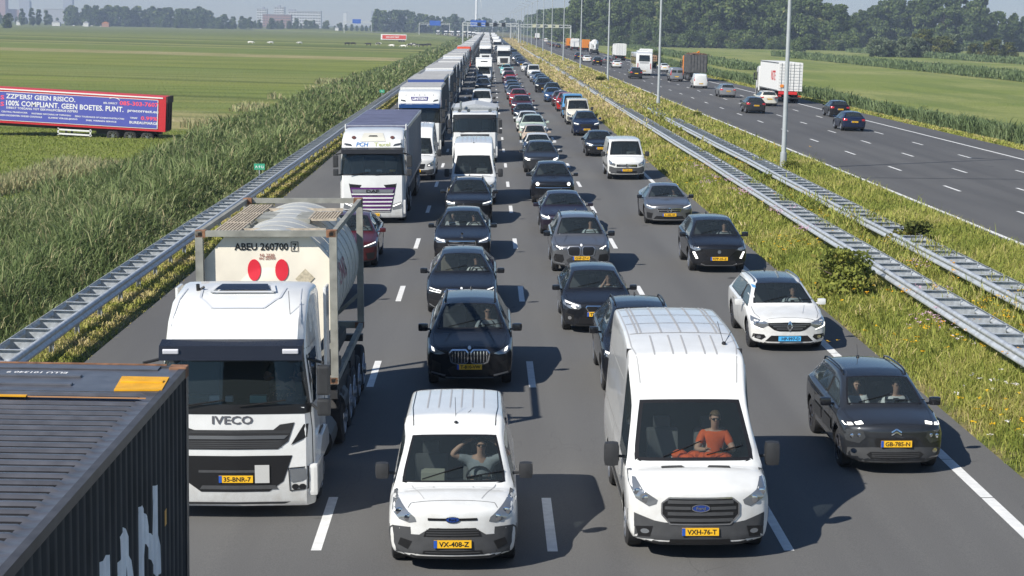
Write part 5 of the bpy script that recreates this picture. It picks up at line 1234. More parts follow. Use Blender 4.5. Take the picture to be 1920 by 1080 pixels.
def bigvan(key, kind, ptext, pm=WHITE, **k):
    a = dict(W=2.06, L=5.98, H=2.82, zb=.24, wr=.84, tum=.03, nose=1.04, cowl=1.23, yc=.92, yr0=1.66, zr0=2.02, yB=2.10, z1=2.62, z2=2.78, yr1=5.7, yb=5.9, belt0=1.16, belt1=1.22, r=.35, ax=(.98, 4.5), cf=.26, van=True, sideend=4.2, hz=(1.11, 1.18), roofcr=.02, roofrear=-.02, wr0=.80, frit=.06)
    a.update(k); S = spec(**a); S['seatz'] = .86; S['seaty'] = S['yr0'] + .2; v = start_vehicle(S, pm, 'van'); n = S['nose']; w = S['W'] / 2; SG = mat('seam_grey', (.35, .35, .35), .5)
    if kind == 'transit':
        decal(v, 'front_bumper', [(-1.0, .72), (-.64, .60), (-.5, .58), (.5, .58), (.64, .60), (1.0, .72), (1.0, .25), (-1.0, .25)], PLAST2, off=.006)
        P = [(-.44, .94), (.44, .94), (.54, .86), (.54, .70), (.42, .56), (-.42, .56), (-.54, .70), (-.54, .86)]; g = decal(v, 'grille', P, TRIM, off=.012); decal(v, 'grille_frame', path(P + [P[0]], .022), CHROME, off=.018, parent=g); decal(v, 'grille_bars', [rect(-.46, .46, z, z + .05) for z in (.60, .69, .86)] + [rect(-.5, -.14, .775, .82), rect(.14, .5, .775, .82)], PLAST2, off=.022, parent=g)
        decal(v, 'badge', ell(0, .80, .125, .052), mat('badge_blue', (.02, .05, .22), .2), off=.028); decal(v, 'badge_rim', ring(0, .80, .125, .052, .012), CHROME, off=.032); text_on(v, 'badge_lettering', 'Ford', .048, 0, .80, CHROME, .034)
        lamp_pair(v, [(.60, .90), (.62, .84), (.72, .80), (.90, .90), (.98, 1.06), (.98, 1.16), (.92, 1.18), (.80, 1.02)], LENS, None, inner=((.76, .90, .06), (.88, .99, .05)))
        decal(v, 'lower_grille', [(-.42, .34), (.42, .34), (.44, .28), (-.44, .28)], TRIM, off=.010); both(v, 'fog_lamp_housing', [(.66, .52), (.90, .50), (.86, .36), (.70, .36)], TRIM, off=.010); both(v, 'fog_lamp', ell(.77, .44, .06, .035), LENS, off=.014)
        both(v, 'hood_vent', [(.16, .66), (.50, .66), (.49, .76), (.20, .76)], TRIM, axis='top', off=.008)
        plate(v, .455, ptext)
        decal(v, 'roof_ribs', [line((x, 2.1), (x, 3.0), .025) for x in (-.48, -.2, .0, .28, .46)] + [line((x, 3.15), (x, 5.7), .03) for x in (-.66, -.60, -.28, .02, .30, .58, .64)] + [line((-.78, y), (.78, y), .03) for y in (3.15, 3.9, 4.7, 5.4)], SG, axis='top', off=.006)
        both(v, 'roof_gutter', path([(.72, 1.8), (.80, 2.5), (.80, 5.7)], .018), SG, axis='top', off=.004)
        h = ray(v, 'top', .62, 2.55); MB().sph(h[0] + Vector((0, 0, .02)), (.035, .04, .03)).bar(h[0], h[0] + Vector((-.06, .35, .30)), .005, 5).bar(h[0], h[0] + Vector((.14, .25, .16)), .005, 5).build('antenna', TRIM, v.e)
    else:
        decal(v, 'front_bumper', [(-w, .74), (-.6, .62), (.6, .62), (w, .74), (w, .25), (-w, .25)] if kind == 't6' else [(-w, .62), (-.6, .54), (.6, .54), (w, .62), (w, .25), (-w, .25)], PLAST2, off=.006)
        P = [(-.48, .84), (.48, .84), (.42, .60), (-.42, .60)] if kind == 'sprinter' else [(-.5, .78), (.5, .78), (.5, .66), (-.5, .66)]; g = decal(v, 'grille', P, TRIM, off=.010); decal(v, 'grille_bars', slats(-.44, .44, P[2][1] + .02, P[0][1] - .02, 3, .02), PLAST2 if kind != 't6' else CHROME, off=.014, parent=g)
        decal(v, 'badge', ring(0, (P[0][1] + P[2][1]) / 2, .08, .075, .02), CHROME, off=.018)
        lamp_pair(v, [(.56, .80), (.58, .70), (.84, .76), (w - .08, .92), (w - .10, 1.0), (.78, .92)], LENS, [[(.62, .74), (.74, .76), (.74, .80), (.62, .78)]] if kind == 'sprinter' else None, inner=((.72, .81, .06),))
        decal(v, 'lower_grille', rect(-.5, .5, .34, .46), TRIM, off=.010); both(v, 'hood_vent', [(.40, .62), (.72, .62), (.72, .68), (.40, .68)], TRIM, axis='top', off=.008) if kind == 'sprinter' else None
        plate(v, .50, ptext)
        if kind != 't6': decal(v, 'roof_ribs', [line((x, 2.4), (x, S['yr1'] - .1), .025) for x in (-.5, -.3, -.1, .1, .3, .5)], SG, axis='top', off=.006); rooftop(v, fin=False, whip=(0, 2.1, (0, .1, .22)))
    for ax in ('right', 'left'): decal(v, 'side_moulding', rect(1.35, S['ax'][1] - .45, .56, .68), PLAST2, axis=ax, off=.012); decal(v, 'sill_trim', rect(1.4, S['ax'][1] - .45, .24, .34), PLAST2, axis=ax, off=.006); decal(v, 'panel_crease', [rect(2.4, S['L'] - .3, z, z + .02) for z in (1.32, S['H'] - .65)], SG, axis=ax, off=.004)
    wheels(v, ALLOY if kind != 'sprinter' else PLAST, 6, width=.23); mz = 1.30 if kind != 't6' else 1.22
    mirrors(v, 1.22, mz, PLAST, (.22, .20, .36) if kind != 't6' else (.22, .16, .25), .15); interior(v, van=True); wipers(v); sidelines(v, (1.15, 2.05, 3.3), .34, 1.3 if kind != 't6' else 1.1, (1.85, 2.25), 1.05)
    lamp_pair(v, [(w - .18, 1.6), (w - .05, 1.6), (w - .04, .9), (w - .18, .9)], TAILR, axis='rear', name='tail_light'); plate(v, .7, 'V-903-GL', 'rear')
    decal(v, 'rear_door_window', [rect(-.75, -.08, 1.25, 1.7 if kind != 't6' else 1.6), rect(.08, .75, 1.25, 1.7 if kind != 't6' else 1.6)], TGLASS, axis='rear', off=.006); decal(v, 'rear_door_seam', rect(-.008, .008, .4, S['H'] - .3), TRIM, axis='rear', off=.006)
    MODELS[key] = v.e
    return v
bigvan('transit', 'transit', 'VXH-76-T')
bigvan('sprinter', 'sprinter', 'V-274-HD', W=1.99, H=2.66, z1=2.52, z2=2.63, L=5.9, wr=.80, wr0=.76)
T6V = bigvan('smallvan', 't6', 'VTP-09-N', W=1.90, L=4.9, H=1.97, wr=.76, wr0=.73, zr0=1.84, z1=1.93, z2=1.95, cowl=1.16, nose=.92, hz=(1.0, 1.1), yc=.86, yr0=1.55, yB=1.95, belt0=1.08, belt1=1.1, ax=(.90, 3.9), yr1=4.65, yb=4.8, r=.33, sideend=3.4)
T6V.S['seatz'] = .7
# ------------------------------------------------------------------ trucks
def cabshell(prof, W, tags, mats, pull=(0, .06, .22), name='cab', parent=None, bev=.05, tw=None):
    """prof: closed list (y,z) seen from the side, front first (bottom to top), then back. tags per segment -> material index"""
    w = W / 2; xs = [-1, -.90, -.55, 0, .55, .90, 1]; bm = bmesh.new(); rows = []
    ymin = min(p[0] for p in prof)
    TW = tw or [1] * len(prof)
    for pi_, (y, z) in enumerate(prof):
        r = []
        for x in xs:
            q = abs(x); d = pull[0] if q < .3 else pull[1] * .5 if q < .7 else pull[1] if q < .95 else pull[2]
            k = max(0, 1 - (y - ymin) / 1.3)
            r.append(bm.verts.new((x * w * TW[pi_], y + d * k, z - (.05 * (1 if q > .95 else .25 if q > .8 else 0) if z > prof[-3][1] - .25 else 0))))
        rows.append(r)
    n = len(prof)
    for i in range(n):
        A, B = rows[i], rows[(i + 1) % n]
        for j in range(len(xs) - 1):
            f = bm.faces.new((A[j], A[j + 1], B[j + 1], B[j])); t = tags[i] if i < len(tags) else 0
            f.material_index = t if not (t == 2 and j in (-1, 99)) else 0; f.smooth = True
    for k in (0, -1):
        f = bm.faces.new([r[k] for r in rows]); f.material_index = 0
    bmesh.ops.recalc_face_normals(bm, faces=bm.faces)
    endv = {r[k] for r in rows for k in (0, -1)}; es = [e for e in bm.edges if e.verts[0] in endv and e.verts[1] in endv]
    bmesh.ops.bevel(bm, geom=es, offset=bev, segments=3, affect='EDGES', profile=.6)
    me = bpy.data.meshes.new('shell')
    for f in bm.faces: f.smooth = True
    bm.to_mesh(me); bm.free(); smooth_angle(me, .55)
    return me
def truck_cab(K):
    """K: dict of cab data; builds parts under an empty"""
    v = Car(); v.e = empty(K.get('name', 'truck')); pm = K['pm']; W = K.get('W', 2.5); zb, zw0, zw1, zv, zt = K['zb'], K['zw0'], K['zw1'], K['zv'], K['zt']; D = K.get('D', 2.2); yr = K.get('yr', 1.7)
    S = v.S = dict(W=W, r=.50, ax=K.get('ax', (1.4,)), L=D)
    prof = [(.06, zb), (0, zb + .10), (0, zb + .62), (.015, zw0 - .35), (.04, zw0), (.04 + (zw1 - zw0) * .16, zw1), (.07 + (zv - zw0) * .16, zv), (.45, zv + (zt - zv) * .48), (yr * .6, zv + (zt - zv) * .84), (yr, zt), (D - .05, zt + .02), (D, zt - .1), (D, zb + .55), (.06 + D * .5, zb + .45)]
    tags = [0, 0, 0, 0, 2, 6, 0, 0, 0, 0, 0, 0, 5]
    me = cabshell(prof, W, tags, None, tw=K.get('tw'))
    for k in range(7): me.materials.append((pm, VOID, GLASS, SGLASS, SGLASS, PLAST, K.get('visor', TRIM))[k])
    bm = bmesh.new(); bm.from_mesh(me); v.bvh = BVHTree.FromBMesh(bm)
    # wheel arch cut through a boolean
    o = link(bpy.data.objects.new('x', me)); mb = MB()
    for s in (-1, 1): mb.cyl((s * W / 2, S['ax'][0], .5), .62, .8, 'X', 24, 1)
    cut = mb.build('c', [pm, VOID]); b = o.modifiers.new('b', 'BOOLEAN'); b.object = cut; b.operation = 'DIFFERENCE'; b.solver = 'EXACT'
    m2 = evalmesh(o); bpy.data.objects.remove(o); bpy.data.objects.remove(cut); bm.free(); bm = bmesh.new(); bm.from_mesh(m2)
    for nm, ids in (('cab', (0, 1, 3, 4, 5, 6)), ('windscreen', (2,))):
        b = bm.copy(); bmesh.ops.delete(b, geom=[f for f in b.faces if f.material_index not in ids], context='FACES')
        if nm == 'windscreen' and b.faces:
            r = bmesh.ops.inset_region(b, faces=b.faces[:], thickness=.05, use_even_offset=True, use_boundary=True)
            for f in b.faces: f.material_index = 0
            for f in r['faces']: f.material_index = 1
            o = bmo(nm, b, [GLASS, TRIM], v.e)
        else: o = bmo(nm, b, [pm, VOID, GLASS, SGLASS, SGLASS, PLAST, K.get('visor', TRIM)], v.e); smooth_angle(o.data, .55)
    bm.free()
    zs = zw0 + .02
    for ax in ('right', 'left'):
        decal(v, 'side_window', [(.26, zs), (1.15, zs - .02), (1.20, zw1 + .02), (.36, zw1 + .02)], TGLASS, axis=ax, off=.008)
        decal(v, 'door_seam', path([(.18, zb + .35), (.2, zw1 + .12), (1.3, zw1 + .12), (1.35, zb + .9)], .015), TRIM, axis=ax, off=.004)
        decal(v, 'wheel_arch_trim', path(ell(S['ax'][0], .5, .66, .66, 14, 0, PI), .06), PLAST, axis=ax, off=.01)
    # interior
    w = W / 2; mb = MB(); mb.box((0, .42, zw0 - .12), (W - .25, .55, .25), bev=.05); mb.box((0, D - .35, (zw0 + zw1) / 2), (W - .3, .04, zw1 - zw0 + .7)); mb.box((0, 1.0, zw0 - .4), (W - .3, 1.6, .04)); mb.build('dashboard', INTER, v.e)
    for s in (-1, 1):
        mb = MB(); mb.box((s * .65, 1.05, zw0 - .12), (.5, .5, .2), bev=.05); mb.box((s * .65, 1.3, zw0 + .28), (.5, .16, .75), bev=.06); mb.build('seat', INTERG, v.e)
    mb = MB(); n = 18; c = Vector((.62, .68, zw0 + .06)); R_ = Matrix.Rotation(-1.0, 4, 'X')
    for i in range(n):
        a, b = 2 * PI * i / n, 2 * PI * (i + 1) / n; mb.bar(c + R_ @ Vector((math.cos(a) * .23, 0, math.sin(a) * .23)), c + R_ @ Vector((math.cos(b) * .23, 0, math.sin(b) * .23)), .018, 6)
    mb.bar(c, c + Vector((0, -.2, -.2)), .03).build('steering_wheel', TRIM, v.e)
    mb = MB()
    for x0, x1 in ((-.85, -.15), (.1, .8)): mb.bar((x0, -.0 + .03, zw0 + .02), (x1, .03, zw0 + .12), .012, 5)
    mb.build('wiper', TRIM, v.e)
    # mirrors on arms
    for s in (-1, 1):
        mb = MB(); x = s * (w + .16); mb.box((x, .10, zw1 - .32), (.20, .16, .46), bev=.04); mb.box((x, .10, zw1 - .74), (.20, .15, .26), bev=.04)
        mb.bar((s * (w - .08), .25, zw1 - .02), (x, .12, zw1 - .06), .025, 6); mb.bar((s * (w - .05), .25, zw0 + .02), (x, .12, zw1 - .86), .025, 6); mb.build('mirror', PLAST, v.e)
    wheels(v, ALLOY, 8, width=.32, hub=True, xs=W / 2 - .03)
    mb = MB(); mb.box((0, D + 1.6, .85), (.9, 4.6, .28)); mb.box((0, D + .35, 1.2), (1.6, .5, .6), bev=.05)
    for s in (-1, 1): mb.cyl((s * .95, D + 1.0, .62), .30, 1.0, 'Y', 16); mb.box((s * 1.0, D + .25, 1.05), (.3, .3, .9), bev=.04)
    if K.get('tractor', True): mb.build('chassis', PLAST, v.e)
    else: mb.bm.free()
    return v
def axle(v, y, W=2.5, r=.50, rim=ALLOY, width=.34): 
    v.S['W'] = W; wheels(v, rim, 8, width=width, hub=True, ys_=[y], xs=W / 2 - .02, r=r)
def box_trailer(v, y0, L_, zb, zt, front, side, roof, W=2.5, curtain=True, axles=None, roofribs=True, rearm=None):
    mb = MB(); mb.box((0, y0 + L_ / 2, (zb + zt) / 2), (W, L_, zt - zb), bev=.02); o = mb.build('trailer_box', [side], v.e)
    MB().box((0, y0 - .012, (zb + zt) / 2), (W - .06, .02, zt - zb - .06)).build('front_wall', front, v.e)
    ro = MB().box((0, y0 + L_ / 2, zt + .006), (W - .1, L_ - .06, .02)).build('roof', roof, v.e)
    if roofribs:
        mb = MB(); n = int(L_ / 1.2)
        for i in range(1, n): mb.box((0, y0 + L_ * i / n, zt + .022), (W - .12, .05, .02))
        mb.build('roof_bow', roof, ro)
    mb = MB()
    for x in (-W / 2 - .004, W / 2 + .004):
        for z in (zb + .03, zt - .06): mb.box((x, y0 + L_ / 2, z), (.03, L_, .12))
    mb.build('side_rail', ALLOY, o)
    if curtain:
        mb = MB(); n = int(L_ / .62)
        for s in (-1, 1):
            for i in range(1, n): mb.box((s * (W / 2 + .008), y0 + L_ * i / n, (zb + zt) / 2), (.014, .045, zt - zb - .2))
        mb.build('curtain_straps', mat('strap_grey', (.2, .2, .2), .7), o)
    mb = MB(); mb.box((0, y0 + L_ / 2, zb - .16), (1.1, L_ - .3, .26)); mb.box((0, y0 + L_ - .1, .55), (2.3, .1, .12))
    for s in (-1, 1): mb.box((s * 1.15, y0 + L_ * .42, .72), (.04, L_ * .38, .5)); mb.box((s * .8, y0 + 2.3, .55), (.14, .14, .8))
    mb.build('trailer_chassis', PLAST, v.e)
    for y in (axles or (y0 + L_ - 4.9, y0 + L_ - 3.6, y0 + L_ - 2.3)): axle(v, y, W)
    mb = MB(); mb.box((0, y0 + L_ + .012, (zb + zt) / 2), (.03, .02, zt - zb - .1))
    for x in (-.9, -.35, .35, .9): mb.bar((x, y0 + L_ + .03, zb + .05), (x, y0 + L_ + .03, zt - .05), .02, 6)
    mb.build('door_bars', ALLOY, o)
    for s in (-1, 1): MB().box((s * (W / 2 - .25), y0 + L_ + .03, .75), (.34, .06, .14)).build('tail_light', TAILR, v.e)
def tube(v, name, pts, r, m, parent=None): 
    mb = MB()
    for a, b in zip(pts, pts[1:]): mb.bar(a, b, r, 8)
    return mb.build(name, m, parent or v.e)
# --- white tractor with a tank container
def build_tanktruck():
    K = dict(W=2.42, pm=WHITE, zb=.22, zw0=1.76, zw1=2.50, zv=2.74, zt=3.40, D=2.15, yr=1.55, visor=TRIM, name='tank_truck', tw=[1, 1, 1, 1, .98, .90, .88, .88, .88, .86, .88, .92, 1, 1]); v = truck_cab(K); W = 2.5
    DV = paint('visor_black', (.012, .013, .018))
    # sun visor with lamps
    vis = MB().prism([(-.02, 2.50), (-.16, 2.53), (-.10, 2.74), (.16, 2.80)], 'X', -1.08, 1.08).build('sun_visor', DV, v.e, .8)
    for s in (-1, 1): MB().box((s * .90, -.145, 2.665), (.24, .04, .07), bev=.015, rot=Matrix.Rotation(.3, 4, 'X')).build('marker_lamp', mat('lamp_frost', (.75, .75, .8), .3), vis)
    decal(v, 'lower_window_band', rect(-1.16, 1.16, 1.66, 1.80), TRIM, off=.006)
    text_on(v, 'lettering', 'IVECO', .12, -.02, 1.575, mat('letter_grey', (.10, .10, .11), .4), .012, width=.62)
    G = mat('grille_mesh', (.022, .022, .023), .5)
    g = decal(v, 'grille', [(-.92, 1.52), (-.60, 1.42), (.60, 1.42), (.70, 1.50), (.92, 1.53), (.82, 1.24), (.66, 1.12), (-.70, 1.12), (-.92, 1.22)], G, off=.010)
    decal(v, 'grille_bar', [(-.88, 1.335), (.82, 1.335), (.76, 1.28), (-.82, 1.28)], ALLOY, off=.022, parent=g); decal(v, 'grille_rib', slats(-.86, .86, 1.37, 1.41, 2, .010) + slats(-.72, .72, 1.14, 1.26, 4, .012), PLAST2, off=.014, parent=g)
    P = [(-.90, 1.02), (.88, 1.02), (.74, .62), (.52, .46), (-.52, .46), (-.74, .62)]
    b = decal(v, 'bumper_opening', P, TRIM, off=.008); decal(v, 'bumper_step', rect(-.55, .45, .76, .80), PLAST2, off=.014, parent=b); decal(v, 'bumper_step', [(-.50, .56), (.62, .56), (.66, .50), (-.54, .50)], PLAST2, off=.014, parent=b)
    both(v, 'headlight_slot', [(.86, 1.18), (1.06, 1.50), (1.12, 1.50), (1.10, 1.30)], TRIM, off=.012)
    for s in (1, -1):
        q = [(s * a, c) for a, c in [(.84, .80), (1.08, .82), (1.10, .64), (.86, .60)]]; h = decal(v, 'headlight', q, LENS, off=.014); decal(v, 'fog_lamp', [[(s * a, c) for a, c in ell(x, .53, .055, .045)] for x in (.92, 1.03)], TRIM, off=.012)
        decal(v, 'lamp_frame', path([(s * .82, .82), (s * 1.11, .84), (s * 1.11, .50), (s * .84, .47), (s * .82, .82)], .016), TRIM, off=.013)
    decal(v, 'bumper_lip', [(-.85, .30), (.85, .30), (.75, .26), (-.75, .26)], PLAST2, off=.01)
    plate(v, .66, '35-BNR-7', x=.02); decal(v, 'paper_panel', rect(.31, .53, .60, .88), mat('pale_card', (.5, .5, .48), .7), off=.03)
    # skylight hatch and roof shapes
    sk = decal(v, 'skylight', [(-.44, 1.28), (.44, 1.28), (.36, 1.58), (-.36, 1.58)], DV, axis='top', off=.05)
    decal(v, 'skylight_frame', path([(-.50, 1.22), (.50, 1.22), (.42, 1.64), (-.42, 1.64), (-.50, 1.22)], .07), WHITE, axis='top', off=.035)
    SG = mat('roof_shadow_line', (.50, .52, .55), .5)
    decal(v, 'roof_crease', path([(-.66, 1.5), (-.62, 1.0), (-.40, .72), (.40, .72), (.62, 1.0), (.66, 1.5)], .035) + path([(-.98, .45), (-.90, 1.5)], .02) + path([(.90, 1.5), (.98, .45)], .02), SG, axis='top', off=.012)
    for x, y in ((-.72, 1.40),): 
        h = ray(v, 'top', x, y); MB().bar(h[0], h[0] + Vector((0, -.02, .10)), .03).bar(h[0], h[0] + Vector((.1, .0, .06)), .018).build('air_horn', TRIM, v.e)
    h = ray(v, 'top', .82, .6); MB().bar(h[0], h[0] + Vector((-.03, .1, .35)), .005, 5).build('antenna', TRIM, v.e)
    # side deflector & steps
    for s in (-1, 1):
        MB().box((s * 1.20, 2.42, 2.35), (.05, .50, 1.9), bev=.02).build('side_deflector', WHITE, v.e); MB().box((s * 1.16, .55, .62), (.2, .9, .5), bev=.06).build('step_panel', WHITE, v.e)
        MB().prism([(.72, .95), (1.0, 1.12), (1.8, 1.12), (2.1, .9), (2.1, .75), (.72, .75)], 'X', s * 1.05, s * 1.25).build('mudguard', WHITE, v.e)
    # dashboard clutter
    for x, c_, sz in ((-.35, INKW, (.2, .1, .1)), (-.1, INKW, (.12, .1, .09)), (.35, TEAL, (.26, .14, .12)), (-.6, TRIM, (.4, .2, .12))): MB().box((x, .30, 1.85), sz, bev=.02).build('dashboard_item', c_, v.e)
    axle(v, 5.3); axle(v, 6.6); MB().box((0, 5.0, .95), (.8, 7.0, .25)).build('frame', PLAST, v.e)
    # container frame (20 ft) on a chassis
    y0, Lc, zc, zt = 4.2, 6.1, 1.30, 4.0; W2 = 1.22; yt0 = y0
    fr = MB()
    for x in (-W2 + .06, W2 - .06):
        for y in (y0 + .06, y0 + Lc - .06): fr.box((x, y, (zc + zt) / 2), (.13, .13, zt - zc))
    for y in (y0 + .05, y0 + Lc - .05): fr.box((0, y, zt - .05), (2 * W2 - .24, .10, .10)); fr.box((0, y, zc + .06), (2 * W2 - .24, .10, .14))
    for x in (-W2 + .05, W2 - .05): fr.box((x, y0 + Lc / 2, zt - .05), (.08, Lc - .2, .09)); fr.box((x, y0 + Lc / 2, zc + .06), (.09, Lc - .2, .12))
    for y in (y0 + .05, y0 + Lc - .05):
        for s in (-1, 1): fr.beam((s * (W2 - .1), y, zc + .7), (s * (W2 - .75), y, zc + .1), .07, .07)
    F_ = fr.build('container_frame', FRAME, v.e)
    RUST = mat('rusty_corner', (.22, .11, .06), .85, noise=.5, nscale=9)
    for x in (-W2 + .085, W2 - .085):
        for y in (y0 + .085, y0 + Lc - .085):
            for z in (zc + .06, zt - .055):
                c = MB().box((x, y, z), (.18, .18, .13), bev=.01).build('corner_casting', RUST, F_); MB().box((x, y - .0905 if y < y0 + 1 else y + .0905, z), (.07, .004, .06)).build('corner_hole', VOID, c)
    TK = mat('tank_cream', (.80, .74, .62), .5, noise=.08, nscale=2); TS = mat('tank_side', (.50, .50, .47), .45, .2, noise=.12, nscale=2)
    cz = 2.80; R = 1.16; mb = MB(); mb.cyl((0, y0 + Lc / 2 - .1, cz), R, Lc - .7, 'Y', 48)
    tk = mb.build('tank', TS, v.e, .5); mb = MB()
    for i in range(8): mb.cyl((0, y0 + .6 + i * (Lc - 1.2) / 7, cz), R + .012, .06, 'Y', 48)
    mb.build('tank_band', TS, tk)
    # octagonal insulated end with domed centre
    def octa(R1, f): return [(R1 * a, cz + R1 * b * 1.0) for a, b in ((-1, -.42), (-1, .55), (-.62, .98), (.62, .98), (1, .55), (1, -.42), (.55, -.98), (-.55, -.98))]
    ft = MB().prism(octa(1.14, 1), 'Y', y0 + .16, y0 + .40).build('tank_end', TK, v.e); MB().prism(octa(1.10, 1), 'Y', y0 + .24, y0 + .52).build('tank_end_collar', FRAME, v.e)
    rr = MB().sph((0, y0 + .30, cz - .05), (.88, .19, .88), 40).build('tank_dome', TK, v.e, 1.5)
    vb = Car(); vb.e = ft; bm = bmesh.new(); bm.from_mesh(ft.data); bm2 = rr.data; bm.from_mesh(bm2); vb.bvh = BVHTree.FromBMesh(bm); bm.free(); vb.S = v.S
    text_on(vb, 'lettering', 'ABEU 260700', .12, -.10, cz + .91, INK, .012, width=.94, parent=ft); decal(vb, 'check_digit_box', path([(.42, cz + .83), (.54, cz + .83), (.54, cz + .99), (.42, cz + .99), (.42, cz + .83)], .012), INK, off=.012, parent=ft); text_on(vb, 'lettering', '7', .11, .48, cz + .91, INK, .012, parent=ft)
    text_on(vb, 'lettering', 'NL 2230', .05, 0, cz + .76, mat('ink_brown', (.25, .08, .06), .6), .012, parent=ft); text_on(vb, 'lettering', 'mc 22000', .05, 0, cz + .71, mat('ink_brown', (.25, .08, .06), .6), .012, parent=ft)
    REDD = mat('red_oval', (.66, .02, .04), .5)
    for x in (-.23, .25): decal(vb, 'red_oval', ell(x, cz + .50, .115, .19, 24), REDD, off=.014, parent=ft, step=.05)
    ST = mat('old_sticker', (.50, .44, .32), .8, noise=.3, nscale=20)
    decal(vb, 'worn_sticker', [(.66, cz + .20), (.82, cz + .36), (.66, cz + .52), (.48, cz + .34)], ST, off=.014, parent=ft); decal(vb, 'worn_sticker', [(.76, cz - .60), (.90, cz - .72), (.74, cz - .86), (.70, cz - .66)], ST, off=.014, parent=ft)
    decal(vb, 'red_marking', [rect(x, x + .05, cz - .1, cz + .2) for x in (0, )], REDD, off=-.5) if False else None
    # side lettering
    class Q: pass
    vs = Car(); vs.e = tk; vs.S = v.S; bm = bmesh.new(); bm.from_mesh(tk.data); vs.bvh = BVHTree.FromBMesh(bm); bm.free()
    text_on(vs, 'side_lettering', 'LYNKS', .34, y0 + 2.0, cz + .25, mat('ink_mauve', (.28, .12, .14), .6), .02, axis='right', parent=tk)
    # walkway grating and hatch on top
    WD = mat('grating', (.42, .36, .28), .8, noise=.3, nscale=10)
    for (x0, x1, ya, yb_) in ((-1.0, -.52, y0 + .5, y0 + 1.9), (-1.0, -.52, y0 + 2.0, y0 + 3.6), (-1.0, -.52, y0 + 3.7, y0 + 5.3), (.45, 1.0, y0 + 2.6, y0 + 3.9)):
        mb = MB(); n = int((x1 - x0) / .055)
        for i in range(n): mb.box((x0 + (i + .5) * (x1 - x0) / n, (ya + yb_) / 2, zt - .07), (.03, yb_ - ya, .03))
        mb.box(((x0 + x1) / 2, ya, zt - .08), (x1 - x0, .05, .04)); mb.box(((x0 + x1) / 2, yb_, zt - .08), (x1 - x0, .05, .04)); mb.build('walkway_grating', WD, F_)
    MB().box((0, y0 + 3.2, zt - .10), (1.0, 1.3, .08)).cyl((0, y0 + 3.2, zt - .22), .28, .3).build('spill_box', FRAME, F_); mb = MB()
    for y in (y0 + 1.0, y0 + 4.6): mb.box((.2, y, zt - .09), (1.5, .06, .05))
    mb.build('cross_member', WD, F_)
    mb = MB(); 
    for s in (-1, 1): mb.box((s * .5, y0 + Lc / 2 + .2, 1.02), (.14, Lc + .3, .28)); mb.box((s * 1.14, y0 + Lc / 2 - .6, .92), (.06, 3.6, .46)); mb.box((s * 1.0, y0 + .7, 1.35), (.35, .9, .5)); mb.box((s * .95, y0 + 2.4, 1.52), (.12, 3.6, .22))
    for y in (y0 + .1, y0 + 3, y0 + Lc - .1): mb.box((0, y, 1.1), (2.4, .16, .14))
    mb.cyl((1.0, y0 + 1.2, .75), .28, .9, 'Y').build('trailer_chassis', PLAST, v.e)
    for y in (y0 + 3.3, y0 + 4.5, y0 + 5.7): axle(v, y)
    MODELS['tank_truck'] = v.e
build_tanktruck()
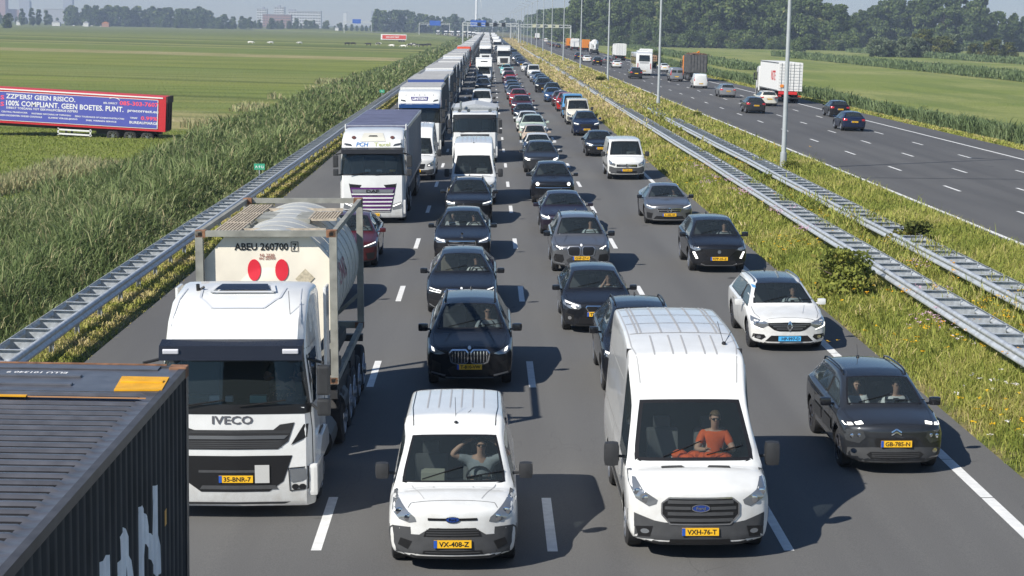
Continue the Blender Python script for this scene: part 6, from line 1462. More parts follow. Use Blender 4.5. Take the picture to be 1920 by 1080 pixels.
# --- white tractor with slatted grille
def build_slat():
    K = dict(pm=WHITE, zb=.24, zw0=1.86, zw1=2.72, zv=2.88, zt=3.56, D=2.3, yr=1.7, name='articulated_truck', tw=[1, 1, 1, 1, 1, .96, .95, .95, .94, .92, .93, .96, 1, 1]); v = truck_cab(K)
    PURP = mat('grille_purple', (.10, .02, .14), .3)
    g = decal(v, 'grille', [(-.86, 1.40), (.86, 1.40), (.66, .50), (-.66, .50)], PURP, off=.008)
    for i in range(5):
        z = 1.14 - i * .145; h_ = .82 - i * .035; decal(v, 'grille_slat', [(-h_, z + .035), (h_, z + .035), (h_ - .03, z - .02), (-h_ + .03, z - .02)], WHITE, off=.035, parent=g)
    decal(v, 'badge_panel', [(-.80, 1.33), (.80, 1.33), (.76, 1.20), (-.76, 1.20)], SILVER, off=.03, parent=g); text_on(v, 'lettering', 'DAF', .11, 0, 1.265, INK, .05, width=.48)
    both(v, 'grille_corner', [(.42, 1.50), (.88, 1.54), (.86, 1.40), (.50, 1.40)], TRIM, off=.010); decal(v, 'grille_frame', path([(-.90, 1.56), (-.68, .46), (.68, .46), (.90, 1.56)], .02), TRIM, off=.012)
    lamp_pair(v, [(.72, .72), (1.08, .86), (1.14, .60), (.76, .54)], LENS, [[(.76, .70), (1.06, .82), (1.07, .78), (.78, .66)]]); plate(v, .36, '74-BVD-2')
    decal(v, 'visor_band', rect(-1.2, 1.2, 2.70, 2.88), TRIM, off=.01); vis = MB().prism([(.10, 2.68), (-.08, 2.70), (-.04, 2.86), (.22, 2.92)], 'X', -1.18, 1.18).build('sun_visor', TRIM, v.e, .8)
    text_on(v, 'lettering', 'PCH', .15, -.40, 3.03, mat('ink_blue', (.04, .16, .40), .5), .012, width=.44, shear=.2); text_on(v, 'lettering', 'Texel', .14, .36, 3.03, mat('ink_olive', (.40, .42, .20), .5), .012, width=.62)
    both(v, 'roof_lamp', [(.78, 2.96), (.84, 3.04), (1.08, 3.08), (1.10, 3.00)], LENSD, off=.012)
    decal(v, 'roof_emblem', [(-.50, 3.14), (.50, 3.14), (.36, 3.42), (-.36, 3.42)], CREAM, off=.02); decal(v, 'roof_emblem_bar', [(-.18, 3.29), (.18, 3.29), (.14, 3.33), (-.14, 3.33)], INK, off=.03); both(v, 'roof_horn', ell(.74, 3.26, .08, .05), mat('horn_brown', (.12, .05, .04), .5), off=.03)
    for s in (-1, 1): MB().box((s * 1.19, 2.55, 2.5), (.05, .5, 2.4), bev=.02).build('side_deflector', WHITE, v.e); MB().box((s * 1.15, .6, .65), (.22, 1.0, .55), bev=.06).build('step_panel', WHITE, v.e)
    for x, c_ in ((-.2, INKW), (.25, INKW), (.75, PLATEY)): MB().box((x, .32, 2.03), (.22, .05, .08), bev=.01).build('dashboard_item', c_, v.e)
    axle(v, 5.0); BLUEV = mat('curtain_violet', (.13, .135, .20), .5, noise=.15)
    box_trailer(v, 3.0, 13.6, 1.2, 3.62, BLUEV, mat('curtain_pale', (.34, .36, .40), .6, noise=.15), mat('roof_violet', (.115, .12, .19), .5, noise=.2, nscale=1)); MODELS['truck_slat'] = v.e
build_slat()
def generic_truck(key, pm, visor, tr, text=None, D=2.3, zt=3.8, rigid=False, low=False, accent=None):
    K = dict(pm=pm, zb=.28, zw0=1.92 if not low else 1.70, zw1=2.80 if not low else 2.5, zv=3.02 if not low else 2.68, zt=zt, D=D, yr=1.5, name='truck' if rigid else 'articulated_truck', visor=visor); v = truck_cab(K)
    g = decal(v, 'grille', [(-.80, 1.60), (.80, 1.60), (.70, .62), (-.70, .62)], PLAST, off=.008); decal(v, 'grille_bars', slats(-.74, .74, .66, 1.56, 5, .05), ALLOY if accent is None else accent, off=.014, parent=g)
    lamp_pair(v, [(.80, .72), (1.10, .80), (1.14, .58), (.80, .52)], LENS, [[(.84, .66), (1.04, .68), (1.04, .62), (.84, .62)]]); plate(v, .42, '52-BKX-%d' % (len(key) % 8 + 1))
    if not low:
        vis = MB().prism([(.06, zv_ - .20) if False else (.10, 2.78), (-.10, 2.80), (-.06, 3.00), (.20, 3.06)], 'X', -1.18, 1.18).build('sun_visor', visor, v.e, .8)
        both(v, 'roof_lamp', [(.78, 3.14), (.84, 3.24), (1.08, 3.28), (1.10, 3.20)], LENSD, off=.012)
        if text:
            decal(v, 'name_board', [(-.52, 3.42), (.52, 3.42), (.46, 3.20), (-.46, 3.20)], mat('board_violet', (.10, .09, .20), .4), off=.02); text_on(v, 'lettering', text, .12, 0, 3.31, INKW, .03, width=.8)
        mb = MB()
        for x in (-.8, -.3, 0, .3, .8):
            h = ray(v, 'front', x, 3.52)
            if h: mb.sph(h[0], (.05, .03, .03), 8)
        mb.build('roof_marker', TRIM, v.e)
    for s in (-1, 1): MB().box((s * 1.15, .6, .65), (.22, 1.0, .55), bev=.06).build('step_panel', pm, v.e)
    tr(v, D); MODELS[key] = v.e; return v
GRROOF = mat('roof_grey', (.36, .36, .36), .6, noise=.15, nscale=1); WFR = mat('panel_white', (.72, .72, .70), .5, noise=.05); GSIDE = mat('curtain_grey', (.22, .23, .25), .6, noise=.15); WSIDE = mat('curtain_white', (.5, .5, .49), .6, noise=.1)
def semi(front, side, roof, L_=13.6, zt=3.98, z0=1.2):
    def f(v, D): axle(v, 5.0); box_trailer(v, D + .75, L_, z0, zt, front, side, roof)
    return f
def rigid_box(front, side, roof, L_=7.6, zt=3.95):
    def f(v, D): axle(v, D + L_ - 2.0); box_trailer(v, D + .25, L_, 1.1, zt, front, side, roof, axles=(D + L_ - 2.0,))
    return f
VB = paint('visor_blue', (.012, .045, .15))
generic_truck('truck_blue_visor', WHITE, VB, rigid_box(WFR, GSIDE, GRROOF, 8.4, 3.95), 'LINTSEN')
BSTR = mat('panel_blue', (.05, .09, .28), .5)
generic_truck('truck_white', WHITE, TRIM, semi(WFR, GSIDE, GRROOF)); generic_truck('truck_bluefront', WHITE, TRIM, semi(BSTR, GSIDE, GRROOF), zt=3.4)
generic_truck('truck_orange', RRED, TRIM, semi(WFR, WSIDE, GRROOF), zt=3.9); generic_truck('truck_teal', WHITE, TRIM, semi(WFR, WSIDE, GRROOF), accent=mat('accent_green', (.05, .35, .22), .4))
decal_v = None
def tipper():
    def tr(v, D):
        axle(v, 4.6); axle(v, 5.9); GT = mat('tipper_grey', (.36, .38, .39), .5, .3, noise=.15)
        mb = MB(); mb.prism([(-1.05, 1.25), (1.05, 1.25), (1.25, 1.7), (1.25, 2.9), (-1.25, 2.9), (-1.25, 1.7)], 'Y', D + .45, D + 6.2); b = mb.build('tipper_body', GT, v.e)
        mb = MB(); mb.beam((-1.28, D + .35, 2.92), (-1.28, D + 6.25, 2.92), .1, .12); mb.beam((1.28, D + .35, 2.92), (1.28, D + 6.25, 2.92), .1, .12); mb.box((0, D + .40, 2.92), (2.6, .1, .12))
        for i in range(6):
            for s in (-1, 1): mb.box((s * 1.27, D + .9 + i, 2.2), (.05, .1, 1.3))
        mb.build('body_rail', GT, b); MB().prism([(-1.25, 2.95), (1.25, 2.95), (0, 3.18)], 'Y', D + .4, D + 6.2).build('load_cover', mat('cover_grey', (.42, .44, .46), .6, noise=.1), v.e)
        MB().box((0, D + 3.2, 1.0), (1, 6.6, .3)).build('frame', PLAST, v.e)
        mb = MB(); mb.bar((-1.0, .6, 2.78), (1.0, .6, 2.78), .03)
        for x in (-.85, -.35, .85): mb.cyl((x, .6, 2.88), .10, .08, 'Y', 14)
        mb.build('lamp_bar', CHROME, v.e); MB().bar((-.80, 1.9, 2.5), (-.80, 1.9, 3.35), .07, r2=.06).build('exhaust_stack', ALLOY, v.e)
    generic_truck('tipper', WHITE, TRIM, tr, D=1.8, zt=2.85, low=True, rigid=True)
tipper()
def boxvan():
    S = spec(W=1.99, L=2.6, H=2.35, zb=.24, wr=.80, tum=.05, nose=.98, cowl=1.28, yc=.86, yr0=1.55, zr0=2.12, yB=1.9, z1=2.25, z2=2.3, yr1=2.4, yb=2.5, belt0=1.2, belt1=1.24, r=.34, ax=(.95,), cf=.26, van=True, sideend=2.2, hz=(1.08, 1.2), roofcr=.02, wr0=.76)
    S['seatz'] = .95; S['seaty'] = 1.75; v = start_vehicle(S, WHITE, 'box_truck')
    decal(v, 'front_bumper', rect(-.98, .98, .26, .60), PLAST2, off=.006); decal(v, 'grille', rect(-.45, .45, .66, .82), TRIM, off=.01); lamp_pair(v, [(.56, .72), (.60, .84), (.88, .98), (.90, .84)], LENS); plate(v, .48, 'V-55-KLP')
    wheels(v, PLAST, 6); mirrors(v, 1.15, 1.4, PLAST, (.24, .2, .4), .2); interior(v, van=True); wipers(v)
    MB().prism([(.95, 2.30), (2.35, 2.30), (2.35, 3.38), (1.85, 3.30)], 'X', -1.0, 1.0).build('wind_deflector', WHITE, v.e, .6); MB().box((0, 1.5, 2.95), (.9, .06, .14), bev=.02, rot=Matrix.Rotation(-.9, 4, 'X')).build('deflector_slot', TRIM, v.e)
    box_trailer(v, 2.5, 4.3, .95, 3.4, WFR, WFR, WFR, W=2.2, curtain=False, axles=(5.2,)); MODELS['boxtruck'] = v.e
boxvan()
# --- vehicles seen from behind on the right carriageway
def coach():
    S = dict(W=2.5, r=.5, ax=(2.7, 8.8), L=12); v = Car(); v.S = S; v.e = empty('coach')
    prof = [(.12, .35), (0, .5), (0, 1.3), (.1, 2.6), (.35, 3.3), (1.2, 3.55), (11.0, 3.6), (11.7, 3.4), (11.95, 2.6), (12, .9), (11.85, .35)]
    me = cabshell(prof, 2.5, [0] * 11, None, pull=(0, 0, .12), bev=.12); me.materials.append(WHITE); o = link(bpy.data.objects.new('body', me), v.e)
    bm = bmesh.new(); bm.from_mesh(me); v.bvh = BVHTree.FromBMesh(bm); bm.free()
    decal(v, 'rear_window', [(-.85, 2.2), (.85, 2.2), (.80, 3.15), (-.80, 3.15)], TGLASS, axis='rear', off=.02); decal(v, 'windscreen', rect(-1.1, 1.1, 1.4, 3.0), TGLASS, off=.02)
    for ax in ('left', 'right'):
        for k in range(6): decal(v, 'side_window', rect(1.4 + k * 1.6, 2.92 + k * 1.6, 1.75, 2.85), TGLASS, axis=ax, off=.01)
        decal(v, 'luggage_seam', path([(1.6, 1.35), (11, 1.35)], .02) + [rect(2 + 1.7 * k, 2.02 + 1.7 * k, .45, 1.35) for k in range(5)], mat('seam_grey', (.35, .35, .35), .5), axis=ax, off=.005)
    lamp_pair(v, [(.92, 1.9), (1.06, 1.9), (1.08, 1.0), (.95, 1.0)], TAILR, axis='rear', name='tail_light'); decal(v, 'engine_grille', slats(-.7, .7, 1.85, 2.1, 4, .02), TRIM, axis='rear', off=.01); plate(v, .75, 'BX-TR-40', 'rear')
    MB().box((0, 8, 3.7), (1.8, 2.4, .28), bev=.08).build('air_conditioner', WHITE, v.e); wheels(v, ALLOY, 8, width=.32, hub=True); MODELS['coach'] = v.e
coach()
def semi_rear(key, builder, pm=WHITE):
    K = dict(pm=pm, zb=.28, zw0=1.92, zw1=2.80, zv=3.02, zt=3.5, D=2.2, yr=1.5, name='truck'); v = truck_cab(K); decal(v, 'grille', rect(-.7, .7, .6, 1.6), PLAST, off=.01); axle(v, 5.0); builder(v); MODELS[key] = v.e
def cont_white(v):
    box_trailer(v, 3.0, 12.2, 1.25, 4.1, WFR, WFR, WFR, curtain=False, roofribs=False); y = 15.2
    mb = MB()
    for i in range(9): mb.box((0, y + .05, 1.5 + i * .3), (2.3, .02, .015))
    mb.build('door_rib', mat('seam_grey', (.35, .35, .35), .5), v.e); MB().box((.82, y + .06, 1.75), (.34, .02, .3)).build('warning_board', mat('warn_orange', (.75, .25, .03), .5), v.e); MB().box((.2, y + .06, 1.05), (1.9, .03, .3)).build('rear_bumper_board', INKR, v.e)
    text_obj('lettering', 'NSTE', .95, lambda u, q: (1.262, 12.2 + u, 2.75 + q), INKR, v.e, width=2.8) 
    text_obj('lettering', 'NSTE', .95, lambda u, q: (-1.262, 12.2 - u, 2.75 + q), INKR, v.e, width=2.8)
semi_rear('container_truck', cont_white)
def dump_dark(v):
    DK = mat('scrap_container', (.085, .085, .085), .7, noise=.35, nscale=2); mb = MB(); mb.box((0, 7.0, 2.45), (2.5, 7.0, 2.5))
    for i in range(12):
        for s in (-1, 1): mb.box((s * 1.28, 3.7 + i * .6, 2.45), (.08, .12, 2.5))
    for i in range(6): mb.box((-1.1 + i * .44, 10.53, 2.45), (.1, .08, 2.5))
    mb.build('scrap_container', DK, v.e); mb = MB(); r = random.Random(3)
    for i in range(60): mb.box((r.uniform(-1.1, 1.1), r.uniform(3.8, 10.2), 3.75 + r.uniform(0, .15)), (r.uniform(.1, .5), r.uniform(.1, .6), .12), rot=Matrix.Rotation(r.uniform(0, 3), 4, 'Z'))
    mb.build('scrap_load', mat('scrap_brown', (.16, .10, .07), .9, noise=.5), v.e); axle(v, 7.6); axle(v, 9.0); MB().box((0, 6.5, .95), (1, 8, .3)).build('frame', PLAST, v.e)
    MB().bar((-.9, 3.1, 2.4), (-.9, 3.1, 4.2), .12).bar((-.9, 3.1, 4.1), (-.2, 3.4, 3.7), .1).box((-.3, 3.1, 3.6), (.9, .5, .7), bev=.1).build('loading_crane', ORANGE, v.e); MB().box((-.3, 2.7, 3.5), (.9, .5, .8), bev=.1).build('crane_seat', YELLOW, v.e)
semi_rear('dump_truck', dump_dark, ORANGE)
semi_rear('mixer', lambda v: (MB().cyl((0, 4.3, 2.5), 1.05, 2.0, 'Y', 20, rot=Matrix.Rotation(-.18, 4, 'X')).cyl((0, 6.3, 2.95), 1.05, 2.2, 'Y', 20, r2=.45, rot=Matrix.Rotation(-.18, 4, 'X')).build('mixer_drum', WHITE, v.e, .7), MB().cyl((0, 7.5, 3.3), .5, .3, 'Y', 16).bar((0, 7.5, 2.9), (0, 8.2, 1.6), .2).build('chute', WHITE, v.e), axle(v, 6.4), axle(v, 7.7), MB().box((0, 5, 1), (1, 6.5, .3)).build('frame', PLAST, v.e)))
semi_rear('truck_yellow', lambda v: box_trailer(v, 2.8, 7.5, 1.2, 3.7, YELLOW, YELLOW, YELLOW, curtain=False, axles=(7.5, 8.8)), YELLOW)
semi_rear('truck_whitebox', lambda v: box_trailer(v, 2.8, 8.5, 1.2, 3.8, WFR, WFR, WFR, curtain=False, axles=(8.0, 9.3)))
def logs(v):
    mb = MB(); r = random.Random(5)
    for i in range(18): mb.cyl((-1 + (i % 6) * .4, 8.5, 1.5 + .38 * (i // 6)), .19, 9, 'Y', 9)
    mb.build('timber_load', mat('timber', (.28, .17, .10), .85, noise=.3), v.e); mb = MB()
    for y in (4.5, 7, 10, 12.5):
        for s in (-1, 1): mb.box((s * 1.22, y, 2.0), (.08, .1, 1.8))
    mb.build('stake', PLAST, v.e); MB().box((0, 8, 1.1), (1, 10, .3)).build('frame', PLAST, v.e); axle(v, 9.5); axle(v, 11)
semi_rear('timber_truck', logs)
# --- nearest container truck (only the rear part of its box is inside the photo)
def ribbed_container():
    v = Car(); v.e = empty('container_truck'); v.S = dict(W=2.5, r=.5, ax=(), L=13)
    BK = mat('container_black', (.050, .051, .053), .75, noise=.2, nscale=2, spec=.2); y1 = 18.78; y0 = 6.6; zt = 4.0; zb = 1.25; w = 1.22
    TOP = mat('container_roof', (.085, .088, .102), .34, noise=.22, nscale=5, spec=.6)
    # corrugated wall sheets
    def corr(n, L_, amp, pts=((0, 0), (.25, 0), (.38, 1), (.62, 1), (.75, 0), (1, 0))):
        out_ = []
        for i in range(n):
            for t, a in pts[:-1]: out_.append(((i + t) * L_ / n, a * amp))
        out_.append((L_, 0)); return out_
    V = []; F = []
    P = corr(50, y1 - y0 - .3, -.028)
    for s in (1, -1):
        b = len(V)
        for (t, a) in P: V += [(s * (w - .012 + a), y0 + .15 + t, zb + .12), (s * (w - .012 + a), y0 + .15 + t, zt - .10)]
        for i in range(len(P) - 1): F.append((b + 2 * i, b + 2 * i + 2, b + 2 * i + 3, b + 2 * i + 1))
    sw = np_mesh('side_wall', V, F, BK, v.e)
    V = []; F = []; P = corr(50, y1 - y0 - 1.5, .024, ((0, 0), (.38, 0), (.44, 1), (.72, 1), (.78, 0), (1, 0))); xs = [-w + .06, -w + .16, -w + .22, w - .22, w - .16, w - .06]
    for (t, a) in P:
        for x in xs: V.append((x, y0 + .15 + t, zt - .035 + (a if abs(x) < w - .19 else 0)))
    nx = len(xs)
    for i in range(len(P) - 1):
        for j in range(nx - 1): F.append((i * nx + j, i * nx + j + 1, (i + 1) * nx + j + 1, (i + 1) * nx + j))
    rf = np_mesh('roof', V, F, TOP, v.e); rf.data.materials.append(mat('roof_trough_shade', (.020, .020, .022), .8, noise=.3, nscale=5, spec=.1))  # shade between the ribs, put into the colour of the trough faces
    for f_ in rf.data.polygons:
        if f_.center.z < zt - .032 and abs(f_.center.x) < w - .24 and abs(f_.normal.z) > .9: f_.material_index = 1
    yp = y1 - 1.35; rp = MB().box((0, (yp + y1) / 2, zt - .03), (2 * w - .12, y1 - yp, .03)).build('rear_roof_plate', TOP, v.e)
    mb = MB()
    for k in range(2): mb.box((-.5, yp + .28 + .42 * k, zt - .008), (1.5, .10, .03), bev=.012)
    mb.build('roof_swage', TOP, rp)
    mb = MB()
    for s in (-1, 1):
        mb.box((s * (w - .03), (y0 + y1) / 2, zt - .05), (.07, y1 - y0 - .3, .09)); mb.box((s * (w - .03), (y0 + y1) / 2, zb + .06), (.08, y1 - y0 - .3, .15))
        for y in (y0 + .07, y1 - .07): mb.box((s * (w - .06), y, (zt + zb) / 2), (.13, .14, zt - zb - .1))
    for y in (y0 + .06, y1 - .05): mb.box((0, y, zt - .05), (2 * w - .2, .1, .09)); mb.box((0, y, zb + .06), (2 * w - .2, .1, .14))
    mb.build('frame_rail', mat('container_frame', (.05, .05, .055), .5, noise=.3, nscale=5), v.e)
    MB().box((0, y1 - .02, (zt + zb) / 2), (2 * w - .2, .04, zt - zb - .2)).build('rear_door', BK, v.e); MB().box((0, y0 + .12, (zt + zb) / 2), (2 * w - .2, .04, zt - zb - .2)).build('front_wall', BK, v.e)
    RUST = mat('rusty_corner', (.22, .11, .06), .85)
    for s in (-1, 1):
        for y in (y0 + .09, y1 - .09):
            for z in (zt - .05, zb + .05): MB().box((s * (w - .08), y, z), (.18, .18, .12), bev=.012).build('corner_casting', RUST, v.e)
    MB().box((0, y1 - .005, zt - .002), (2.0, .03, .02)).build('rust_strip', RUST, rp)
    YL = mat('container_yellow', (.72, .36, .01), .5, noise=.15, nscale=6)
    MB().prism([(w - .50, yp + .02 - .02), (w - .02 - .02, yp + .05), (w - .08, y1 - .66), (w - .56, y1 - .66)], 'Z', zt - .012, zt + .004).build('yellow_panel', YL, rp); MB().box((w - .30, yp + .42, zt + .008), (.42, .10, .02), bev=.008).build('yellow_panel_fold', YL, rp)
    MB().box((-.15 - .1, yp - .36, zt + .004), (.42, .06, .012)).build('yellow_label', YL, rf); MB().box((.1, yp - .36, zt - .002), (2.0, .018, .008)).build('rusty_weld', mat('rust_orange', (.45, .22, .08), .8), rf)
    MB().box((0, y1 - .16, zt - .006), (1.9, .2, .012)).build('edge_plate', TOP, rp)
    text_obj('lettering', 'ELLU 101340 9', .085, lambda u, q: (-.25 - u, y1 - .45 - q, zt - .0125), INKW, rp, width=.62)
    text_obj('lettering', '2', .075, lambda u, q: (-.98 - u, y1 - .45 - q, zt - .0125), INKW, rp)
    bm = bmesh.new(); bm.from_mesh(sw.data); v.bvh = BVHTree.FromBMesh(bm); bm.free()
    PW = mat('worn_white_paint', (.90, .90, .92), .8, noise=.15, nscale=3)
    dz = .06
    polys = [[(14.40, 2.2), (14.43, 3.14), (14.62, 3.17), (14.80, 3.13), (14.84, 2.2)], [(15.05, 2.2), (15.10, 2.85), (15.26, 2.96), (15.24, 3.16), (15.46, 3.18), (15.62, 3.04), (15.72, 2.80), (16.02, 2.2), (15.66, 2.2), (15.50, 2.82), (15.38, 2.2)],
             [(16.10, 2.2), (16.13, 3.05), (16.06, 3.17), (16.24, 3.17), (16.48, 3.0), (16.58, 2.83), (16.74, 2.74), (16.81, 3.20), (17.03, 3.16), (17.15, 2.5), (17.18, 2.24), (16.95, 2.22), (16.84, 2.39), (16.63, 2.55), (16.56, 2.66), (16.42, 2.75), (16.38, 2.2)]]
    def sheet(name, P_, m_):
        bm = grid_poly([P_], .2); bm.free(); bm = bmesh.new(); vs = [bm.verts.new((a, 0, b)) for a, b in P_]; bm.faces.new(vs); n = 50 * 5
        for i in range(int((P_and(P_)[0] - (y0 + .15)) / .24), int((P_and(P_)[1] - (y0 + .15)) / .24) + 2):
            for t in (0, .25, .38, .62, .75):
                c = y0 + .15 + (i + t) * (y1 - y0 - .3) / 50; bmesh.ops.bisect_plane(bm, geom=bm.verts[:] + bm.edges[:] + bm.faces[:], plane_co=(c, 0, 0), plane_no=(1, 0, 0))
        for q in bm.verts:
            h = ray(v, 'right', q.co.x, q.co.z)
            if h: q.co = Vector((h[0].x + .004, q.co.x, q.co.z))
        bmo(name, bm, m_, sw)
    def P_and(P_): return min(p[0] for p in P_), max(p[0] for p in P_)
    for P_ in polys: sheet('worn_white_letter', P_, PW)
    sheet('yellow_patch', [(17.40, 2.64), (17.40, 2.80), (17.54, 2.80), (17.54, 2.64)], YL)
    mb = MB(); mb.box((0, 13, 1.0), (1.0, 11.5, .3)); mb.box((0, 18.9, .7), (2.3, .1, .14)); mb.build('trailer_chassis', PLAST, v.e)
    for y in (14.6, 15.9, 17.2): axle(v, y)
    for y in (9.2,): axle(v, y)
    v.e.location = (-3.10 - 1.22, 0, -.09); v.e.rotation_euler = (0, -math.atan(.02) * 0, 0)
    tag(v.e, 'black ribbed shipping container on a truck, cut off by the lower left corner', 'container truck')
ribbed_container()
# --- advertising trailers parked in the meadow
def ad_trailer():
    v = Car(); v.e = empty('advertising_trailer', (-24.6, 139, -1.5), 0, 'long blue and red trailer with white advertising text parked in the left meadow', 'trailer'); v.S = dict(W=2.5, r=.5, ax=(), L=13)
    RD = mat('trailer_red', (.55, .025, .035), .5, noise=.08); DKR = mat('trailer_door', (.05, .022, .02), .7, noise=.3); L_ = 14.5; zb, zt = .95, 3.62
    b = MB().box((-L_ / 2, 1.25, (zb + zt) / 2), (L_, 2.5, zt - zb), bev=.02).build('box', RD, v.e)
    MB().box((-L_ / 2 - .1, -.02, zt - .10), (L_ - .3, .03, .10)).build('white_top_edge', INKW, b)
    pn = MB().box((-L_ / 2 - .2, -.02, 2.25), (L_ - .9, .03, 2.12)).build('banner', mat('banner_blue', (.085, .10, .42), .5, noise=.05), b)
    mb = MB()
    for z in (1.16, 3.34): mb.box((-L_ / 2 - .2, -.03, z), (L_ - .8, .02, .035))
    mb.box((-.62, -.03, 2.25), (.05, .02, 2.2)).build('banner_border', INKW, pn)
    # end door
    MB().box((.03, 1.25, (zb + zt) / 2), (.06, 2.3, zt - zb - .2)).box((.05, 1.25, 3.4), (.14, 2.5, .5)).box((.08, .7, 2.2), (.05, .06, 2.4)).box((.08, 1.8, 2.2), (.05, .06, 2.4)).build('rear_door', DKR, b)
    def T(s, x0, z, size, width, m=INKW):
        text_obj('lettering', s, size, lambda u, q: (x0 + width * 1.108 / 2 + u, -.042, z + q), m, pn, width=width * 1.108)
    RT = mat('ink_bright_red', (.95, .10, .14), .5); s = 12.4 / 303; X = lambda px: -(303 - px) * s
    T("ZZP'ERS? GEEN RISICO.", X(6), 3.02, .34, 4.75); T('100% COMPLIANT. GEEN BOETES. PUNT.', X(6.5), 2.50, .38, 8.05); T('085-303-7607', X(217), 2.98, .30, 2.65, RT); T('procorrect.eu', X(232), 2.46, .22, 2.1); T('BEL DIRECT', X(187), 2.92, .13, .95)
    T('DIRECT TOEGANG TOT GEKWALIFICEERDE ZZP\'ERS', X(7), 2.14, .15, 4.9); T('CENTRAL FRAMEWORK', X(-2), 1.82, .11, 1.8); T('GEEN INCIDENTEN ONDER CONTROLE', X(-5), 1.55, .12, 2.9); T('MASTERED MATCHING OP TOPNIVEAU', X(54), 1.80, .11, 2.7); T('SLIMME VERGELIJKING', X(85), 1.55, .11, 2.0)
    T('ZERO TOLERANCE OP SCHIJNCONSTRUCTIES', X(134), 1.78, .11, 3.4); T('SNEL WERKEN SERVICE', X(155), 1.52, .11, 2.1); T('VANAF', X(237), 1.90, .13, .5); T('0.99%', X(257), 1.92, .27, 1.15, RT); T('BUREAUMARGE', X(236), 1.56, .19, 1.95); T('S', X(-4), 2.9, .3, .25, RT); T('S', X(-4), 2.4, .3, .25, RT)
    P = ell(X(206), 3.12, .45, .22, 12, .2, 2.6); mb = MB()
    for (a, c), (d, e_) in zip(P, P[1:]): mb.bar((a, -.04, c), (d, -.04, e_), .03, 5)
    mb.build('arrow', INKW, pn)
    mb = MB(); mb.box((-L_ / 2, 1.25, .82), (L_ - 1, 1.0, .24)); mb.box((-3.5, 1.25, .7), (3.8, 1.1, .4)); 
    for x in (-7.6,): mb.box((x, .3, .45), (.14, .14, .9)); mb.box((x, 2.2, .45), (.14, .14, .9))
    mb.build('trailer_chassis', PLAST, v.e); mb = MB()
    for z in (.38, .70): mb.box((-6.9, -.0, z), (2.6, .05, .12))
    for x in (-8.15, -5.7): mb.box((x, 0, .55), (.1, .05, .55))
    mb.build('side_guard', INKW, v.e)
    k = ('tyre', .5, .34); wm = _mc[k]; rm = [q for kk, q in _mc.items() if isinstance(kk, tuple) and kk[0] == 'rim' and kk[1] == .5][0]
    for x in (-4.0, -2.7, -1.4):
        for y in (.3, 2.2): w_ = link(bpy.data.objects.new('wheel', wm), v.e); w_.location = (x, y, .42); w_.rotation_euler = (0, 0, -PI / 2); r_ = link(bpy.data.objects.new('rim', rm), w_)
    v.e.rotation_euler = (0, math.radians(2.2), 0); v.e.location.z = -1.92
    e = empty('advertising_trailer', (-57.5, 975, -1.5), 0, 'distant red advertising trailer with a pale border far off in the left meadow', 'trailer')
    FR = mat('far_red', (.62, .07, .05), .5, noise=.2, nscale=1); b = MB().box((7, 1.2, 2.5), (13.6, 2.4, 2.9)).build('box', INKW, e); p_ = MB().box((7.3, -.03, 2.5), (12.6, .03, 2.1)).build('banner', FR, b)
    text_obj('lettering', 'S', 1.3, lambda u, q: (1.8 + u, -.06, 2.5 + q), INKR, p_); text_obj('lettering', '020-303 7607', .8, lambda u, q: (6.5 + u, -.06, 2.5 + q), INKW, p_, width=7); mb = MB()
    for x in (10, 11.3, 12.6): mb.cyl((x, .3, .5), .5, .3, 'Y', 14)
    mb.box((7, 1.2, .9), (12, 1, .3)).build('trailer_chassis', PLAST, e)
ad_trailer()
# ------------------------------------------------------------------ people
SKIN = mat('skin', (.50, .30, .22), .6); HAIRS = {'dark': mat('hair_dark', (.03, .022, .016), .8), 'brown': mat('hair_brown', (.12, .075, .04), .8), 'grey': mat('hair_grey', (.32, .31, .29), .8), 'blond': mat('hair_blond', (.42, .32, .18), .8)}
POSE = {'wheel': {1: [(.29, -.14, .27), (.19, -.40, .33), (.17, -.47, .36)], -1: [(-.29, -.14, .27), (-.19, -.40, .33), (-.17, -.47, .36)]},
        'behind': {1: [(.44, -.06, .62), (.20, -.02, .80), (.12, .03, .82)], -1: [(-.46, -.08, .60), (-.24, -.04, .80), (-.14, .02, .82)]},
        'face': {1: [(.28, -.16, .27), (.19, -.40, .30), (.17, -.46, .33)], -1: [(-.30, -.28, .36), (-.13, -.22, .62), (-.09, -.19, .70)]},
        'lap': {1: [(.27, -.06, .22), (.12, -.28, .12), (.07, -.34, .10)], -1: [(-.27, -.06, .22), (-.12, -.28, .12), (-.07, -.34, .10)]}}
_pc = {}
def skin_mesh(vs, ed, root=0, lv=1):
    me = bpy.data.meshes.new('person'); me.from_pydata([v[:3] for v in vs], ed, []); o = link(bpy.data.objects.new('x', me)); o.modifiers.new('s', 'SKIN'); u = o.modifiers.new('u', 'SUBSURF'); u.levels = lv; u.render_levels = lv
    for i, v in enumerate(vs): me.skin_vertices[0].data[i].radius = (v[3], v[4] if len(v) > 4 else v[3])
    me.skin_vertices[0].data[root].use_root = True
    m2 = evalmesh(o); bpy.data.objects.remove(o); m2.shade_smooth(); return m2
